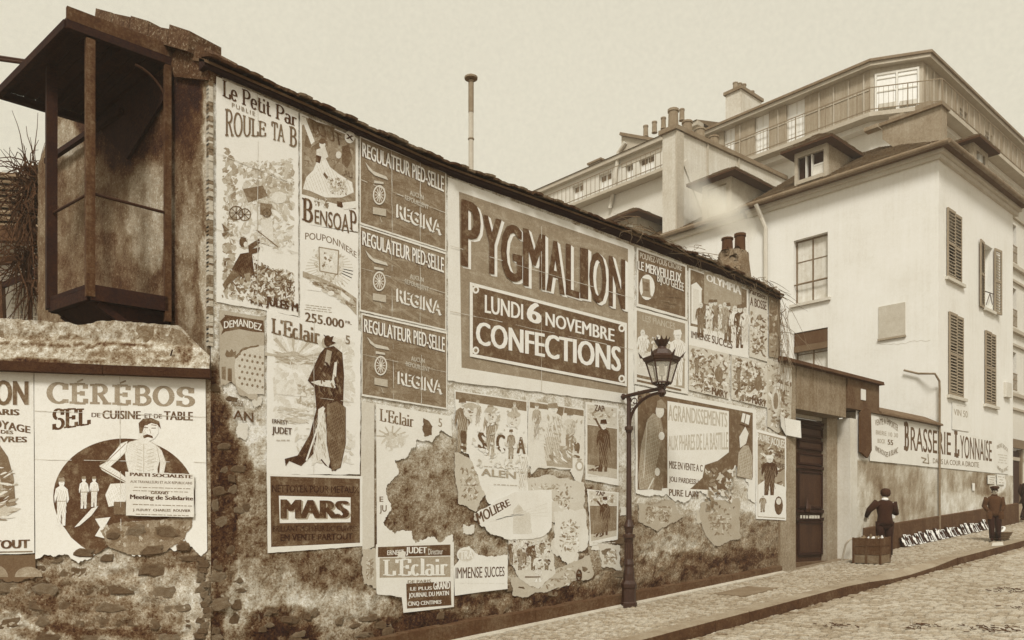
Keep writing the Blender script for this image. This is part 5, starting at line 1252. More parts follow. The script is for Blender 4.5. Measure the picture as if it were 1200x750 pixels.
# chimneys of the block
def stack(parent, x0, x1, y0, y1, z0, z1, n, m=None, along='x', ph=.5, pr=.13):
    m = m or m_pw
    simple('chimney', lambda b: (b.box(x0, x1, y0, y1, z0, z1, m), b.box(x0 - .08, x1 + .08, y0 - .08, y1 + .08, z1 + .001, z1 + .14, M_gut)), parent)
    for k in range(n):
        t = (k + .5) / n
        x, y = (x0 + (x1 - x0) * t, (y0 + y1) / 2) if along == 'x' else ((x0 + x1) / 2, y0 + (y1 - y0) * t)
        pot(parent, x, y, z1 + .14, ph * (0.7 + .5 * ((k * 7) % 3) / 3), pr)
c = BL.P(845, 138); c1 = BL.P(845, 110)
stack(block, KX + .3, KX + 2.0, BL.P(864, 130).y, BL.P(846, 130).y, zAt, c1.z, 5, pr=.12)
for px_, n_ in ((1050, 0), (1062, 0)): pass
for k in range(3): pot(block, KX + 2.0 + k * .8, KY + 1.6, zAt + .3, .9, .14)
for (px_, w_) in ((1124, 1.6), (1141, 1.6)):
    p = BF.P(px_, 120); stack(block, p.x, p.x + w_, KY + .5, KY + 1.2, zAt, zAt + .95, 3)
for k in range(2): p = BF.P(1165 + 14 * k, 150); stack(block, p.x, p.x + 1.2, KY + .5, KY + 1.1, zAt, zAt + .7, 2)

# ------------------------------------------------------------------ far wing of pale flats beyond the party wall
fwg = thing('far_flats', (KX, YE, gz(KX)), 'pale far flats with railed windows and a gabled chimney wall, left of party wall', 'apartment building')
M_ff = mat('far_render', .76, .05, .8, .05, 14, bump=.1); M_ffd = mat('far_render_dim', .66, .06, .8, .06, 14)
zF = BL.P(728, 188).z; YF1 = 40.0
ff = [wa(BL, 671, 684, 212, 240, 'y'), wa(BL, 702, 717, 205, 234, 'y'), wa(BL, 749, 767, 187, 232, 'y'), wa(BL, 733, 742, 210, 238, 'y')]
zw1 = ff[0][2]; ff = [(w[0], w[1], zw1, min(zw1 + 2.0, zF - .3)) for w in ff]
b = MB(); walled(b, 'y', KX - .02, YE + .02, YF1, 1, zF, ff, M_ff); b.box(KX + .5, KX + 7, YE + .3, YF1 - .1, 1, zF - .05, M_dark); b.build('wall', fwg)
for i, w in enumerate(ff):
    window(fwg, 'y', KX - .02, *w, panes=(2, 3), curtain=[M_bright, M_bright, M_sashd], fw=.07, depth=.14, sill=False)
simple('cornice', lambda b: (b.box(KX - .3, KX + .2, YE + .02, YF1, zF, zF + .2, M_bcor), b.box(KX - .6, KX - .03, YE + .02, YF1, zw1 - .25, zw1 - .1, M_bcor)), fwg)
simple('roof', lambda b: b.hexa([(KX - .36, YE + .03, zF + .21), (KX + 7, YE + .03, zF + .21), (KX + 7, YF1, zF + .21), (KX - .36, YF1, zF + .21), (KX + 2, YE + .02, zF + .8), (KX + 5, YE + .02, zF + .8), (KX + 5, YF1, zF + .8), (KX + 2, YF1, zF + .8)], M_slate), fwg)
simple('balcony_rail', lambda b: ([b.box(KX - .6, KX - .57, YE + .1, YF1, zw1 - .1 + zz, zw1 - .07 + zz, M_rail) for zz in (.1, .95)], [b.box(KX - .595, KX - .575, YE + .1 + .3 * k, YE + .12 + .3 * k, zw1 - .1, zw1 + .85, M_rail) for k in range(int((YF1 - YE) / .3))]), fwg)
yg = BL.P(776, 165).y; yg0 = BL.P(729, 165).y
simple('chimney_wall', lambda b: b.prism([Vector((KX - .05, yg0, zF - .4)), Vector((KX - .05, yg, zF - .4)), Vector((KX - .05, yg, BL.P(776, 168).z)), Vector((KX - .05, yg0, BL.P(733, 158).z))], (1.0, 0, 0), M_ffd), fwg)
simple('chimney_coping', lambda b: b.beam((KX + .4, yg0, BL.P(733, 156).z), (KX + .4, yg, BL.P(776, 166).z), 1.2, .14, M_gut), fwg)
for k in range(5): pot(fwg, KX + .4, yg0 - 1.2 - k * .55, BL.P(750, 160).z + .1, .55, .13)
p = BL.P(690, 190); simple('chimney', lambda b: (b.box(KX + .6, KX + 3.4, p.y - .3, p.y + .5, zF, BL.P(690, 186).z, M_ffd), b.box(KX + .5, KX + 3.5, p.y - .4, p.y + .6, BL.P(690, 186).z + .001, BL.P(690, 186).z + .1, M_gut)), fwg)
simple('slanting_pipe', lambda b: b.tube([(KX - .15, BL.P(735, 155).y, BL.P(735, 168).z), (KX - .15, BL.P(727, 180).y, BL.P(727, 180).z), (KX - .15, BL.P(722, 220).y, BL.P(722, 220).z), (KX - .15, BL.P(717, 245).y, BL.P(717, 245).z)], .1, M_pale, 8), fwg)

# stained lower render of the house's street face, below the painted sign
def hlt(px, py, T, Z):
    t = .60 + (fbm(T * 4, Z * 1.8, 18) - .5) * .3 + (fbm(T * 14, Z * 10, 20) - .5) * .22 + (fbm(T * 2, Z * 2, 28) - .5) * .25
    t = blobtone(px, py, t, [(1130, 590, 50, 14, .10), (1150, 565, 16, 16, -.12), (1170, 590, 14, 20, -.10), (1168, 566, 10, 10, .25)], 48, 8)
    return np.clip(t, .15, .9)
zt0, zt1 = mp(1098, 548).z, mp(1180, 557).z
LWP = Plane((0, 8.988), (1, 0))
vs, fs, tn = wall_grid(LWP, HX0 + .005, HX1 - .01, lambda s: gz(s) - .1, lambda s: np.interp(s, [HX0, HX1], [zt0, zt1]), .06, hlt, .5, 71, M_bw)
grid_obj('lower_render', house, vs, fs, tn, mat('stained_render', 0.0, 0.06, 1.4, 0.09, 18, bump=.5, attr=True, fleck=.08), (HX0, 9.0, gz(HX0)))

# hairline cracks in the house's render
rc = random.Random(5)
for pts_ in ([(1029, 402), (1050, 404), (1072, 400), (1094, 398)],):
    fine = []
    for p_, q_ in zip(pts_, pts_[1:]):
        for k in range(6): fine.append((p_[0] + (q_[0] - p_[0]) * k / 6 + rc.uniform(-1, 1), p_[1] + (q_[1] - p_[1]) * k / 6 + rc.uniform(-1.2, 1.2)))
    simple('crack', lambda b: b.tube([AL.P(x_, y_, .002) for x_, y_ in fine], .004, mat('crack', .66, .04, 3, .04, 20), 4, cap=False), house)
# ------------------------------------------------------------------ posters on the long wall (corners given as seen in the photograph, laid out on the wall's own plane)
def lerp2(q, u, v):
    a = (q[0][0] + (q[1][0] - q[0][0]) * u, q[0][1] + (q[1][1] - q[0][1]) * u); b = (q[3][0] + (q[2][0] - q[3][0]) * u, q[3][1] + (q[2][1] - q[3][1]) * u)
    return (a[0] + (b[0] - a[0]) * v, a[1] + (b[1] - a[1]) * v)
def sub(q, u0, v0, u1, v1): return [lerp2(q, u0, v0), lerp2(q, u1, v0), lerp2(q, u1, v1), lerp2(q, u0, v1)]
def tq(P, st, q, tone, **k): P.text(st, [q[0], q[1]], [q[3], q[2]], tone, **k)
# 1 serial-novel poster
q = [(253, 90), (349, 132), (349, 371), (253, 354)]
P = Poster('tall picture poster at the wall\'s near end, dark figure leaping among leaves', MW, (253, 354))
P.paper(q, .88, .5)
P.speck([(259, 158), (280, 196), (276, 345), (259, 345)], 150, 5, (.55, .62, .48), 1.2)
P.speck([(276, 190), (345, 185), (345, 260), (285, 240)], 260, 4, (.62, .68, .55, .74), 1.5)
P.speck([(262, 215), (345, 240), (345, 300), (262, 290)], 160, 4.5, (.80, .72, .62), 1.8)
P.speck([(259, 300), (345, 318), (345, 364), (259, 350)], 330, 3.2, (.42, .34, .52, .72, .60), 1.5)
P.speck([(290, 296), (345, 330), (345, 362), (290, 350)], 160, 2.6, (.28, .36, .82), 1.7)
P.poly(ell(326, 232, 9, 7), .82); P.poly([(284, 222), (307, 218), (313, 230), (290, 238)], .36); P.poly([(304, 238), (318, 240), (316, 254), (304, 252)], .42)
for cx, cy, rr_ in ((276, 250, 8), (286, 252, 7), (312, 250, 5)):
    for k in range(8): P.line((cx, cy), (cx + rr_ * math.cos(k * .785), cy + rr_ * math.sin(k * .785)), .8, .3, up=(k == 0))
    for k in range(12): P.line((cx + rr_ * math.cos(k * .5236), cy + rr_ * math.sin(k * .5236)), (cx + rr_ * math.cos(k * .5236 + .5236), cy + rr_ * math.sin(k * .5236 + .5236)), 1.2, .3)
P.poly([(305, 258), (318, 256), (320, 284), (306, 278)], .80); P.line((300, 270), (325, 290), 1.2, .35, up=True)
P.shape([(281, 298), (294, 296), (297, 322), (284, 326), (271, 316)], .20, 1.2, 2.4, .1, .5); P.poly(ell(284, 284, 4.5, 6.5, 9), .22); P.poly(ell(287, 287, 2.4, 3.4, 8), .8)
P.poly([(290, 288), (303, 280), (304, 285), (295, 292), (304, 290), (302, 296), (291, 299)], .24); P.poly([(272, 316), (280, 323), (262, 338), (260, 334)], .30); P.poly([(285, 322), (292, 320), (293, 330), (288, 330)], .5)
P.poly([(259, 262), (268, 270), (262, 272)], .3); P.poly([(259, 274), (268, 272), (261, 278)], .3)
P.text('Le Petit', [(260, 94), (317, 120)], [(260, 113), (317, 137)], .16, serif=True, wt=.17)
P.text('Par', [(322, 122), (347, 134)], [(322, 139), (347, 149)], .16, serif=True, wt=.17)
P.text('PUBLIE', [(271, 121), (298, 132)], [(271, 126), (298, 136.5)], .4, bold=.01, space=1.3)
P.text('ROULE', [(263, 128), (311, 145)], [(263, 160), (311, 160)], .30, serif=True, wt=.16)
P.text('TA', [(317, 143), (333, 148)], [(317, 164), (333, 167)], .30, serif=True, wt=.17)
P.text('B', [(338, 148), (347, 152)], [(338, 171), (347, 173)], .30, serif=True, wt=.2)
P.text('PAR', [(293, 352), (307, 356)], [(293, 356), (307, 360)], .2, bold=.04)
P.text('JULES M', [(311, 347), (348, 356)], [(311, 361), (348, 369)], .16, bold=.05); P.big = (q, ((0, .34, 1, .36), (0, .68, 1, .69), (.5, 0, .5, 1)))
P.done()
# 2 dancer poster
q = [(351, 133), (419, 163), (419, 272), (351, 262)]
P = Poster('dark poster of a dancer in a white dress above the word BENSOAP', MW, (351, 262))
P.paper(q, .86, .4); P.poly([(353, 136), (416, 163), (416, 246), (353, 228)], .50)
P.poly([(360, 140), (392, 150), (380, 180), (356, 172)], .36); P.speck([(353, 140), (415, 165), (415, 240), (353, 225)], 110, 4, (.46, .56, .42), 2.0)
P.shape([(372, 186), (378, 180), (386, 196), (396, 204), (412, 214), (414, 226), (400, 232), (380, 232), (362, 224), (354, 222), (358, 208), (366, 200)], .86, 1.2, 3.0, .12, .5)
P.poly([(353, 140), (357, 138), (368, 166), (364, 170)], .88); P.poly(ell(354, 142, 3, 5, 8), .8); P.poly([(370, 176), (380, 172), (384, 184), (376, 190), (370, 186)], .82); P.poly(ell(377, 170, 3.6, 5, 9), .84); P.poly(ell(377, 166, 4.4, 3.4, 9), .3)
P.poly([(370, 182), (376, 184), (374, 192), (369, 190)], .2); P.poly([(379, 202), (384, 208), (382, 211), (378, 205)], .3)
P.poly([(400, 172), (408, 170), (412, 186), (406, 198), (400, 192)], .3); P.poly(ell(396, 182, 3.4, 4.4, 8), .78); P.speck([(380, 206), (408, 210), (408, 230), (384, 228)], 70, 2.2, (.74, .6, .8, .45), 1.2)
P.speck([(366, 228), (384, 232), (386, 246), (368, 242)], 60, 1.8, (.4, .8, .5), 1.1); P.poly([(394, 236), (404, 238), (400, 244), (394, 242)], .2); P.poly([(400, 238), (416, 236), (417, 244), (402, 246)], .86)
P.text('TOUT', [(361, 138), (399, 158)], [(361, 153), (399, 172)], .28, bold=.02, shear=-.2)
P.poly(ell(409, 161, 6, 7.5, 14), .88); P.text('X', [(405, 157), (413, 160)], [(405, 163), (413, 166)], .18, bold=.05)
P.text('AU', [(402, 199), (412, 203)], [(402, 206), (412, 210)], .3)
P.text('B', [(353, 232), (366, 236)], [(353, 258), (366, 262)], .24, serif=True, wt=.22); P.text('ENSOA', [(368, 246), (408, 252)], [(368, 262), (408, 274)], .28, bold=.02); P.text('P', [(408, 246), (417, 250)], [(409, 268), (417, 277)], .24, serif=True, wt=.2)
P.done()
# 3 nursery lottery
q = [(351, 262), (419, 274), (419, 391), (351, 374)]
P = Poster('pale nursery lottery poster offering 255.000 francs, below the dancer poster', MW, (351, 374))
P.paper(q, .90, .4); P.text('POUPONNIERE', [(357, 273), (375, 274), (396, 281), (417, 296)], [(357, 281), (375, 282), (396, 289), (417, 303)], .34, bold=.01)
for k in range(40):
    a = k * .17; P.line((385 + 14 * math.cos(a), 315 + 14 * math.sin(a)), (385 + 28 * math.cos(a), 318 + 24 * math.sin(a)), 1.0, .72, up=(k == 0))
P.speck([(366, 290), (404, 300), (402, 335), (366, 328)], 150, 3.2, (.80, .68, .76, .6), 1.2); P.poly([(373, 290), (396, 294), (395, 322), (374, 318)], .80); P.frame([(373, 290), (396, 294), (395, 322), (374, 318)], 1.4, .5)
P.speck([(376, 294), (392, 296), (392, 318), (376, 316)], 30, 2.6, (.55, .7, .9, .4), 1.2)
P.poly([(354, 325), (372, 332), (392, 346), (410, 362), (417, 370), (417, 350), (400, 338), (380, 328), (354, 318)], .56); P.speck([(354, 322), (417, 345), (417, 366), (370, 338)], 90, 3, (.42, .62, .74), 1.8, ang=.4)
P.poly([(360, 334), (376, 338), (375, 342), (359, 340)], .92); P.poly([(399, 342), (410, 350), (408, 354), (398, 346)], .88); P.poly(ell(387, 344, 4, 3, 8), .9)
P.lines(356, 388, 356, 364, 3, .55, .6, .12); P.text('255.000', [(357, 366), (402, 375)], [(357, 377), (402, 385)], .26, bold=.03); P.text('FR.', [(404, 376), (411, 377)], [(404, 379), (411, 381)], .3)
P.done()
# 4-6 clock posters
def clock(q, lab, tone, dy):
    P = Poster(lab, MW, q[3]); P.paper([(q[0][0] - 1, q[0][1] - 2), (q[1][0] + 1, q[1][1] - 2), (q[2][0] + 1, q[2][1] + 2), (q[3][0] - 1, q[3][1] + 2)], .82, .3)
    P.poly(q, tone); P.speck(q, 60, 7, (tone - .03, tone + .04), 3.0, ang=.3)
    a = sub(q, .02, .02, .97, .24)
    P.block('REGULATEUR', [lerp2(q, .02, .045), lerp2(q, .58, .05)], [lerp2(q, .02, .215), lerp2(q, .58, .235)], .86, .12, (-.9, .5), .035)
    P.block('PIED-SELLE', [lerp2(q, .61, .05), lerp2(q, .98, .055)], [lerp2(q, .61, .235), lerp2(q, .98, .26)], .86, .12, (-.9, .5), .03)
    P.text('AUCUN', *[[lerp2(q, .58, v0), lerp2(q, .74, v1)] for v0, v1 in ((.40, .40), (.46, .46))], .72, bold=.02); P.text('REPOUILLENT', *[[lerp2(q, .52, v0), lerp2(q, .80, v1)] for v0, v1 in ((.48, .50), (.54, .56))], .72, bold=.02)
    P.block('REGINA', [lerp2(q, .44, .62), lerp2(q, .96, .64)], [lerp2(q, .44, .78), lerp2(q, .96, .82)], tone - .04, .88, (-2.2, 1.3), .01, n=4)
    P.poly([lerp2(q, .05, .27), lerp2(q, .14, .34), lerp2(q, .30, .345), lerp2(q, .32, .38), lerp2(q, .16, .385), lerp2(q, .09, .345)], .74)
    c = lerp2(q, .215, .60); rx, ry = 7.5, 11.5
    P.poly(ell(c[0], c[1], rx, ry, 20), .78); P.poly(ell(c[0], c[1], rx - 1.5, ry - 1.8, 20), tone - .05)
    P.lay()
    for k in range(12): t = k * math.pi / 6; P.line((c[0] + 1.8 * math.cos(t), c[1] + 2.4 * math.sin(t)), (c[0] + 5.3 * math.cos(t), c[1] + 8.6 * math.sin(t)), .9, .78)
    P.poly(ell(c[0], c[1], 1.6, 2.2, 8), .8); P.poly([(c[0] - 6, c[1] - 17), (c[0] + 5, c[1] - 15), (c[0] + 5, c[1] - 12.5), (c[0] - 6, c[1] - 14)], .7)
    P.poly([(c[0] - 7.5, c[1] + 14), (c[0] + 8, c[1] + 16.5), (c[0] + 8, c[1] + 25), (c[0] - 7.5, c[1] + 22)], .62); P.line((c[0] + 1, c[1] + 26), (c[0] + 3, c[1] + 32), .8, .6, up=True)
    P.big = (q, ((0, .5, 1, .52), (.36, 0, .37, 1), (.7, 0, .7, 1))); P.line(lerp2(q, .02, .0), lerp2(q, 1, .0), .8, .9, up=True); P.done()
clock([(422, 162), (521, 203), (521, 293), (422, 261)], 'uppermost of three stacked dark clock posters, touching the eaves', .40, 0)
clock([(422, 266), (521, 298), (521, 386), (422, 363)], 'middle of the three stacked dark clock posters', .42, 0)
clock([(424, 369), (522, 391), (522, 478), (424, 462)], 'lowest of the three stacked dark clock posters', .39, 0)
# 7 torn soap poster
P = Poster('torn poster with dark DEMANDEZ ribbon and a dotted lion shape, bottom shredded', MW, (256, 468))
P.paper([(256, 363), (309, 372), (309, 440, 4), (300, 470, 5), (285, 465, 5), (270, 448, 5), (258, 452, 3)], .62, .5)
P.poly([(257, 377), (263, 371), (262, 369), (283, 372), (308, 376), (309, 390), (296, 389), (280, 386), (263, 389), (258, 393), (261, 386)], .26); P.text('DEMANDEZ', [(262, 377), (282, 374), (306, 380)], [(262, 385), (282, 382.5), (306, 388)], .84, bold=.03)
P.poly([(276, 416), (284, 410), (296, 406), (309, 405), (309, 462), (290, 462), (276, 452), (274, 430)], .74); P.poly(jagged([(274, 418), (284, 408), (302, 404), (303, 406), (284, 411), (275, 421)], .6, 3, P.rnd), .35)
P.lay()
for i in range(5):
    for j in range(6): P.poly(ell(280 + i * 6 + (j % 2) * 3, 415 + j * 7 + i, 1.5, 1.8, 7), .38, up=False)
P.poly([(263, 416), (265, 410), (268, 413), (271, 409), (273, 413), (276, 411), (276, 418), (265, 419)], .36); P.poly([(259, 430), (264, 430), (264, 446), (259, 444)], .4); P.poly([(266, 432), (271, 432), (271, 448), (266, 446)], .3)
P.text('AUSSI', [(270, 468), (284, 470)], [(270, 475), (284, 477)], .36); P.text('AN', [(273, 480), (296, 484)], [(273, 491), (296, 495)], .24, bold=.02); P.done()
# 8 newspaper poster: robed woman
q = [(312, 364), (422, 388), (421, 556), (312, 556)]
P = Poster('whole newspaper poster of a crowned woman in dark robes before sun rays, price 5', MW, (312, 556))
P.paper(q, .88, .5); P.speck([(318, 385), (416, 395), (416, 480), (318, 500)], 260, 7, (.80, .84, .76), 1.5)
for k in range(9):
    a = math.radians(190 + k * 20); P.poly([(343 + 8 * math.cos(a - .05), 420 + 6 * math.sin(a - .05)), (343 + 34 * math.cos(a - .07), 420 + 30 * math.sin(a - .07)), (343 + 34 * math.cos(a + .07), 420 + 30 * math.sin(a + .07)), (343 + 8 * math.cos(a + .05), 420 + 6 * math.sin(a + .05))], .93 if k % 2 else .62, up=(k == 0))
P.poly(ell(343, 418, 9, 6, 12, 180, 360), .6); P.speck([(318, 410), (375, 418), (372, 432), (320, 425)], 70, 4, (.66, .58, .74), 2.4, ang=.1); P.line((339, 424), (348, 462), .8, .9, up=True)
P.speck([(345, 450), (372, 450), (372, 480), (345, 475)], 60, 3.2, (.62, .7, .55, .84), 1.3); P.speck([(322, 476), (372, 480), (368, 500), (322, 496)], 60, 4.0, (.72, .66, .84), 2.2, ang=.1)
P.speck([(340, 500), (416, 500), (416, 545), (350, 545)], 80, 4, (.82, .74), 1.7)
P.shape([(380, 408), (390, 406), (400, 414), (402, 440), (400, 500), (398, 545), (392, 552), (380, 545), (368, 530), (352, 546), (338, 540), (334, 546), (333, 538), (348, 534), (362, 510), (370, 480), (368, 455), (360, 446), (368, 428), (374, 415)], .17)
P.poly([(372, 480), (378, 476), (386, 540), (384, 548), (376, 538), (364, 546), (370, 512)], .82); P.speck([(368, 486), (382, 480), (388, 540), (366, 540)], 50, 2.2, (.55, .7, .9), 3.0, ang=1.45)
P.shape([(382, 474), (394, 470), (404, 478), (404, 520), (398, 548), (388, 552), (382, 520)], .30, 1.3, 2.2, .12, .5); P.line((379, 478), (358, 540), 2.0, .84, up=True)
P.poly(ell(380, 402, 4.2, 6, 10), .60); P.poly(ell(383, 400, 4.4, 7, 10), .16); P.poly([(378, 392), (384, 396), (390, 394), (388, 400), (393, 402), (386, 405)], .12); P.poly([(382, 410), (388, 412), (385, 430), (379, 428)], .55)
P.poly([(391, 425), (394, 424), (392, 455), (372, 452), (363, 448), (372, 446), (388, 446)], .80); P.speck([(372, 420), (400, 420), (402, 470), (370, 470)], 36, 3.0, (.3, .1, .42), 2.0, ang=1.3)
P.text("L'Eclair", [(317, 373), (374, 385)], [(317, 390), (374, 404)], .30, serif=True, wt=.19); P.text('5', [(404, 393), (409, 394)], [(404, 403), (409, 404)], .4, bold=.01); P.big = ([(312, 364), (422, 388), (421, 556), (312, 556)], ((0, .5, 1, .5), (.5, 0, .5, 1)))
P.text('ERNEST', [(318, 491), (336, 493)], [(318, 496), (336, 498)], .25); P.text('JUDET', [(318, 500), (341, 502)], [(318, 510), (341, 512)], .2, bold=.03); P.lines(320, 340, 514, 518, 1, .5); P.done()
# 9 metal polish
q = [(313, 558), (423, 561), (423, 640), (314, 645)]
P = Poster('dark brown metal polish poster with white MARS panel and white lower border', MW, (314, 645))
P.paper([(312, 555), (424, 558), (424, 640), (313, 648)], .86, .3); P.poly([(316, 558), (421, 561), (421, 636), (317, 641)], .22); P.speck([(318, 560), (420, 563), (420, 634), (318, 638)], 60, 8, (.2, .25), 3, ang=.1)
P.text('NETTOYER POUR METAUX', [(318, 568), (420, 570)], [(318, 577), (420, 578)], .10, bold=.02); P.poly([(326, 581), (410, 583), (410, 612), (327, 613)], .90)
P.block('MARS', [(330, 585), (406, 587)], [(330, 608), (406, 607)], .20, .55, (2.0, 1.4), .07, n=2); P.text('BRILLANT MEILLEUR DU CUIVRES', [(319, 616), (419, 616)], [(319, 623), (419, 622)], .11, bold=.02); P.text('EN VENTE PARTOUT', [(328, 626), (412, 625)], [(328, 634), (412, 632)], .10, bold=.03); P.done()
# 10 the great sale poster
P = Poster('huge grey brown sale poster with giant block lettering and confections panel, white margin', MW, (530, 440))
P.paper([(524, 208), (742, 289), (742, 474), (524, 446)], .84, .6); P.poly([(537, 225), (735, 292), (735, 462), (540, 431)], .50)
P.speck([(538, 227), (734, 293), (734, 460), (541, 430)], 90, 10, (.48, .53), 3.0, ang=.25)
L = [('P', 541, 560, 234, 312, 241, 316), ('Y', 565, 585, 252, 320, 258, 323), ('G', 587, 609, 260, 328, 267, 332), ('M', 613, 636, 268, 335, 276, 340), ('A', 640, 659, 280, 341, 286, 346), ('L', 663, 676, 286, 346, 290, 350), ('I', 680.5, 685.5, 291, 350, 292, 351), ('O', 690, 708, 294, 353, 299, 358), ('N', 713, 730, 300, 359, 305, 363)]
for ch_, xa, xb, ya, yb, yc, yd in L:
    for k in (3, 2, 1): P.text(ch_, [(xa, ya), (xb, yc)], [(xa, yb), (xb, yd)], .93, bold=.055, dx=1.1 * k, dy=.9 * k, up=(k == 3))
for ch_, xa, xb, ya, yb, yc, yd in L: P.text(ch_, [(xa, ya), (xb, yc)], [(xa, yb), (xb, yd)], .22, bold=.045, up=(ch_ == 'P'))
q = [(549, 331), (733, 379), (733, 453), (549, 418)]; P.poly(q, .90); P.poly([(552.5, 335.5), (730.5, 382), (730.5, 449.5), (552.5, 415)], .27)
for c_ in ((556, 340), (727, 385), (556, 411), (727, 444)): P.poly(ell(c_[0], c_[1], 4, 4.6, 10), .9); P.poly(ell(c_[0], c_[1], 2, 2.4, 8), .3)
P.text('LUNDI', [(567, 346), (611, 357)], [(567, 367), (611, 375)], .93, bold=.03); P.text('6', [(617, 353), (632, 357)], [(617, 377), (632, 381)], .93, bold=.04); P.text('NOVEMBRE', [(638, 366), (718, 386)], [(638, 382), (718, 401)], .93, bold=.03)
P.text('CONFECTIONS', [(557, 377), (725, 407)], [(557, 404), (725, 436)], .93, bold=.04); P.big = ([(526, 212), (740, 290), (740, 472), (526, 444)], ((0, .33, 1, .33), (0, .66, 1, .66), (.5, 0, .5, 1))); P.done()
# 11 torn copy of newspaper poster
P = Poster('torn newspaper poster whose figure is ripped away down to bare wall', MW, (440, 640))
P.paper([(440, 473), (528, 488), (529, 512, 1), (516, 504, 4), (506, 518, 4), (488, 514, 5), (478, 532, 5), (462, 540, 4), (466, 556, 4), (452, 572, 5), (458, 596, 5), (448, 612, 4), (462, 626, 4), (480, 622, 4), (486, 636, 3), (500, 630, 4), (515, 636, 3), (529, 626, 3), (528, 638), (441, 641)], .83, .4, step=4)
P.text("L'Eclair", [(444, 479), (484, 487)], [(444, 493), (484, 501)], .34, serif=True, wt=.19); P.text('5', [(513, 490), (517, 491)], [(513, 500), (517, 501)], .5)
for k in range(6): a = math.radians(185 + k * 30); P.line((458 + 6 * math.cos(a), 512 + 4 * math.sin(a)), (458 + 18 * math.cos(a), 512 + 13 * math.sin(a)), 1.6, .62, up=(k == 0))
P.poly(ell(458, 512, 10, 5, 10, 180, 360), .6); P.speck([(444, 504), (480, 508), (470, 530), (444, 530)], 50, 4, (.76, .70), 1.8); P.poly(jagged([(495, 490), (502, 494), (506, 500), (505, 510), (497, 512), (494, 504)], 1.2, 2, P.rnd), .28)
P.text('E', [(444, 582), (448, 582)], [(444, 588), (448, 588)], .3); P.text('JU', [(444, 592), (452, 592)], [(444, 602), (452, 602)], .3); P.done()
# 12 small newspaper bill
q = [(441, 640), (529, 637), (530, 710), (443, 716)]
P = Poster('small dark newspaper bill, lettered lines pasted low under the ripped poster', MW, (443, 716))
P.paper([(440, 638), (531, 635), (531, 711), (472, 718), (470, 700, 2), (441, 696, 2)], .82, .4); P.poly([(442, 641), (527, 638), (527, 651), (442, 653)], .22); P.poly([(444, 654), (527, 652), (527, 676), (444, 677)], .56)
P.text('ERNEST', [(453, 645), (472, 644)], [(453, 650.5), (472, 650)], .85, bold=.02); P.text('JUDET', [(475, 641), (499, 641)], [(475, 651), (499, 650.5)], .9, bold=.04); P.text('Directeur', [(501, 643), (518, 642.5)], [(501, 650), (518, 649.5)], .8, bold=.01)
P.text("L'Eclair", [(448, 656), (524, 654)], [(448, 674), (524, 674)], .88, serif=True, wt=.2); P.text('DE PARIS', [(477, 680), (504, 679)], [(477, 683.5), (504, 683)], .4)
P.poly([(475, 684), (527, 681), (528, 709), (476, 713)], .26); P.text('LE PLUS', [(480, 688), (505, 687)], [(480, 692), (505, 691)], .85, bold=.03); P.text('GRAND', [(507, 682), (526, 681)], [(507, 691), (526, 690)], .9, bold=.05); P.text('JOURNAL DU MATIN', [(478, 695), (525, 692)], [(478, 702), (525, 699)], .86, bold=.03); P.text('CINQ CENTIMES', [(477, 705), (516, 703)], [(477, 711), (516, 708)], .85, bold=.03); P.done()
# 13 carnival heads
P = Poster('faded large poster of carnival figures over the letters S C A, left half', MW, (533, 600))
P.paper([(532, 457), (617, 470), (617, 560, 1), (618, 575, 4), (600, 590, 4), (586, 592, 4), (570, 588, 4), (560, 560, 4), (548, 532, 3), (536, 526, 2)], .84, .5)
P.poly([(533, 459), (616, 471), (616, 482), (533, 468)], .42)
for (x, y, h, c_, l_) in ((541, 530, 62, .42, .5), (559, 500, 30, .66, .8), (574, 534, 58, .56, .6), (598, 538, 34, .44, .40), (612, 575, 54, .84, .80), (602, 500, 28, .7, .8)): P.man(x, y, h, c_, l_, .80, .9, hat=c_ - .1)
for cx, cy in ((550, 482), (575, 487), (601, 492)): P.poly(ell(cx, cy, 8, 9, 14), .80); P.poly(ell(cx, cy - 6, 8, 4, 10), .62); P.speck([(cx - 5, cy - 4), (cx + 5, cy - 4), (cx + 5, cy + 6), (cx - 5, cy + 6)], 9, 1.4, (.4, .55), 1.6, ang=0)
P.text('S', [(560, 506), (568, 508)], [(560, 526), (568, 528)], .28, bold=.06); P.text('C', [(581, 508), (590, 510)], [(581, 528), (590, 530)], .28, bold=.06); P.text('A', [(605, 512), (614, 513)], [(605, 531), (614, 532)], .30, bold=.06); P.text('!', [(540, 504), (544, 505)], [(540, 526), (544, 527)], .28, bold=.05)
P.text('ALEN', [(563, 549), (603, 553)], [(563, 557), (603, 561)], .58, bold=.03); P.lines(555, 610, 543, 548, 1, .6, .7, .08); P.lines(575, 605, 566, 569, 1, .6, .7, .05)
P.speck([(536, 470), (614, 484), (614, 560), (560, 550)], 70, 3, (.72, .80, .9, .66), 1.4); P.done()
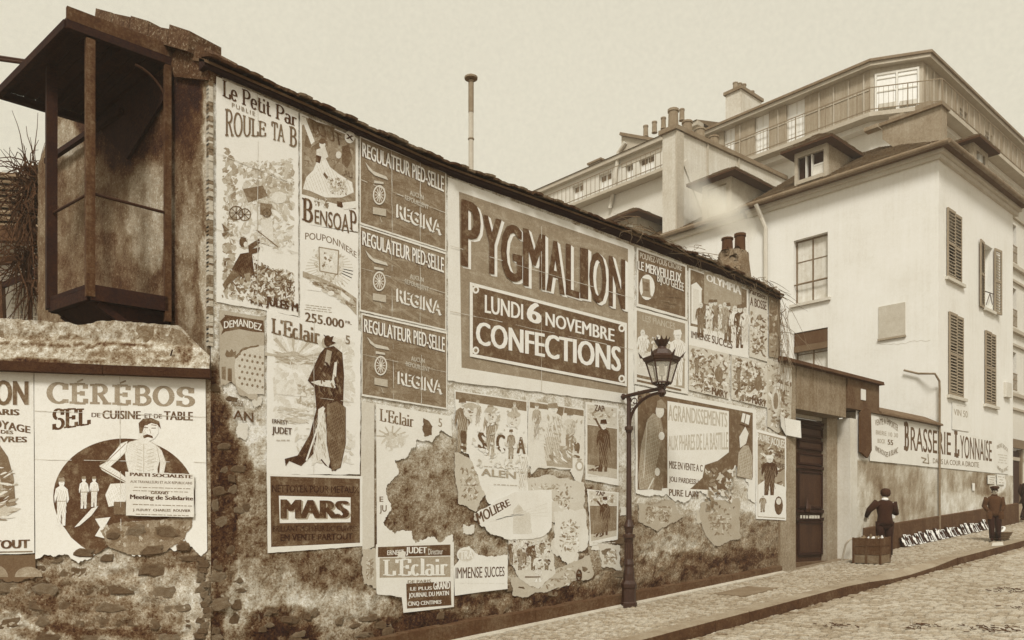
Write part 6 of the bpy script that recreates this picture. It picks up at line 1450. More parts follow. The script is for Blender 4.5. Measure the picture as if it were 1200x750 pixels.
# 14 right half
P = Poster('faded poster of clowns with raised arms under a dark band, right half', MW, (620, 560))
P.paper([(619, 469), (684, 480), (684, 545, 1), (680, 565, 3), (672, 560, 3), (668, 550, 2), (630, 548, 1), (622, 556, 3), (618, 540, 2)], .82, .5)
P.poly([(620, 471), (683, 481), (683, 488), (660, 484), (656, 490), (640, 480), (620, 478)], .42); P.poly([(636, 520), (670, 524), (670, 549), (640, 546)], .58)
P.man(647, 540, 66, .78, .70, .84, 1.3, hat=.5, arm=4); P.man(667, 528, 44, .70, .5, .8, 1.1, hat=.42); P.man(628, 515, 42, .60, .7, .8, .8, hat=.5); P.speck([(640, 525), (672, 528), (670, 546), (640, 543)], 40, 3, (.5, .64, .86), 2.0, ang=.8)
P.text('!', [(673, 518), (677, 519)], [(673, 536), (677, 537)], .3, bold=.05); P.poly(ell(678, 546, 5, 6, 12), .6); P.poly(ell(678, 546, 3, 4, 12), .86); P.speck([(622, 480), (682, 490), (682, 545), (622, 520)], 60, 2.6, (.72, .82, .6), 1.5); P.done()
# 15 fencer posters
def zap(q, lab, torn):
    P = Poster(lab, MW, q[3]); pts = [q[0], q[1], (q[2][0], q[2][1], torn), (q[3][0], q[3][1], torn)]; P.paper(pts, .82, .4, name='paper')
    P.poly(sub(q, .06, .03, .95, .28), .72); P.speck(sub(q, .06, .03, .95, .26), 34, 2.6, (.5, .62, .84), 1.3); P.poly(sub(q, .06, .29, .95, .80), .38); P.poly(sub(q, .06, .80, .95, .92), .66)
    c = lerp2(q, .55, .86); P.man(c[0], c[1], (q[3][1] - q[0][1]) * .66, .20, .22, .8, .85, hat=.15, arm=-1.5); a = lerp2(q, .3, .2); P.line(a, lerp2(q, .55, .38), 2.2, .2, up=True)
    P.text('ZAP', [lerp2(q, .28, .02), lerp2(q, .56, .02)], [lerp2(q, .28, .10), lerp2(q, .56, .10)], .2, bold=.05); P.speck(sub(q, .08, .78, .5, .88), 12, 2.4, (.2, .35), 1.8); P.lines(q[3][0] + 2, q[2][0] - 3, q[3][1] - 6, q[3][1] - 2, 1, .7); P.done()
zap([(685, 471), (724, 476), (724, 569), (685, 562)], 'small dark poster of a jumping figure, whole, beside the lamp post', .3)
zap([(687, 573), (724, 577), (723, 632), (690, 640)], 'ragged second copy of the jumping figure poster, lower and half torn', 3)
# older layers: ragged printed remnants between the whole posters
rem = [([(600, 560), (640, 556), (684, 566), (684, 600), (650, 612), (618, 600)], .74, 'ragged pale remnant under the clown poster'), ([(648, 600), (684, 596), (688, 640), (664, 662), (648, 640)], .78, 'ragged mottled remnant between slanting sheet and ripped jumping figure bill'),
       ([(532, 530), (552, 540), (570, 575), (556, 600), (536, 590)], .70, 'ragged greyish remnant right of the ripped newspaper poster'), ([(596, 676), (650, 668), (690, 650), (694, 676), (640, 694), (600, 698)], .66, 'low greyish remnant under the crowd remnant'),
       ([(700, 636), (726, 640), (728, 668), (704, 664)], .74, 'small mottled remnant low down just left of the lamp post'), ([(746, 590), (790, 586), (800, 606), (770, 622), (748, 612)], .60, 'dull remnant below the left gentleman'),
       ([(424, 645), (440, 644), (440, 690), (426, 684)], .64, 'dull remnant left of the dark newspaper bill'), ([(820, 590), (866, 584), (868, 630), (836, 640), (822, 615)], .62, 'dull mottled remnant below the torn white notice')]
for i, (pp_, t_, lb_) in enumerate(rem):
    P = Poster(lb_, MW, pp_[-1], off=.0095, cat='poster remnant', name='poster_remnant', seed=i); P.paper([(x_, y_, 4.5) for x_, y_ in pp_], t_, 4)
    xs_ = [p_[0] for p_ in pp_]; ys_ = [p_[1] for p_ in pp_]; cx_, cy_ = sum(xs_) / len(xs_), sum(ys_) / len(ys_); rx_, ry_ = (max(xs_) - min(xs_)) * .3, (max(ys_) - min(ys_)) * .3
    P.speck([(cx_ - rx_, cy_ - ry_), (cx_ + rx_, cy_ - ry_), (cx_ + rx_, cy_ + ry_), (cx_ - rx_, cy_ + ry_)], 70, 2.4, (t_ - .2, t_ + .1, t_ - .1, .45), 1.5); P.lines(cx_ - rx_, cx_ + rx_, cy_, cy_ + 3, 1, .4); P.done()
# 16, 17, 18
P = Poster('pale torn sheet with slanting lettering MOLIERE and a faded seated figure', MW, (556, 640), off=.02)
P.paper([(558, 600, 2), (580, 586, 3), (612, 575, 1), (645, 574), (645, 618, 2), (636, 628, 3), (600, 632, 3), (575, 626, 3), (560, 614, 3)], .83, .6)
P.text('MOLIERE', [(556, 602), (572, 594), (594, 585)], [(560, 615), (577, 604), (597, 592)], .22, bold=.04); P.poly(jagged([(600, 598), (606, 590), (612, 598), (620, 602), (622, 625), (600, 626)], .8, 3, P.rnd), .76); P.poly(ell(607, 598, 4, 5, 8), .7)
for k in range(4): P.line((572 + k * 8, 612 - k * 3), (640, 590 + k * 5), .8, .78, up=(k == 0))
P.done()
P = Poster('ragged poster remnant showing a crowd of small faded figures low on the wall', MW, (595, 690))
P.paper([(594, 632, 3), (640, 626, 3), (648, 650, 3), (650, 672, 3), (630, 690, 3), (610, 680, 3), (596, 660, 3)], .74, .6)
for i in range(9): P.man(598 + i * 5.2, 662 + (i % 3) * 3, 30 + (i % 2) * 5, (.28, .8, .4, .84, .22)[i % 5], (.34, .8, .3)[i % 3], .8, .75)
P.man(630, 682, 34, .84, .86, .8, 1.2); P.speck([(596, 632), (644, 630), (646, 670), (598, 668)], 70, 1.8, (.4, .84, .6, .2), 1.4); P.line((614, 676), (632, 676), 1.4, .3, up=True); P.done()
P = Poster('low pale bill reading IMMENSE SUCCES between dark bill and crowd remnant', MW, (532, 698))
P.paper([(531, 664, 2), (548, 640, 3), (556, 648, 3), (572, 652, 4), (594, 650, 2), (594, 690), (532, 698)], .84, .5); P.text('IMMENSE', [(533, 665), (564, 664)], [(533, 678), (564, 677)], .18, bold=.02); P.text('SUCCES', [(567, 664), (590, 664)], [(567, 677), (590, 675)], .18, bold=.02)
P.poly(ell(545, 650, 11, 9, 14), .84); P.poly(ell(545, 651, 9, 7, 14), .70); P.text('TRA', [(538, 646), (553, 645)], [(538, 656), (553, 654)], .9, bold=.03); P.lines(536, 590, 681, 686, 1, .78); P.done()
# 19 gaslight poster
P = Poster('dark poster for a marvellous burner with white oval beside rows of print, below eaves', MW, (747, 360))
q = [(747, 293), (802, 313), (802, 372), (747, 356)]; P.paper([(745, 290), (804, 311), (804, 375), (745, 359)], .82, .3); P.poly(q, .34)
P.text('POUVEZ-VOUS CROIRE', [(749, 296), (798, 311)], [(749, 303), (798, 318)], .74, bold=.02); P.block('LE MERVEILLEUX', [(747, 306), (797, 321)], [(747, 316), (797, 333)], .88, .15, (-.8, .5), .04); P.block('BIJOU GELEE', [(769, 321), (800, 332)], [(769, 333), (800, 345)], .8, .12, (-.7, .5), .03)
P.poly(ell(757, 337, 9, 15, 18), .86); P.poly([(751, 326), (760, 328), (761, 346), (764, 350), (750, 347), (752, 343)], .5); P.poly([(752, 330), (759, 332), (759, 342), (753, 341)], .36); P.speck([(770, 340), (800, 348), (800, 368), (770, 360)], 20, 7, (.31, .37), 3, ang=.3); P.done()
# 20 ladies poster
P = Poster('grey poster of pale figures behind the street lantern, below the burner poster', MW, (744, 440))
q = [(744, 362), (803, 378), (803, 460), (744, 447)]; P.paper([(742, 360), (805, 377), (805, 462), (742, 450)], .84, .3); P.poly(sub(q, .02, .02, .98, .55), .52); P.poly(sub(q, .02, .55, .6, .88), .80); P.poly(sub(q, .75, .2, .97, .95), .56)
P.text('LES FIANCES', [(752, 369), (790, 379)], [(752, 376), (790, 387)], .66); P.man(752, 432, 46, .86, .84, .84, .9); P.man(770, 436, 44, .82, .86, .84, .9); P.man(793, 452, 64, .86, .88, .84, 1.0, hat=.86); P.speck(sub(q, .05, .3, .7, .8), 60, 2.6, (.86, .6, .8), 1.4)
P.poly(sub(q, .02, .90, .7, .94), .4); P.poly(sub(q, .02, .97, .9, 1.0), .35); P.done()
# 21 theatre poster
P = Poster('music hall poster with white columned arch and crowd above IMMENSE SUCCES', MW, (808, 405))
q = [(808, 316), (876, 341), (876, 417), (808, 402)]; P.paper([(806, 314), (876, 340), (876, 420), (806, 405)], .85, .3); P.poly([(808, 316), (874, 340), (874, 395), (808, 382)], .36)
P.poly([(824, 318), (868, 334), (868, 366), (824, 356)], .58); P.lay()
P.poly([(809, 334), (815, 331), (822, 339), (821, 341), (821, 382), (809, 379)], .88); P.poly([(811, 338), (818, 340), (818, 378), (811, 376)], .80)
P.text('OLYMPIA', [(827, 321), (867, 336)], [(827, 329), (867, 346)], .92, bold=.05)
P.poly([(826, 358), (866, 366), (866, 396), (826, 386)], .80)
for i, (x, y, h, c_) in enumerate(((820, 396, 42, .3), (832, 396, 44, .86), (843, 398, 42, .84), (852, 402, 46, .28), (860, 406, 48, .9), (866, 408, 50, .22), (872, 404, 44, .84), (837, 388, 36, .5), (848, 390, 36, .6))): P.man(x, y, h, c_, c_, .8, .9, hat=.3 if i % 2 else None)
P.speck([(822, 356), (874, 368), (872, 398), (822, 388)], 60, 2.0, (.3, .86, .5, .7), 1.5, ang=1.4)
P.text('IMMENSE', [(809, 388), (831, 393)], [(809, 396), (831, 401)], .24, bold=.02); P.text('SUCCES', [(833, 393), (857, 400)], [(833, 402), (857, 409)], .24, bold=.02); P.done()
# 22 / 23 leafy prints
for i, (q, lab) in enumerate((([(806, 404), (853, 415), (853, 468), (806, 457)], 'leafy grey bill with dancer shape, left of the pair below the music hall poster'), ([(856, 416), (898, 426), (898, 478), (856, 468)], 'leafy grey bill with dancer shape, right of the pair below the music hall poster'))):
    P = Poster(lab, MW, q[3]); P.paper(q, .76, .3); P.speck(q, 190, 3.0, (.5, .4, .84, .66, .34), 1.4); c = lerp2(q, .2, .62); P.man(c[0], c[1], 24, .30, .32, .8, .8, arm=3); c = lerp2(q, .75, .5); P.poly(ell(c[0], c[1], 5, 9, 10), .42)
    P.text('MARY', [lerp2(q, .58, .82), lerp2(q, .97, .84)], [lerp2(q, .58, .98), lerp2(q, .97, .99)], .22, bold=.05); P.text('LES', [lerp2(q, .38, .84), lerp2(q, .54, .85)], [lerp2(q, .38, .94), lerp2(q, .54, .95)], .3, bold=.03); P.done()
# 24, 25
P = Poster('narrow serial poster lettered Parisien and BOSSE near the wall\'s far end', MW, (877, 420))
q = [(877, 334), (898, 342), (898, 424), (877, 418)]; P.paper(q, .74, .3); P.speck(sub(q, 0, .35, 1, .95), 120, 2.6, (.5, .42, .7, .3, .8), 1.4); P.text('Parisien', [(877.5, 337), (897, 345)], [(877.5, 344), (897, 352)], .22, bold=.04); P.text('A BOSSE', [(878, 348), (897, 354)], [(878, 358), (897, 364)], .22, bold=.04); P.done()
P = Poster('last dark narrow poster under the eaves at the wall\'s far corner', MW, (900, 416))
q = [(900, 347), (911, 351), (911, 420), (900, 418)]; P.paper(q, .50, .3); P.poly(sub(q, .1, .03, .95, .6), .36); P.speck(q, 40, 2.6, (.3, .6, .44), 1.4); P.done()
# 26 coat poster
P = Poster('wide dark poster of two gentlemen in coats either side of a torn white notice', MW, (745, 585))
P.paper([(743, 452), (885, 480), (884, 590, 2), (876, 585, 4), (872, 560, 3), (862, 545, 3), (850, 575, 4), (835, 580, 4), (815, 575, 4), (800, 590, 4), (782, 578, 4), (760, 582, 3), (744, 578, 2)], .84, .5)
P.poly([(746, 458), (881, 484), (881, 560), (860, 545), (850, 575), (780, 572), (746, 574)], .34)
P.poly([(781, 470), (853, 482), (853, 530), (840, 540), (825, 545), (822, 560), (800, 580), (790, 588), (781, 580)], .90)
P.text('AGRANDISSEMENTS', [(782, 474), (851, 484)], [(782, 493), (851, 501)], .66, bold=.03); P.text('AUX PHARES DE LA BASTILLE', [(782, 511), (852, 506)], [(782, 528), (852, 527)], .66, bold=.03); P.text('MISE EN VENTE A C', [(783, 540), (822, 545)], [(783, 549), (822, 553)], .24, bold=.03); P.text('JOLI PARDESSU', [(783, 558), (817, 562)], [(783, 566), (817, 570)], .24, bold=.03); P.text('PURE LAIN', [(783, 573), (817, 576)], [(783, 581), (817, 583)], .24, bold=.03)
P.shape([(757, 492), (764, 484), (773, 488), (777, 510), (775, 540), (776, 572), (748, 574), (746, 560), (750, 520)], .56, 1.4, 2.4, .12, .6); P.poly([(775, 512), (778, 516), (777, 560), (774, 575), (764, 574), (768, 545)], .42); P.poly(ell(772, 482, 5, 8, 12), .80); P.poly([(768, 478), (769, 470), (774, 468), (779, 474), (779, 479)], .5)
P.poly(ell(774, 511, 3.5, 5, 10), .86); P.poly(ell(769, 553, 3, 5, 10), .86); P.line((765, 560), (758, 574), 1.6, .8, up=True); P.line((757, 495), (753, 560), 1.0, .7, up=True)
P.shape([(864, 530), (870, 522), (876, 522), (881, 535), (880, 562), (862, 558)], .60, 1.4, 2.0, .12, .6); P.poly([(865, 512), (872, 500), (876, 508), (873, 520), (866, 525)], .84); P.poly([(869, 484), (878, 487), (876, 498), (867, 494)], .90); P.line((873, 485), (871, 496), 1.0, .3, up=True); P.line((865, 497), (877, 501), 1.6, .2, up=True)
P.speck([(822, 545), (860, 548), (860, 600), (824, 600)], 60, 4, (.5, .7, .36, .8), 1.4); P.done()
# 27-28
P = Poster('curling torn picture bill on the low wall left of the gate, above the toy poster', MW, (898, 505))
q = [(898, 421), (927, 430), (926, 505), (898, 500)]; P.paper([(898, 421), (927, 430), (926, 490, 2), (912, 507, 2), (898, 500, 2)], .70, .4); P.speck(q, 110, 3.2, (.4, .6, .84, .5, .3), 1.5); P.poly(ell(908, 470, 5, 14, 12), .76); P.poly(ell(908, 470, 3, 10, 12), .45); P.poly([(916, 430), (927, 432), (922, 446)], .9)
P.done()
P = Poster('loose folded white paper peeling off the wall beside the gate', MW, (915, 500), cat='paper', name='loose_paper')
b = MB(); 
for (a, c, o0, o1) in (([(909, 485), (918, 490)], [(921, 512), (910, 500)], .10, .02), ([(918, 490), (930, 494)], [(931, 514), (920, 510)], .03, .16)):
    b.flat([MW.P(*a[0], o0), MW.P(*a[1], o1), MW.P(*c[0], o1), MW.P(*c[1], o0)], ink(.84))
b.build('paper', P.root)
P = Poster('toy shop poster with a dark seated figure on white, next to the gate door', MW, (885, 608))
q = [(885, 503), (920, 512), (920, 610), (885, 608)]; P.paper(q, .90, .3); P.poly(sub(q, .05, .03, .96, .98), .52); P.speck(sub(q, .05, .12, .95, .6), 60, 3, (.36, .6, .28, .8), 1.4); P.poly([lerp2(q, *t) for t in ((.06, .62), (.3, .55), (.96, .6), (.96, .97), (.06, .97))], .90)
P.text('PAUVRE JACQUES', [lerp2(q, .05, .04), lerp2(q, .95, .05)], [lerp2(q, .05, .14), lerp2(q, .95, .17)], .88, bold=.03); P.text('JOUETS', [lerp2(q, .6, .22), lerp2(q, .95, .23)], [lerp2(q, .6, .28), lerp2(q, .95, .29)], .2); P.text('ETRENNES', [lerp2(q, .6, .32), lerp2(q, .95, .33)], [lerp2(q, .6, .38), lerp2(q, .95, .39)], .2)
c = lerp2(q, .45, .72); P.man(c[0], c[1], 46, .16, .2, .8, 1.3, hat=.9); c = lerp2(q, .22, .92); P.man(c[0], c[1], 20, .4, .3, .8, 1.3); c = lerp2(q, .75, .92); P.poly(ell(c[0], c[1] - 9, 5, 11, 12), .24); P.poly(ell(c[0], c[1] - 14, 3, 4, 10), .8); P.done()
# small scraps of old bills clinging to the bare plaster
r = random.Random(77)
SCR = ['beside the dark newspaper bill', 'right of the slanting lettered sheet', 'between the ripped small poster and the foot of the lamp post', "at the lamp post's left, upper one", 'below the slanting lettered sheet', 'just right of the lamp post', 'touching the lamp post', "in the ripped poster's lower right", 'left of the big newspaper poster, lower', 'left of the big newspaper poster, upper', 'below the curling bill by the gate', 'under the torn white notice', 'under the notice, further right', "at the slanting sheet's left tip", 'beside the iron ring', 'above the iron ring', 'below the top-hatted gentleman']
for i, (x, y, w, h, t, lab) in enumerate(((470, 650, 10, 8, .8, 0), (662, 600, 12, 22, .84, 0), (700, 640, 16, 8, .8, 0), (716, 590, 10, 14, .84, 0), (655, 640, 14, 18, .76, 0), (760, 610, 14, 4, .84, 0), (730, 600, 8, 10, .8, 0), (548, 620, 12, 10, .80, 0), (284, 505, 12, 16, .8, 0), (300, 470, 10, 12, .76, 0), (905, 540, 8, 12, .7, 0), (820, 606, 10, 14, .7, 0), (845, 622, 8, 8, .72, 0), (560, 605, 10, 8, .7, 0), (672, 655, 10, 14, .78, 0), (640, 655, 10, 20, .8, 0), (860, 600, 10, 26, .78, 0))):
    P = Poster('ragged pale paper scrap ' + SCR[i], MW, (x, y), cat='paper scrap', name='paper_scrap', group='scraps of old bills on the long wall', off=.010, seed=i); P.paper(jagged([(x - w / 2, y - h / 2), (x + w / 2, y - h / 2), (x + w / 2, y + h / 2), (x - w / 2, y + h / 2)], min(w, h) * .35, 3, r), t, 0); P.done()
# pale band of bare paper layers between the poster columns: painted-out strip right of the newspaper poster
P = Poster('blank strip of old white paper between the newspaper and the ripped posters', MW, (425, 600), cat='paper', name='blank_paper', off=.008); P.paper([(423, 470), (438, 473), (438, 640, 2), (424, 644, 2)], .74, .5); P.done()

# ------------------------------------------------------------------ the yard wall's posters
P = Poster('large white salt poster with a lean moustached athlete before a dark disc', GW, (48, 650))
P.paper([(41, 437), (241, 444), (243, 645, 1), (236, 652, 3), (222, 640, 3), (205, 646, 3), (190, 640, 3), (165, 652, 4), (150, 646, 3), (125, 640, 4), (105, 655, 3), (92, 660, 3), (80, 650, 3), (66, 652, 3), (52, 650, 2), (42, 655, 1)], .86, .5)
P.poly([(x, y) for x, y in ell(146, 582, 83, 68, 40) if y < 640] if False else [(146 + 83 * math.cos(math.radians(a)), 582 + 68 * math.sin(math.radians(a))) for a in range(-215, 36, 6)] + [(205, 632), (190, 628), (176, 634), (150, 630), (128, 640), (112, 650), (96, 640), (84, 630)], .21)
P.text('C REBOS', [(55, 450), (229, 455)], [(55, 472), (229, 476)], .48, serif=True, wt=.22, thin=.11) if False else None
for st, xa, xb in (('C', 55, 81), ('E', 82, 104), ('R', 106, 131), ('E', 132, 154), ('B', 156, 178), ('O', 179, 205), ('S', 207, 229)):
    P.text(st, [(xa, 449 + (xa - 55) * .035), (xb, 449 + (xb - 55) * .035)], [(xa, 472 + (xa - 55) * .025), (xb, 472 + (xb - 55) * .025)], .48, serif=True, wt=.22, thin=.12, up=(xa == 55))
P.lay(); P.line((91, 448), (98, 445), 2.0, .48); P.line((141, 449.5), (148, 446.5), 2.0, .48)
P.text('SEL', [(62, 480), (107, 479)], [(62, 504), (107, 497)], .20, serif=True, wt=.20, thin=.09)
P.text('DE', [(108, 484), (118, 484)], [(108, 489), (118, 489.4)], .22, bold=.03); P.text('CUISINE', [(121, 481), (165, 482)], [(121, 491), (165, 491.6)], .22, bold=.04); P.text('ET DE', [(170, 485), (190, 485.5)], [(170, 490), (190, 490.5)], .22, bold=.03); P.text('TABLE', [(193, 482), (226, 483)], [(193, 492), (226, 493)], .22, bold=.04)
for (x, y, h) in ((73, 616, 55), (99, 596, 37), (111, 594, 35)): P.man(x, y, h, .90, .88, .86, .95, hat=.45); P.line((x - 5, y - h * .52), (x + 5, y - h * .52), .8, .5, up=True)
P.shape([(164, 515), (152, 518), (146, 524), (148, 540), (151, 552), (150, 567), (187, 568), (185, 550), (189, 534), (188, 525), (178, 518)], .82, .5, 2.4, .08, .4); P.shape([(184, 522), (190, 528), (195, 542), (192, 558), (187, 556), (188, 542)], .80, 1.2, 2.4, .08, .4); P.shape([(150, 517), (142, 520), (134, 531), (124, 542), (117, 546), (120, 551), (136, 560), (149, 567), (151, 562), (140, 553), (130, 547), (139, 539), (148, 530)], .84, -.7, 2.6, .12, .5)
P.poly([(143, 521), (150, 520), (141, 534), (133, 539), (129, 536)], .92); P.poly([(163, 506), (175, 508), (176, 522), (163, 519)], .80); P.poly([(166, 496), (170, 492), (182, 492), (186, 498), (186, 508), (182, 514), (176, 517), (170, 513), (167, 506)], .84); P.hatch([(166, 496), (172, 494), (172, 514), (167, 508)], 1.1, 1.6, .5, .66)
P.poly([(164, 508), (163, 496), (168, 491), (178, 490), (187, 494), (189, 503), (185, 498), (178, 496), (170, 499), (167, 508)], .22); P.poly([(168, 511), (173, 509), (179, 511), (180, 514), (174, 512.5), (169, 514)], .2); P.line((169, 501), (174, 501.5), .9, .25, up=True); P.line((178, 502), (183, 502), .9, .25); P.line((169, 498.5), (174, 498), .8, .3); P.line((178, 498), (184, 499), .8, .3); P.line((176, 503), (177, 508), .7, .5)
P.lay()
for k in range(7):
    y = 526 + k * 4.0; P.line((161, y), (167, y + 2.0), .6, .66); P.line((181, y), (173, y + 2.0), .6, .66)
P.line((169, 520), (169, 555), .9, .62); P.line((117, 547), (150, 566), .9, .4); P.line((128, 540), (118, 542), .9, .45); P.line((148, 520), (126, 541), .9, .5)
P.shape([(130, 567), (149, 566), (151, 576), (147, 590), (128, 594), (124, 580)], .84, 1.2, 2.4, .14, .5); P.poly([(134, 588), (148, 588), (148, 603), (134, 603)], .30); P.poly([(88, 618), (108, 596), (116, 593), (108, 604), (94, 616)], .84); P.poly([(112, 608), (130, 606), (122, 620), (128, 632), (112, 628), (118, 618)], .84); P.lines(152, 200, 608, 614, 1, .6)
P.poly(jagged([(118, 622), (140, 612), (170, 610), (200, 606), (226, 604), (225, 618), (214, 634), (196, 646), (160, 650), (130, 642)], 2.5, 4, P.rnd), .42); P.speck([(120, 612), (226, 606), (218, 640), (124, 642)], 90, 5, (.36, .5, .3, .6), 1.5)
for (cx, cy, rx, ry) in ((162, 622, 14, 8), (196, 624, 16, 9), (136, 626, 10, 8), (215, 640, 8, 6)): P.poly(jagged(ell(cx, cy, rx, ry, 12), 2.5, 4, P.rnd), .30)
P.big = ([(41, 437), (241, 444), (243, 640), (42, 640)], ((.5, 0, .5, .98), (0, .5, 1, .5), (0, .22, 1, .23))); salt = P.done()
P = Poster('greyish meeting notice sheet pasted over the athlete\'s lap', GW, (148, 604), off=.045, name='notice', cat='notice')
P.paper([(148, 553), (228, 556), (228, 606), (149, 604)], .80, .4)
P.text('PARTI SOCIALISTE', [(154, 554), (226, 557)], [(154, 558), (226, 561)], .22, bold=.06); P.text('AUX TRAVAILLEURS ET AUX REPUBLICAINS', [(154, 563), (226, 565)], [(154, 566), (226, 568)], .3, bold=.02); P.lines(156, 224, 569, 577, 2, .42, .7, .03)
P.text('GRAND', [(178, 576), (198, 576.6)], [(178, 579), (198, 579.6)], .25, bold=.05); P.text('Meeting de Solidarite', [(154, 579.5), (227, 582)], [(154, 586.5), (227, 588)], .18, bold=.045); P.lines(154, 226, 588, 594, 1, .4, .8, .03); P.text('J. FLEURY  CHARLES  ROUVIER', [(157, 596), (224, 597)], [(157, 599.5), (224, 601)], .28, bold=.03); P.lines(160, 222, 601, 604, 1, .4, .7, .03); P.done()
P = Poster('cut-off white metal polish poster left of the salt poster, reading GEON and PARTOUT', GW, (2, 650))
P.paper([(-70, 433), (40, 437), (41, 648, 2), (-70, 650, 2)], .84, .5)
P.block('PIGEON', [(-54, 444), (33, 447)], [(-54, 476), (33, 475)], .34, .7, (1, .6), .05); P.text('PARIS', [(-14, 479), (23, 480)], [(-14, 486), (23, 487)], .28, bold=.05); P.text('NETTOYAGE', [(-40, 484), (0, 492), (36, 500)], [(-40, 494), (0, 502), (36, 508)], .28, bold=.04); P.text('DES', [(2, 504), (16, 505)], [(2, 508), (16, 509)], .28, bold=.04); P.text('CUIVRES', [(-22, 511), (32, 512)], [(-22, 518), (32, 518.5)], .28, bold=.04)
P.poly([(-50, 530), (-20, 516), (-2, 518), (10, 535), (17, 560), (19, 590), (0, 592), (-50, 594)], .36); P.poly([(-50, 560), (-5, 540), (4, 570), (8, 592), (-50, 600)], .56); P.poly([(-50, 600), (0, 592), (26, 596), (10, 604), (-10, 612), (-50, 620)], .68); P.poly([(-40, 590), (6, 582), (10, 588), (-40, 600)], .24); P.speck([(-50, 540), (20, 540), (26, 610), (-50, 610)], 50, 5, (.6, .45, .8), 2.4, ang=-.2)
P.text('PARTOUT', [(-34, 634), (35, 632)], [(-34, 644), (35, 642)], .24, bold=.06); P.line((-60, 648), (39, 646), 1.2, .3, up=True); P.done()
P = Poster('dark torn remains of a bill below the metal polish poster', GW, (2, 680), off=.008); P.paper([(-60, 651), (42, 650), (42, 676, 3), (20, 682, 3), (0, 678, 3), (-60, 690, 3)], .34, .5); P.poly(ell(34, 676, 16, 12, 14, 180, 360), .46); P.poly(ell(-5, 676, 15, 14, 14, 180, 360), .46); P.done()

# ------------------------------------------------------------------ painted brewery sign and small bills on the house
P = Poster('long painted cream sign band lettered for a brewery across low wall and house', MW, (1018, 540), cat='painted sign', name='painted_sign', off=.022)
P.paper([(1018, 486), (1098, 503), (1181, 518), (1181, 556), (1098, 548), (1018, 540)], .84, .2, th=.002)
def S(st, xa, xb, ya, yb, yc, yd, t=.26, **k): P.text(st, [(xa, ya), (xb, yc)], [(xa, yb), (xb, yd)], t, **k)
S('B', 1058, 1064, 496, 526, 497, 527, serif=True, wt=.3, thin=.16); S('RASSERIE', 1066, 1113, 500, 528, 507, 534, bold=.015); S('L', 1117, 1123, 506, 534, 507, 534.5, serif=True, wt=.3, thin=.16); S('YONNAISE', 1124, 1161, 510, 537, 517, 541, bold=.015)
S('DANS LA COUR A DROITE', 1092, 1146, 537, 543, 542, 548, .42, bold=.02)
P.text('VENTE A EMPORTER', [(1024, 492), (1038, 490), (1051, 498)], [(1024, 499), (1038, 497), (1051, 506)], .40, bold=.02); P.text('BIERE 10 30', [(1025, 504), (1051, 508)], [(1025, 509), (1051, 513)], .58, bold=.01); P.text('BOCK', [(1027, 514), (1036, 515)], [(1027, 519), (1036, 520)], .6); P.text('55', [(1039, 515), (1045, 516)], [(1039, 521), (1045, 522)], .34, bold=.04)
P.text('VINS ROUGES & BLANC', [(1024, 522), (1038, 530), (1051, 524)], [(1024, 528), (1038, 536), (1051, 531)], .40, bold=.02); P.lay(); P.line((1078, 536), (1084, 538), 1.5, .5); P.line((1084, 538), (1080, 542), 1.3, .5); P.line((1080, 542), (1087, 543), 1.3, .5); P.line((1086, 532), (1087, 544), 1.0, .5)
P.text('BIERE BOCK', [(1167, 522), (1173, 519), (1180, 526)], [(1167, 526), (1173, 524), (1180, 530)], .6, bold=.02); P.text('VINS BLANC', [(1167, 545), (1173, 550), (1180, 546)], [(1167, 549), (1173, 554), (1180, 551)], .6, bold=.02); P.lines(1168, 1179, 531, 543, 4, .68, .8, .15); P.done()
P = Poster('square faded price board lettered VIN 50 between two shutters, above the sign', MW, (1115, 505), cat='notice', name='notice', off=.012)
P.paper([(1115, 471), (1135, 474), (1135, 506), (1115, 503)], .86, .2); P.text('VIN 50', [(1117, 479), (1133, 482)], [(1117, 486), (1133, 490)], .56, bold=.02); P.lines(1117, 1133, 473, 476, 1, .74, .8, .15); P.done()
for x, y, w, h, t, lab in ((1160, 557, 9, 10, .80, 'pale bill pasted under the painted sign, nearer of two by the boy'), (1171, 556, 9, 12, .84, 'pale bill pasted under the painted sign, farther of two by the boy'), (1139, 566, 3, 9, .86, 'narrow white paper strip left on the wall between woman and boy')):
    P = Poster(lab, MW, (x, y), off=.04, name='bill', cat='bill'); P.paper([(x - w / 2, y), (x + w / 2, y + .5), (x + w / 2, y + h), (x - w / 2, y + h)], t, .3); P.lines(x - w / 2 + 1, x + w / 2 - .5, y + 1, y + h - 1, 3, .5, .7, .1) if w > 5 else None; P.done()
# ------------------------------------------------------------------ gas lamp on its post
M_cast = mat('cast_iron', .13, .04, 4, .06, 40, bump=.25, rough=.5, spec=.5)
lx = MW.P(737, 600).x; LYP = 8.80
LP = Plane((0, LYP), (1, 0)); lb = LP.P(737, 704); LX = lb.x; LG = gz(LX)
lamp = thing('street_lamp', (LX, LYP, LG), 'dark cast iron gas lamp with crowned lantern on a bracket, standing before the poster wall', 'street lamp')
def LZ(py): return LP.P(737, py).z
ringz = [(.135, LG - .05), (.135, LG + .06), (.12, LG + .08), (.115, LZ(690)), (.13, LZ(688)), (.13, LZ(684)), (.095, LZ(680)), (.09, LZ(672))]
simple('base', lambda b: b.loft([((LX, LYP, z), r_, r_) for r_, z in ringz], M_cast, 8), lamp)
shaft = [(.09, 672), (.075, 664), (.085, 661), (.066, 655), (.064, 636), (.075, 632), (.08, 628), (.06, 625), (.07, 620), (.085, 617), (.065, 613), (.046, 609), (.042, 560), (.038, 508), (.052, 506), (.056, 502), (.038, 499), (.035, 470), (.045, 466)]
simple('post', lambda b: b.loft([((LX, LYP, LZ(py)), r_, r_) for r_, py in shaft], M_cast, 16), lamp)
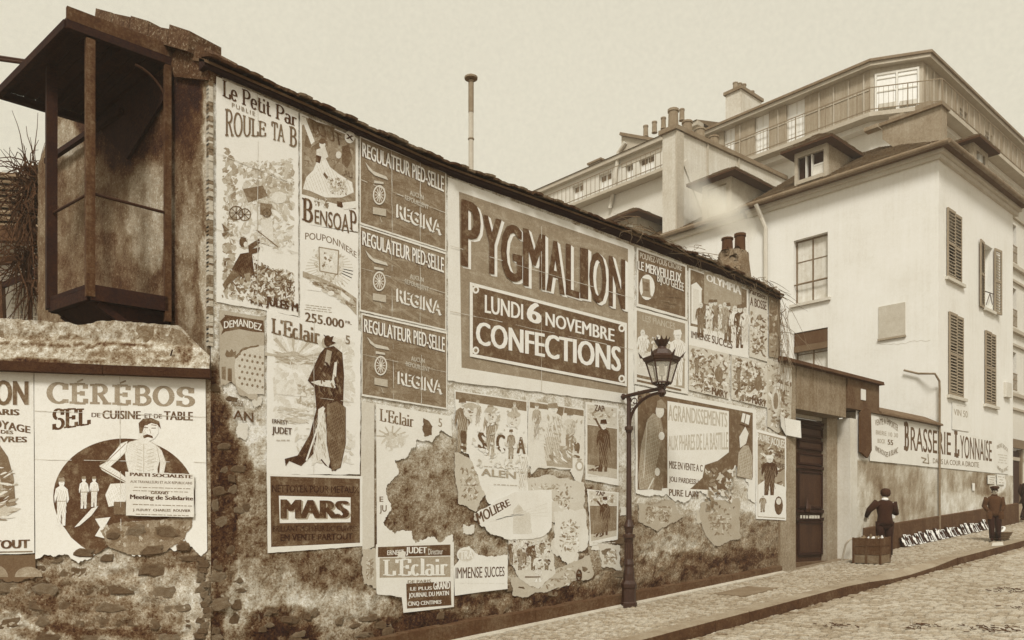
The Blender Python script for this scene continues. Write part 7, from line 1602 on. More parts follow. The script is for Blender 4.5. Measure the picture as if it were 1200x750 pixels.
simple('flutes', lambda b: [b.tube([(LX + .067 * math.cos(k * math.pi / 5), LYP + .067 * math.sin(k * math.pi / 5), LZ(655)), (LX + .065 * math.cos(k * math.pi / 5), LYP + .065 * math.sin(k * math.pi / 5), LZ(637))], .012, M_cast, 5) for k in range(10)], lamp)
for py in (628, 502): simple('collar', lambda b: b.loft([((LX, LYP, LZ(py) - .03), .10 if py > 600 else .07, .10 if py > 600 else .07), ((LX, LYP, LZ(py) + .03), .10 if py > 600 else .07, .10 if py > 600 else .07)], M_cast, 16), lamp)
AR = .68; zt = LZ(464)
hd = Vector((LX, LYP - AR, zt + .02))
def arm(b):
    b.tube([(LX, LYP + .10, zt + .0), (LX, LYP - .3, zt + .03), (LX, LYP - AR - .06, zt + .05)], .032, M_cast, 8)
    b.tube([(LX, LYP - .02 - (AR - .08) * (1 - math.cos(t)), zt - .48 + .46 * math.sin(t)) for t in np.linspace(0, math.pi / 2, 9)], .026, M_cast, 7)
simple('bracket_arm', arm, lamp)
simple('scrollwork', lambda b: [b.tube([(LX, LYP - cy + r_ * math.cos(a) * (1 - a / 9), zt - cz + r_ * math.sin(a) * (1 - a / 9)) for a in np.linspace(0, 6.2, 12)], .010, M_cast, 5) for cy, cz, r_ in ((.12, .11, .075), (.24, .07, .05), (.09, .25, .05))], lamp)
simple('finial', lambda b: b.loft([((LX, LYP + .12, zt - .05), .02, .02), ((LX, LYP + .12, zt), .05, .05), ((LX, LYP + .12, zt + .05), .02, .02)], M_cast, 8), lamp)
# lantern: four-sided tapering glass cage, seen on its corner
hz0 = hd.z - .05; zs = [hz0 + .04, hz0 + .10, hz0 + .16, hz0 + .49, hz0 + .60]
def ring4(z, r_, rot=math.radians(12)): return [Vector((hd.x + r_ * math.cos(rot + k * math.pi / 3), hd.y + r_ * math.sin(rot + k * math.pi / 3), z)) for k in range(6)]
B4, T4 = ring4(zs[2], .15), ring4(zs[3], .25)
lan = simple('lantern', lambda b: ([b.tube([B4[k], T4[k]], .014, M_cast, 6) for k in range(6)], [b.tube([B4[k], B4[(k + 1) % 6]], .016, M_cast, 6) for k in range(6)], [b.tube([T4[k], T4[(k + 1) % 6]], .02, M_cast, 6) for k in range(6)],
      [b.tube([B4[k], Vector((hd.x, hd.y, zs[0] + .03))], .013, M_cast, 6) for k in range(6)], b.loft([((hd.x, hd.y, zs[0] - .1), .03, .03), ((hd.x, hd.y, zs[0] - .04), .075, .075), ((hd.x, hd.y, zs[0] + .02), .05, .05), ((hd.x, hd.y, zs[0] + .07), .06, .06)], M_cast, 10)), lamp)
mg = bpy.data.materials.new('lantern_glass'); mg.use_nodes = True; nt = mg.node_tree; bs = nt.nodes['Principled BSDF']; bs.inputs['Base Color'].default_value = (.9, .86, .75, 1); bs.inputs['Roughness'].default_value = .08; bs.inputs['Alpha'].default_value = .22
for k in range(6): simple('lantern_pane', lambda b: b.prism([B4[k] + Vector((0, 0, .01)), B4[(k + 1) % 6] + Vector((0, 0, .01)), T4[(k + 1) % 6] - Vector((0, 0, .01)), T4[k] - Vector((0, 0, .01))], (Vector((hd.x, hd.y, 0)) - Vector(((B4[k].x + B4[(k + 1) % 6].x) / 2, (B4[k].y + B4[(k + 1) % 6].y) / 2, 0))).normalized() * .004, mg), lamp)
def hat(b):
    def fr(z0, r0, z1, r1):
        A_, B_ = ring4(z0, r0), ring4(z1, r1)
        for k in range(6): b.face([A_[k], A_[(k + 1) % 6], B_[(k + 1) % 6], B_[k]], M_cast)
    z = zs[3]; fr(z + .0, .26, z + .02, .29); fr(z + .02, .29, z + .07, .31); fr(z + .07, .31, z + .12, .18); fr(z + .12, .18, z + .20, .13); fr(z + .20, .13, z + .22, .09)
    b.loft([((hd.x, hd.y, z + .20), .09, .09), ((hd.x, hd.y, z + .25), .06, .06), ((hd.x, hd.y, z + .29), .09, .09), ((hd.x, hd.y, z + .35), .12, .12), ((hd.x, hd.y, z + .355), .04, .04)], M_cast, 12)
simple('lantern_hood', hat, lamp)
for k, p in enumerate(ring4(zs[3] + .07, .31)): simple('hood_spike', lambda b: b.raw([p + Vector((.03, .0, 0)), p + Vector((-.02, .03, 0)), p + Vector((-.02, -.03, 0)), p + Vector(((p.x - hd.x) * .22, (p.y - hd.y) * .22, .10))], [(0, 1, 2), (0, 1, 3), (1, 2, 3), (2, 0, 3)], M_cast), lamp)
for k in range(10): a = k * math.pi / 5; simple('crown_point', lambda b: b.raw([(hd.x + .115 * math.cos(a - .2), hd.y + .115 * math.sin(a - .2), zs[3] + .345), (hd.x + .115 * math.cos(a + .2), hd.y + .115 * math.sin(a + .2), zs[3] + .345), (hd.x + .095 * math.cos(a), hd.y + .095 * math.sin(a), zs[3] + .345), (hd.x + .14 * math.cos(a), hd.y + .14 * math.sin(a), zs[3] + .41)], [(0, 1, 3), (1, 2, 3), (2, 0, 3), (0, 2, 1)], M_cast), lamp)
simple('burner', lambda b: (b.tube([(hd.x, hd.y, zs[0]), (hd.x, hd.y, zs[3] - .16)], .014, M_cast, 6), b.loft([((hd.x, hd.y, zs[2] + .12), .05, .05), ((hd.x, hd.y, zs[2] + .30), .04, .04)], mat('mantle', .8, .03, 3, .03, 30), 8)), lamp)

# ------------------------------------------------------------------ rubble chimney with two pots at the roof's far end, and the tall stove pipe
RC = Plane((0, 9.9), (1, 0)); a, c = RC.P(850, 320), RC.P(886, 320)
chm = thing('rubble_chimney', ((a.x + c.x) / 2, 9.9, RC.P(866, 330).z), 'squat rubble chimney with two dark pots at the far end of the long roof', 'chimney')
cc = Vector(((a.x + c.x) / 2, 10.1, 0)); zb_, ztp = RC.P(866, 335).z, RC.P(866, 293).z
simple('stack', lambda b: b.loft([((cc.x, cc.y, zb_ - .4), .52, .42), ((cc.x, cc.y, zb_ + .2), .46, .38), ((cc.x + .02, cc.y, ztp - .15), .36, .34), ((cc.x, cc.y, ztp), .34, .3), ((cc.x, cc.y, ztp + .04), .2, .2)], M_rubble2, 9), chm)
rr = random.Random(21)
for i in range(34):
    an = rr.uniform(math.pi, 2.2 * math.pi); z = rr.uniform(zb_, ztp); R_ = .44 - .1 * (z - zb_) / (ztp - zb_)
    o = bpy.data.objects.new('stone', rr.choice(STONES)); COL.objects.link(o); o.parent = chm; o.location = Vector((cc.x + R_ * math.cos(an), cc.y + R_ * .85 * math.sin(an), z)) - ORG[chm.name]; o.rotation_euler = (0, rr.uniform(-.3, .3), an - math.pi / 2 + math.pi); o.scale = (rr.uniform(.12, .24), .05, rr.uniform(.1, .18))
M_pd = mat('sooty_pot', .22, .06, 3, .06, 20)
for (px_, yt) in ((858, 275), (873, 270)):
    p = RC.P(px_, yt); pot(chm, p.x + .12, cc.y, ztp, p.z - ztp, .125, M_pd)
SPp = Plane((0, 10.9), (1, 0)); p0, p1 = SPp.P(552, 215), SPp.P(552, 94)
pipe = thing('stove_pipe', (p0.x, 10.9, p0.z - .3), 'tall thin pale stove pipe with a round cowl rising above the roof', 'stove pipe')
simple('pipe', lambda b: b.tube([(p0.x, 10.9, p0.z - .4), (p0.x, 10.9, p1.z)], .043, mat('pale_pipe', .66, .05, 3, .06, 20, streak=.05), 12), pipe)
simple('pipe_collar', lambda b: (b.tube([(p0.x, 10.9, SPp.P(552, 163).z - .01), (p0.x, 10.9, SPp.P(552, 163).z + .01)], .054, M_pot, 12), b.tube([(p0.x, 10.9, SPp.P(552, 132).z), (p0.x, 10.9, p1.z - .0)], .047, M_pot, 12)), pipe)
simple('cowl', lambda b: b.loft([((p0.x, 10.9, p1.z + .01), .03, .03), ((p0.x, 10.9, p1.z + .02), .112, .112), ((p0.x, 10.9, p1.z + .05), .115, .115), ((p0.x, 10.9, p1.z + .10), .03, .03)], M_pot, 16), pipe)
# dry creeper along the roof's far half and hanging at the wall's end
b = MB(); b.keep = True
st = [(s_, 8.88 + rr.uniform(-.05, .2), ez(s_) + .02 + rr.uniform(0, .05)) for s_ in np.linspace(MW.P(730, 270).x, S_R + .1, 60)]
twigs(b, st, 190, .42, (.9, .25, .13), -.12, 5, m=mat('dry_creeper', .40, .12, 6, .12, 30, bump=0), thick=.008)
b.build('roof_creeper', None, label='dry matted creeper stems covering the tiles at the far end of the roof', cat='creeper')
b = MB(); b.keep = True
twigs(b, [(S_R + .05 + rr.uniform(0, .1), 9.0, z) for z in np.linspace(topz(S_R) - 1.2, topz(S_R), 14)], 70, .9, (.25, .3, .3), -.5, 8, m=mat('thin_tendril', .45, .08, 6, .1, 30, bump=0), thick=.006)
b.build('hanging_tendrils', None, label='thin bare tendrils hanging down the far end of the poster wall', cat='creeper')

# ------------------------------------------------------------------ smoke from the two pots
SC.cycles.volume_bounces = 4
sm = bpy.data.materials.new('smoke'); sm.use_nodes = True; nt = sm.node_tree
for n in list(nt.nodes): nt.nodes.remove(n)
o_ = nt.nodes.new('ShaderNodeOutputMaterial'); pv = nt.nodes.new('ShaderNodeVolumePrincipled'); nt.links.new(pv.outputs[0], o_.inputs['Volume'])
pv.inputs['Color'].default_value = (1, .985, .93, 1); tcn = nt.nodes.new('ShaderNodeTexCoord'); nn = nt.nodes.new('ShaderNodeTexNoise'); nn.inputs['Scale'].default_value = 1.1; nn.inputs['Detail'].default_value = 3
ln = nt.nodes.new('ShaderNodeVectorMath'); ln.operation = 'LENGTH'
mpn = nt.nodes.new('ShaderNodeMapping'); nt.links.new(tcn.outputs['Generated'], mpn.inputs['Vector']); mpn.inputs['Location'].default_value = (-1, -1, -1); mpn.inputs['Scale'].default_value = (2, 2, 2)
nt.links.new(mpn.outputs[0], ln.inputs[0]); nt.links.new(tcn.outputs['Object'], nn.inputs['Vector'])
m1 = nt.nodes.new('ShaderNodeMath'); m1.operation = 'SUBTRACT'; nt.links.new(nn.outputs['Fac'], m1.inputs[0]); 
m0 = nt.nodes.new('ShaderNodeMath'); m0.operation = 'MULTIPLY_ADD'; m0.inputs[1].default_value = .62; m0.inputs[2].default_value = -.06; nt.links.new(ln.outputs['Value'], m0.inputs[0]); nt.links.new(m0.outputs[0], m1.inputs[1])
m2 = nt.nodes.new('ShaderNodeMath'); m2.operation = 'MULTIPLY'; m2.inputs[1].default_value = 5.0; m2.use_clamp = False; nt.links.new(m1.outputs[0], m2.inputs[0])
m3 = nt.nodes.new('ShaderNodeMath'); m3.operation = 'MAXIMUM'; m3.inputs[1].default_value = 0; nt.links.new(m2.outputs[0], m3.inputs[0]); nt.links.new(m3.outputs[0], pv.inputs['Density'])
q1 = Plane((0, 11.0), (1, 0)); s0_ = q1.P(858, 268); s1_ = q1.P(812, 236)
b = MB(); mid_ = (s0_ + s1_) / 2 + Vector((0, 0, .15)); b.keep = True
bm_ = bmesh.new(); bmesh.ops.create_icosphere(bm_, subdivisions=3, radius=1.0)
u_ = (s1_ - s0_); vs = []
for v in bm_.verts: vs.append((mid_.x + v.co.x * 1.7, mid_.y + v.co.y * .6, mid_.z + v.co.z * .6 - v.co.x * .35))
b.raw(vs, [tuple(v.index for v in f.verts) for f in bm_.faces], sm); bm_.free()
b.build('smoke', None, kind='stuff', label='pale wisp of smoke drifting left from the two chimney pots', cat='smoke')

# ------------------------------------------------------------------ people
def skin_body(name, joints, edges, m, parent):
    """one continuous figure grown round a skeleton: joints {name: (position, radius x, radius y)}"""
    names = list(joints); me = bpy.data.meshes.new(name); me.from_pydata([tuple(joints[n][0]) for n in names], [(names.index(a), names.index(c)) for a, c in edges], [])
    o = bpy.data.objects.new(name, me); COL.objects.link(o)
    md = o.modifiers.new('s', 'SKIN'); md.use_smooth_shade = True
    for i, n in enumerate(names):
        v = me.skin_vertices[0].data[i]; v.radius = (joints[n][1], joints[n][2]); v.use_root = (n == 'pelvis')
    o.modifiers.new('u', 'SUBSURF').levels = 2
    dg = bpy.context.evaluated_depsgraph_get(); me2 = bpy.data.meshes.new_from_object(o.evaluated_get(dg)); bpy.data.objects.remove(o)
    me2.materials.clear(); me2.materials.append(m); me2.name = name
    for p in me2.polygons: p.use_smooth = True
    o = bpy.data.objects.new(name, me2); COL.objects.link(o); o.parent = parent; ORG[o.name] = ORG[parent.name]
    return o
M_skin = mat('skin', .66, .04, 6, .04, 40, bump=0, rough=.6); M_wool = mat('dark_wool', .11, .05, 5, .07, 40, bump=.5); M_trou = mat('dark_trousers', .08, .04, 5, .06, 40, bump=.4)
M_hair = mat('dark_hair', .16, .05, 12, .08, 60, bump=.6); M_jack = mat('brown_jacket', .22, .06, 5, .08, 40, bump=.5); M_shoe = mat('worn_boot', .10, .04, 5, .05, 40); M_lin = mat('white_linen', .9, .03, 5, .03, 40)
def hand(mb, wrist, d, up, m, L=.17, curl=.5, side=1):
    """palm, four bent fingers of unequal length and a thumb off the palm's side"""
    d = Vector(d).normalized(); up = Vector(up); sd_ = d.cross(up).normalized(); up = sd_.cross(d).normalized()
    w = Vector(wrist)
    mb.hexa([w - sd_ * .025 - up * .012, w + sd_ * .025 - up * .012, w + d * L * .5 + sd_ * .038 - up * .010, w + d * L * .5 - sd_ * .038 - up * .010, w - sd_ * .025 + up * .014, w + sd_ * .025 + up * .014, w + d * L * .5 + sd_ * .038 + up * .012, w + d * L * .5 - sd_ * .038 + up * .012], m)
    for k, l in enumerate((.82, .96, 1.0, .88)):
        a = w + d * L * .46 + sd_ * (-.031 + .0205 * k); l *= L * .5
        p1 = a + (d * math.cos(curl * .5) - up * math.sin(curl * .5)) * l * .45; p2 = p1 + (d * math.cos(curl * 1.3) - up * math.sin(curl * 1.3)) * l * .32; p3 = p2 + (d * math.cos(curl * 2) - up * math.sin(curl * 2)) * l * .25
        mb.tube([a, p1, p2, p3], [.010, .0095, .0085, .006], m, 6)
    a = w + d * L * .14 + sd_ * .03 * side; mb.tube([a, a + (d * .6 + sd_ * side * .8).normalized() * .035, a + (d * .6 + sd_ * side * .8).normalized() * .035 + (d - up * .3).normalized() * .03], [.012, .011, .008], m, 6)
def figure(at, face, H, label, pose, kind='adult'):
    """at: foot point; face: unit direction faced; pose: dict of joint targets in local metres for a 1.6 m body (x right, y forward, z up)"""
    f = Vector((face[0], face[1], 0)).normalized(); r_ = Vector((f.y, -f.x, 0)); k = H / 1.6
    root = thing('person', at, label, 'person')
    def L(x, y, z): return Vector(at) + (r_ * x + f * y) * k + Vector((0, 0, z * k))
    J = dict(pelvis=(0, 0, .82), waist=(0, .0, .97), chest=(0, .01, 1.16), neck0=(0, -.01, 1.30), neck1=(0, .02, 1.37), headb=(0, .05, 1.43), headt=(0, .05, 1.52),
             shl=(-.17, 0, 1.27), shr=(.17, 0, 1.27), ell=(-.24, -.04, 1.02), elr=(.24, -.04, 1.02), wrl=(-.22, .08, .80), wrr=(.22, .08, .80), hl=(-.09, 0, .80), hr=(.09, 0, .80), knl=(-.10, .03, .45), knr=(.10, .03, .45), anl=(-.10, 0, .08), anr=(.10, 0, .08), tol=(-.12, .13, .035), tor=(.12, .13, .035))
    J.update(pose)
    RD = dict(pelvis=(.13, .10), waist=(.11, .085), chest=(.14, .10), neck0=(.07, .06), neck1=(.05, .05), headb=(.068, .078), headt=(.078, .09), shl=(.045, .045), shr=(.045, .045), ell=(.043, .043), elr=(.043, .043), wrl=(.026, .026), wrr=(.026, .026), hl=(.085, .085), hr=(.085, .085), knl=(.057, .057), knr=(.057, .057), anl=(.036, .036), anr=(.036, .036), tol=(.032, .026), tor=(.032, .026))
    E = [('pelvis', 'waist'), ('waist', 'chest'), ('chest', 'neck0'), ('neck0', 'neck1'), ('neck1', 'headb'), ('headb', 'headt'), ('chest', 'shl'), ('chest', 'shr'), ('shl', 'ell'), ('shr', 'elr'), ('ell', 'wrl'), ('elr', 'wrr'), ('pelvis', 'hl'), ('pelvis', 'hr'), ('hl', 'knl'), ('hr', 'knr'), ('knl', 'anl'), ('knr', 'anr'), ('anl', 'tol'), ('anr', 'tor')]
    o = Vector(at); body = skin_body('body', {n: (L(*J[n]) - o, RD[n][0] * k, RD[n][1] * k) for n in J}, E, M_skin, root)
    return root, L, J, k, r_, f
def sleeves(root, L, J, k, m, w=1.0):
    for s_ in 'lr': simple('sleeve', lambda b: b.tube([L(*J['sh' + s_]), Vector(L(*J['sh' + s_])).lerp(L(*J['el' + s_]), .5), L(*J['el' + s_]), Vector(L(*J['el' + s_])).lerp(L(*J['wr' + s_]), .5), Vector(L(*J['el' + s_])).lerp(L(*J['wr' + s_]), .93)], [.094 * k * w, .080 * k * w, .066 * k * w, .056 * k * w, .048 * k * w], m, 12), root, smooth=True)
def legs(root, L, J, k, m):
    simple('trouser_seat', lambda b: b.loft([(L(0, 0, .66), .12 * k, .09 * k), (L(0, 0, .74), .185 * k, .135 * k), (L(0, 0, .90), .16 * k, .125 * k)], m, 16, ax=(L(1, 0, 0) - L(0, 0, 0)).normalized()), root, smooth=True)
    for s_ in 'lr': simple('trouser_leg', lambda b: b.tube([L(*J['h' + s_]) + Vector((0, 0, .04)), Vector(L(*J['h' + s_])).lerp(L(*J['kn' + s_]), .5), L(*J['kn' + s_]), Vector(L(*J['kn' + s_])).lerp(L(*J['an' + s_]), .55), L(*J['an' + s_])], [.115 * k, .10 * k, .082 * k, .076 * k, .068 * k], m, 12), root, smooth=True)
    for s_ in 'lr':
        a = Vector(J['an' + s_]); t = Vector(J['to' + s_]); simple('boot', lambda b: b.tube([L(a.x, a.y - .05, .04), L(a.x, a.y, .055), L(*a.lerp(t, .5)) + Vector((0, 0, .0)), L(t.x, t.y + .04, .035)], [.03 * k, .048 * k, .042 * k, .03 * k], M_shoe, 10), root, smooth=True)
def jacket(root, L, J, k, r_, m, hem=.76, flare=.19, name='jacket', lean=0.0):
    simple(name, lambda b: b.loft([(L(0, -.005, hem), flare * k, flare * .78 * k), (L(0, -.005 + lean * .3, .86), .17 * k, .135 * k), (L(0, lean * .5, .98), .152 * k, .12 * k), (L(0, lean * .8, 1.12), .18 * k, .128 * k), (L(0, lean, 1.23), .205 * k, .12 * k), (L(0, lean, 1.29), .175 * k, .10 * k), (L(0, lean, 1.335), .085 * k, .075 * k)], m, 18, ax=r_), root, smooth=True)
def face(root, L, J, k, hc=(0, .05, 1.49)):
    c = Vector(hc)
    def fc(b):
        for s_ in (-1, 1):
            b.loft([(L(c.x + s_ * .032, c.y + .078, c.z - .012), .010 * k, .006 * k), (L(c.x + s_ * .032, c.y + .080, c.z), .013 * k, .008 * k), (L(c.x + s_ * .032, c.y + .078, c.z + .010), .008 * k, .005 * k)], M_hair, 6)
        b.loft([(L(c.x, c.y + .075, c.z - .06), .02 * k, .008 * k), (L(c.x, c.y + .076, c.z - .052), .02 * k, .008 * k)], mat('lip', .45, .03, 3, .03, 30), 8)
    simple('eyes_and_mouth', fc, root)
    simple('nose', lambda b: b.loft([(L(c.x, c.y + .095, c.z - .035), .016 * k, .016 * k), (L(c.x, c.y + .085, c.z - .01), .010 * k, .012 * k), (L(c.x, c.y + .075, c.z + .015), .007 * k, .006 * k)], M_skin, 8), root)
    for s_ in (-1, 1): simple('ear', lambda b: b.loft([(L(c.x + s_ * .082, c.y - .01, c.z - .035), .008 * k, .012 * k), (L(c.x + s_ * .088, c.y - .01, c.z - .005), .012 * k, .02 * k), (L(c.x + s_ * .084, c.y - .01, c.z + .022), .008 * k, .014 * k)], M_skin, 8), root)
def ground_at(px, py):     # point of the pavement seen at a pixel
    a, b_ = sight(px); t = CAMZ / ((py - HZ) / FPX + 0.068 * a); return Vector((a * t, b_ * t, gz(a * t)))
# the figure sorting sheets, back turned
wp = ground_at(1037, 654.5)
pose = dict(headb=(.03, .07, 1.43), headt=(.035, .09, 1.51), ell=(-.36, -.03, 1.10), wrl=(-.34, .20, .96), elr=(.25, .02, 1.03), wrr=(.22, .26, 1.10), anl=(-.10, -.02, .08), anr=(.11, .03, .08), tor=(.14, .16, .035))
root, L, J, k, r_, f = figure(wp, (.72, .69), 1.60, 'person in short dark jacket seen from behind, holding a white sheet behind crate', pose)
jacket(root, L, J, k, r_, M_wool, lean=.01); sleeves(root, L, J, k, M_wool); legs(root, L, J, k, M_trou)
simple('hands', lambda b: (hand(b, L(*J['wrl']), f * .6 + Vector((0, 0, -.6)), f, M_skin, curl=.5, side=1), hand(b, L(*J['wrr']), f + Vector((0, 0, .1)), (0, 0, 1), M_skin, curl=.7, side=-1)), root)
simple('hair', lambda b: b.loft([(L(.03, .04, 1.405), .05 * k, .05 * k), (L(.03, .035, 1.43), .088 * k, .09 * k), (L(.032, .045, 1.48), .108 * k, .115 * k), (L(.036, .06, 1.545), .105 * k, .115 * k), (L(.036, .07, 1.59), .075 * k, .08 * k), (L(.036, .07, 1.605), .02 * k, .02 * k)], M_hair, 16, ax=r_), root, smooth=True)
simple('collar', lambda b: b.loft([(L(0, .0, 1.325), .082 * k, .072 * k), (L(.005, .01, 1.375), .066 * k, .062 * k)], M_lin, 14, ax=r_), root, smooth=True)
face(root, L, J, k, (.035, .08, 1.47))
sh = L(.24, .36, 1.06)
ps = thing('paper_sheet', sh, 'white sheet of paper held by the person in the dark jacket', 'paper')
simple('sheet', lambda b: b.hexa([sh + r_ * -.10 + Vector((0, 0, -.16)), sh + r_ * .12 + Vector((0, 0, -.14)), sh + r_ * .12 + f * .004 + Vector((0, 0, -.14)), sh + r_ * -.10 + f * .004 + Vector((0, 0, -.16)), sh + r_ * -.09 - f * .06 + Vector((0, 0, .12)), sh + r_ * .13 - f * .05 + Vector((0, 0, .15)), sh + r_ * .13 - f * .046 + Vector((0, 0, .15)), sh + r_ * -.09 - f * .056 + Vector((0, 0, .12))], M_lin), ps)
# the boy by the wall
bp = ground_at(1165, 634)
pose = dict(ell=(-.25, -.03, 1.03), elr=(.25, -.05, 1.03), wrl=(-.16, .10, .86), wrr=(.17, .10, .86), anl=(-.11, -.02, .08), anr=(.08, .07, .08), knr=(.09, .08, .45), tor=(.13, .20, .035))
root, L, J, k, r_, f = figure(bp, (-.80, -.55), 1.42, 'boy in flat cap and buttoned jacket standing by the basket, hands in pockets', pose)
jacket(root, L, J, k, r_, M_jack, hem=.74, flare=.20); sleeves(root, L, J, k, M_jack, 1.05); legs(root, L, J, k, M_trou)
simple('hands', lambda b: (hand(b, L(*J['wrl']), Vector((0, 0, -1)) + f * .2, f, M_skin, curl=.4, side=1), hand(b, L(*J['wrr']), Vector((0, 0, -1)) + f * .2, f, M_skin, curl=.4, side=-1)), root)
for s_ in (-1, 1): simple('pocket', lambda b: b.loft([(L(s_ * .155, .10, .64), .07 * k, .05 * k), (L(s_ * .158, .11, .76), .085 * k, .06 * k), (L(s_ * .158, .10, .88), .065 * k, .055 * k)], M_jack, 10, ax=r_), root)
simple('hair', lambda b: b.loft([(L(0, .02, 1.42), .07 * k, .06 * k), (L(0, .02, 1.50), .092 * k, .088 * k), (L(0, .035, 1.55), .09 * k, .095 * k)], M_hair, 14, ax=r_), root, smooth=True)
simple('cap', lambda b: (b.loft([(L(0, .05, 1.53), .098 * k, .112 * k), (L(0, .045, 1.565), .125 * k, .135 * k), (L(0, .04, 1.60), .11 * k, .12 * k), (L(0, .04, 1.62), .03 * k, .03 * k)], M_hair, 16, ax=r_), b.loft([(L(0, .15, 1.525), .075 * k, .055 * k), (L(0, .155, 1.54), .075 * k, .055 * k)], M_hair, 14, ax=r_)), root, smooth=True)
simple('scarf', lambda b: b.loft([(L(0, .0, 1.31), .09 * k, .08 * k), (L(0, .015, 1.35), .088 * k, .08 * k), (L(0, .015, 1.385), .062 * k, .06 * k)], M_jack, 14, ax=r_), root, smooth=True)
simple('button', lambda b: [b.loft([(L(.0, .128 - .01 * abs(i - 2), .84 + .09 * i), .011, .011), (L(0, .137 - .01 * abs(i - 2), .84 + .09 * i), .010, .010)], M_shoe, 6) for i in range(5)], root)
face(root, L, J, k, (0, .055, 1.475))
# third figure cut by the frame edge
tp = ground_at(1204, 610)
root, L, J, k, r_, f = figure(tp, (.9, -.3), 1.55, 'dark clothed person walking up the street at the right edge, mostly cut off', dict(anl=(-.1, -.14, .10), anr=(.1, .16, .08), tol=(-.1, -.02, .035), tor=(.1, .30, .04), knr=(.1, .13, .46)))
jacket(root, L, J, k, r_, M_wool, hem=.60, flare=.27, name='coat'); sleeves(root, L, J, k, M_wool); legs(root, L, J, k, M_trou)
simple('hands', lambda b: (hand(b, L(*J['wrl']), (0, 0, -1), f, M_skin, curl=.4), hand(b, L(*J['wrr']), (0, 0, -1), f, M_skin, curl=.4, side=-1)), root)
simple('hair', lambda b: b.loft([(L(0, .02, 1.42), .07 * k, .06 * k), (L(0, .03, 1.49), .10 * k, .105 * k), (L(0, .045, 1.57), .09 * k, .1 * k), (L(0, .045, 1.60), .02 * k, .02 * k)], M_hair, 14, ax=r_), root, smooth=True); face(root, L, J, k)

# ------------------------------------------------------------------ crate, basket and the row of prints against the plinth
M_crate = mat('old_crate', .26, .08, 4, .10, 26, bump=.5, streak=.06); M_crate2 = mat('old_crate_pale', .40, .08, 4, .10, 26, bump=.5)
cp = ground_at(1013, 661); cp2 = ground_at(1038, 657); u = Vector((.06, 1, 0)).normalized(); v = Vector((u.y, -u.x, 0)); cw_, cd_, chh = .62, .42, .56
org = ground_at(1032, 661.5); 
crate = thing('wooden_crate', org, 'brown planked wooden crate with rough contents, on the pavement by the gate', 'crate')
def CP(a, d_, z): q = org + u * a + v * d_; return Vector((q.x, q.y, gz(q.x) + z))
for side in range(4):
    for i in range(3):
        z0, z1 = .01 + i * .185, .185 + i * .185; t = .02
        a0 = [(0, 0), (cw_, 0), (cw_, cd_), (0, cd_)][side]; a1 = [(cw_, 0), (cw_, cd_), (0, cd_), (0, 0)][side]; inn = [(0, t), (-t, 0), (0, -t), (t, 0)][side]; sh_ = .021 if side % 2 else 0
        dx_, dy_ = (a1[0] - a0[0]), (a1[1] - a0[1]); l = math.hypot(dx_, dy_); a0 = (a0[0] + dx_ / l * sh_, a0[1] + dy_ / l * sh_); a1 = (a1[0] - dx_ / l * sh_, a1[1] - dy_ / l * sh_)
        simple('plank', lambda b: b.hexa([CP(*a0, z0), CP(*a1, z0), CP(a1[0] + inn[0], a1[1] + inn[1], z0), CP(a0[0] + inn[0], a0[1] + inn[1], z0), CP(*a0, z1), CP(*a1, z1), CP(a1[0] + inn[0], a1[1] + inn[1], z1), CP(a0[0] + inn[0], a0[1] + inn[1], z1)], M_crate if (i + side) % 3 else M_crate2), crate)
for (a_, d_) in ((-.015, -.015), (cw_ - .03, -.018), (cw_ - .025, cd_ - .03), (-.015, cd_ - .03), (cw_ * .48, -.018)):
    simple('batten', lambda b: b.hexa([CP(a_, d_, 0), CP(a_ + .045, d_, 0), CP(a_ + .045, d_ + .017, 0), CP(a_, d_ + .017, 0), CP(a_, d_, chh + .01), CP(a_ + .045, d_, chh + .01), CP(a_ + .045, d_ + .017, chh + .01), CP(a_, d_ + .017, chh + .01)], M_crate), crate)
simple('bottom', lambda b: b.hexa([CP(.025, .025, .02), CP(cw_ - .025, .025, .02), CP(cw_ - .025, cd_ - .025, .02), CP(.025, cd_ - .025, .02), CP(.025, .025, .5), CP(cw_ - .025, .025, .5), CP(cw_ - .025, cd_ - .025, .5), CP(.025, cd_ - .025, .5)], M_crate), crate)
rr = random.Random(31)
b = MB(); cx = CP(cw_ * .45, cd_ * .5, .44)
for i in range(26): p = CP(rr.uniform(.06, cw_ - .06), rr.uniform(.06, cd_ - .06), rr.uniform(.50, .56)); b.loft([(p - Vector((0, 0, .03)), .05, .03), (p, rr.uniform(.05, .09), .04), (p + Vector((0, 0, rr.uniform(.02, .07))), .02, .02)], M_crate2 if i % 3 else M_lin, 6, ax=(rr.uniform(-1, 1), .5, 0))
b.build('straw_packing', crate, kind='stuff')
bk = ground_at(1173, 633) ; M_wick = mat('wicker', .34, .08, 8, .12, 50, bump=.6)
basket = thing('wicker_basket', bk, 'wide shallow wicker basket with a white ring of goods at the boy\'s feet', 'basket')
simple('basket_body', lambda b: b.loft([(bk + Vector((0, 0, .0)), .17, .13), (bk + Vector((0, 0, .06)), .19, .15), (bk + Vector((0, 0, .22)), .29, .21), (bk + Vector((0, 0, .221)), .27, .19), (bk + Vector((0, 0, .16)), .22, .16)], M_wick, 20, ax=(RX, RY, 0)), basket)
for j in range(5): simple('weave', lambda b: b.tube([bk + Vector((RX * math.cos(t) * (.186 + .022 * j), RY * math.cos(t) * (.186 + .022 * j), .03 + .042 * j)) + Vector((-RY, RX, 0)) * math.sin(t) * (.146 + .0155 * j) for t in np.linspace(0, 2 * math.pi, 21)], .012, M_wick, 5), basket)
ct = thing('white_bundle', bk + Vector((0, 0, .2)), 'pale coiled bundle lying in the wicker basket', 'bundle')
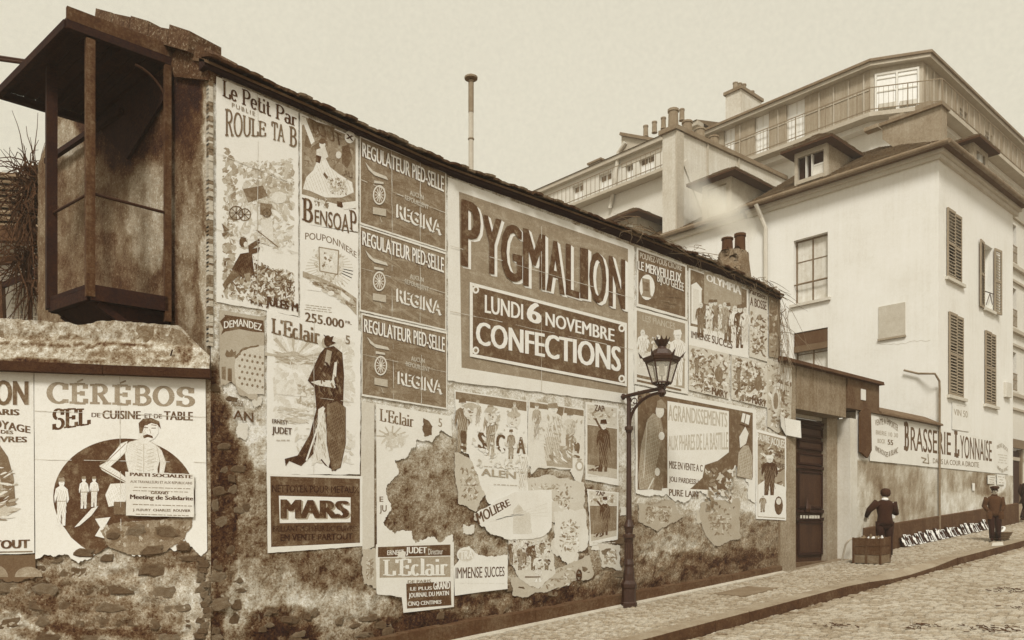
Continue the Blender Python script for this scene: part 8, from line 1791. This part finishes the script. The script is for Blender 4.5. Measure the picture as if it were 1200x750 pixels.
simple('coil', lambda b: b.tube([bk + Vector((-.02 + .13 * math.cos(t), .02 + .10 * math.sin(t), .25 + .09 * math.sin(t + 2))) for t in np.linspace(0, 2 * math.pi, 19)], .03, M_lin, 8), ct)
simple('flat_paper', lambda b: b.hexa([ground_at(1162, 641) + Vector((0, 0, .02)), ground_at(1176, 640) + Vector((0, 0, .02)), ground_at(1175, 636) + Vector((0, 0, .02)), ground_at(1163, 637) + Vector((0, 0, .02)), ground_at(1162, 641) + Vector((0, 0, .024)), ground_at(1176, 640) + Vector((0, 0, .024)), ground_at(1175, 636) + Vector((0, 0, .024)), ground_at(1163, 637) + Vector((0, 0, .024))], ink(.72)), None, label='flat pale paper lying on the cobbles in front of the basket', cat='paper')
kn = 0
M_pd_ = mat('print_dark', .12, .04, 4, .05, 30)
ords = ['nearest', 'second', 'third', 'fourth', 'fifth', 'sixth', 'seventh', 'eighth', 'ninth', 'tenth', 'eleventh', 'twelfth']
N = 23
for i in range(N):
    px_ = 1049 + (1151 - 1049) * (i + .5) / N; p = mp(px_, 600); s_ = p.x; w_ = .20 * rr.uniform(.8, 1.1); h_ = rr.uniform(.22, .32); tilt = rr.uniform(-.10, .10)
    z0 = gz(s_) + .012; y0 = 8.915 - .15
    def Q(a, z, o=0): return Vector((s_ + a + tilt * z, y0 + .13 * z / h_ - o, z0 + z))
    look = ('dark print with a white standing figure', 'white print with a dark standing figure', 'half black and half white print')[i % 3]
    pos = (ords[i // 3 * 0 + i] + ' from the crate') if i < 12 else (('nearest' if N - 1 - i == 0 else ords[N - 1 - i]) + ' from the boy')
    pr = thing('leaning_print', Vector((s_, y0, z0)), '%s leaning on the plinth, %s' % (look, pos.replace('nearest from the crate', 'nearest the crate').replace('nearest from the boy', 'nearest the boy')), 'print', 'prints leaning in a row against the dark plinth')
    base, fg = (M_pd_, M_lin) if i % 3 == 0 else (M_lin, M_pd_)
    simple('card', lambda b: b.hexa([Q(-w_ / 2, 0, 0), Q(w_ / 2, 0, 0), Q(w_ / 2, 0, -.01), Q(-w_ / 2, 0, -.01), Q(-w_ / 2, h_, 0), Q(w_ / 2, h_, 0), Q(w_ / 2, h_, -.01), Q(-w_ / 2, h_, -.01)], base), pr)
    def pic(b):
        hu = h_ * .8
        if i % 3 == 2: b.flat([Q(-w_ * .42, h_ * .06, .003), Q(w_ * .02, h_ * .06, .003), Q(w_ * .12, h_ * .94, .003), Q(-w_ * .42, h_ * .94, .003)], fg)
        c_ = rr.uniform(-.04, .04)
        pts_ = [(-.05, .1), (-.01, .1), (0, .4), (.02, .1), (.06, .1), (.05, .55), (.09, .5), (.10, .72), (.03, .80), (.03, .95), (-.03, .95), (-.03, .80), (-.08, .72), (-.09, .45), (-.05, .5)]
        b.flat([Q(c_ + x_, h_ * y_, .005) for x_, y_ in pts_], fg if i % 3 != 2 else (M_pd_ if c_ > 0 else base))
    simple('printed_figure', pic, pr)

# straw and dirt swept into the roadway
b = MB(); b.keep = True; rl_ = random.Random(41)
def road_at(px, py): a, b_ = sight(px); t = (CAMZ + .14) / ((py - HZ) / FPX + 0.068 * a); return Vector((a * t, b_ * t, roadz(a * t) + .012))
for (x_, y_, rx_, ry_, n_) in ((1180, 692, 24, 3, 26), (1165, 738, 34, 4, 36), (1195, 712, 20, 3, 12), (1090, 735, 30, 3, 20), (985, 735, 20, 3, 16)):
    for i in range(n_):
        p_ = road_at(x_ + rl_.gauss(0, .5) * rx_, y_ + rl_.gauss(0, .5) * ry_); a_ = rl_.uniform(0, 3.14); l_ = rl_.uniform(.03, .12)
        b.tube([p_, p_ + Vector((math.cos(a_) * l_, math.sin(a_) * l_, rl_.uniform(0, .02)))], .006, m_tw, 4, cap=False)
b.build('straw_litter', None, kind='stuff', label='dark straw litter scattered on the roadway at lower right', cat='litter')

# ------------------------------------------------------------------ the damp city air: one closed box of even haze round camera and scene
hm = bpy.data.materials.new('haze'); hm.use_nodes = True; nt = hm.node_tree
for n in list(nt.nodes): nt.nodes.remove(n)
ho = nt.nodes.new('ShaderNodeOutputMaterial'); hv = nt.nodes.new('ShaderNodeVolumePrincipled'); nt.links.new(hv.outputs[0], ho.inputs['Volume'])
hv.inputs['Color'].default_value = (1.0, .975, .90, 1); hv.inputs['Density'].default_value = 0.0014; hv.inputs['Anisotropy'].default_value = 0.1
b = MB(); b.box(-152, 402, -152, 402, -6, 27, hm); b.build('haze', None, kind='stuff')
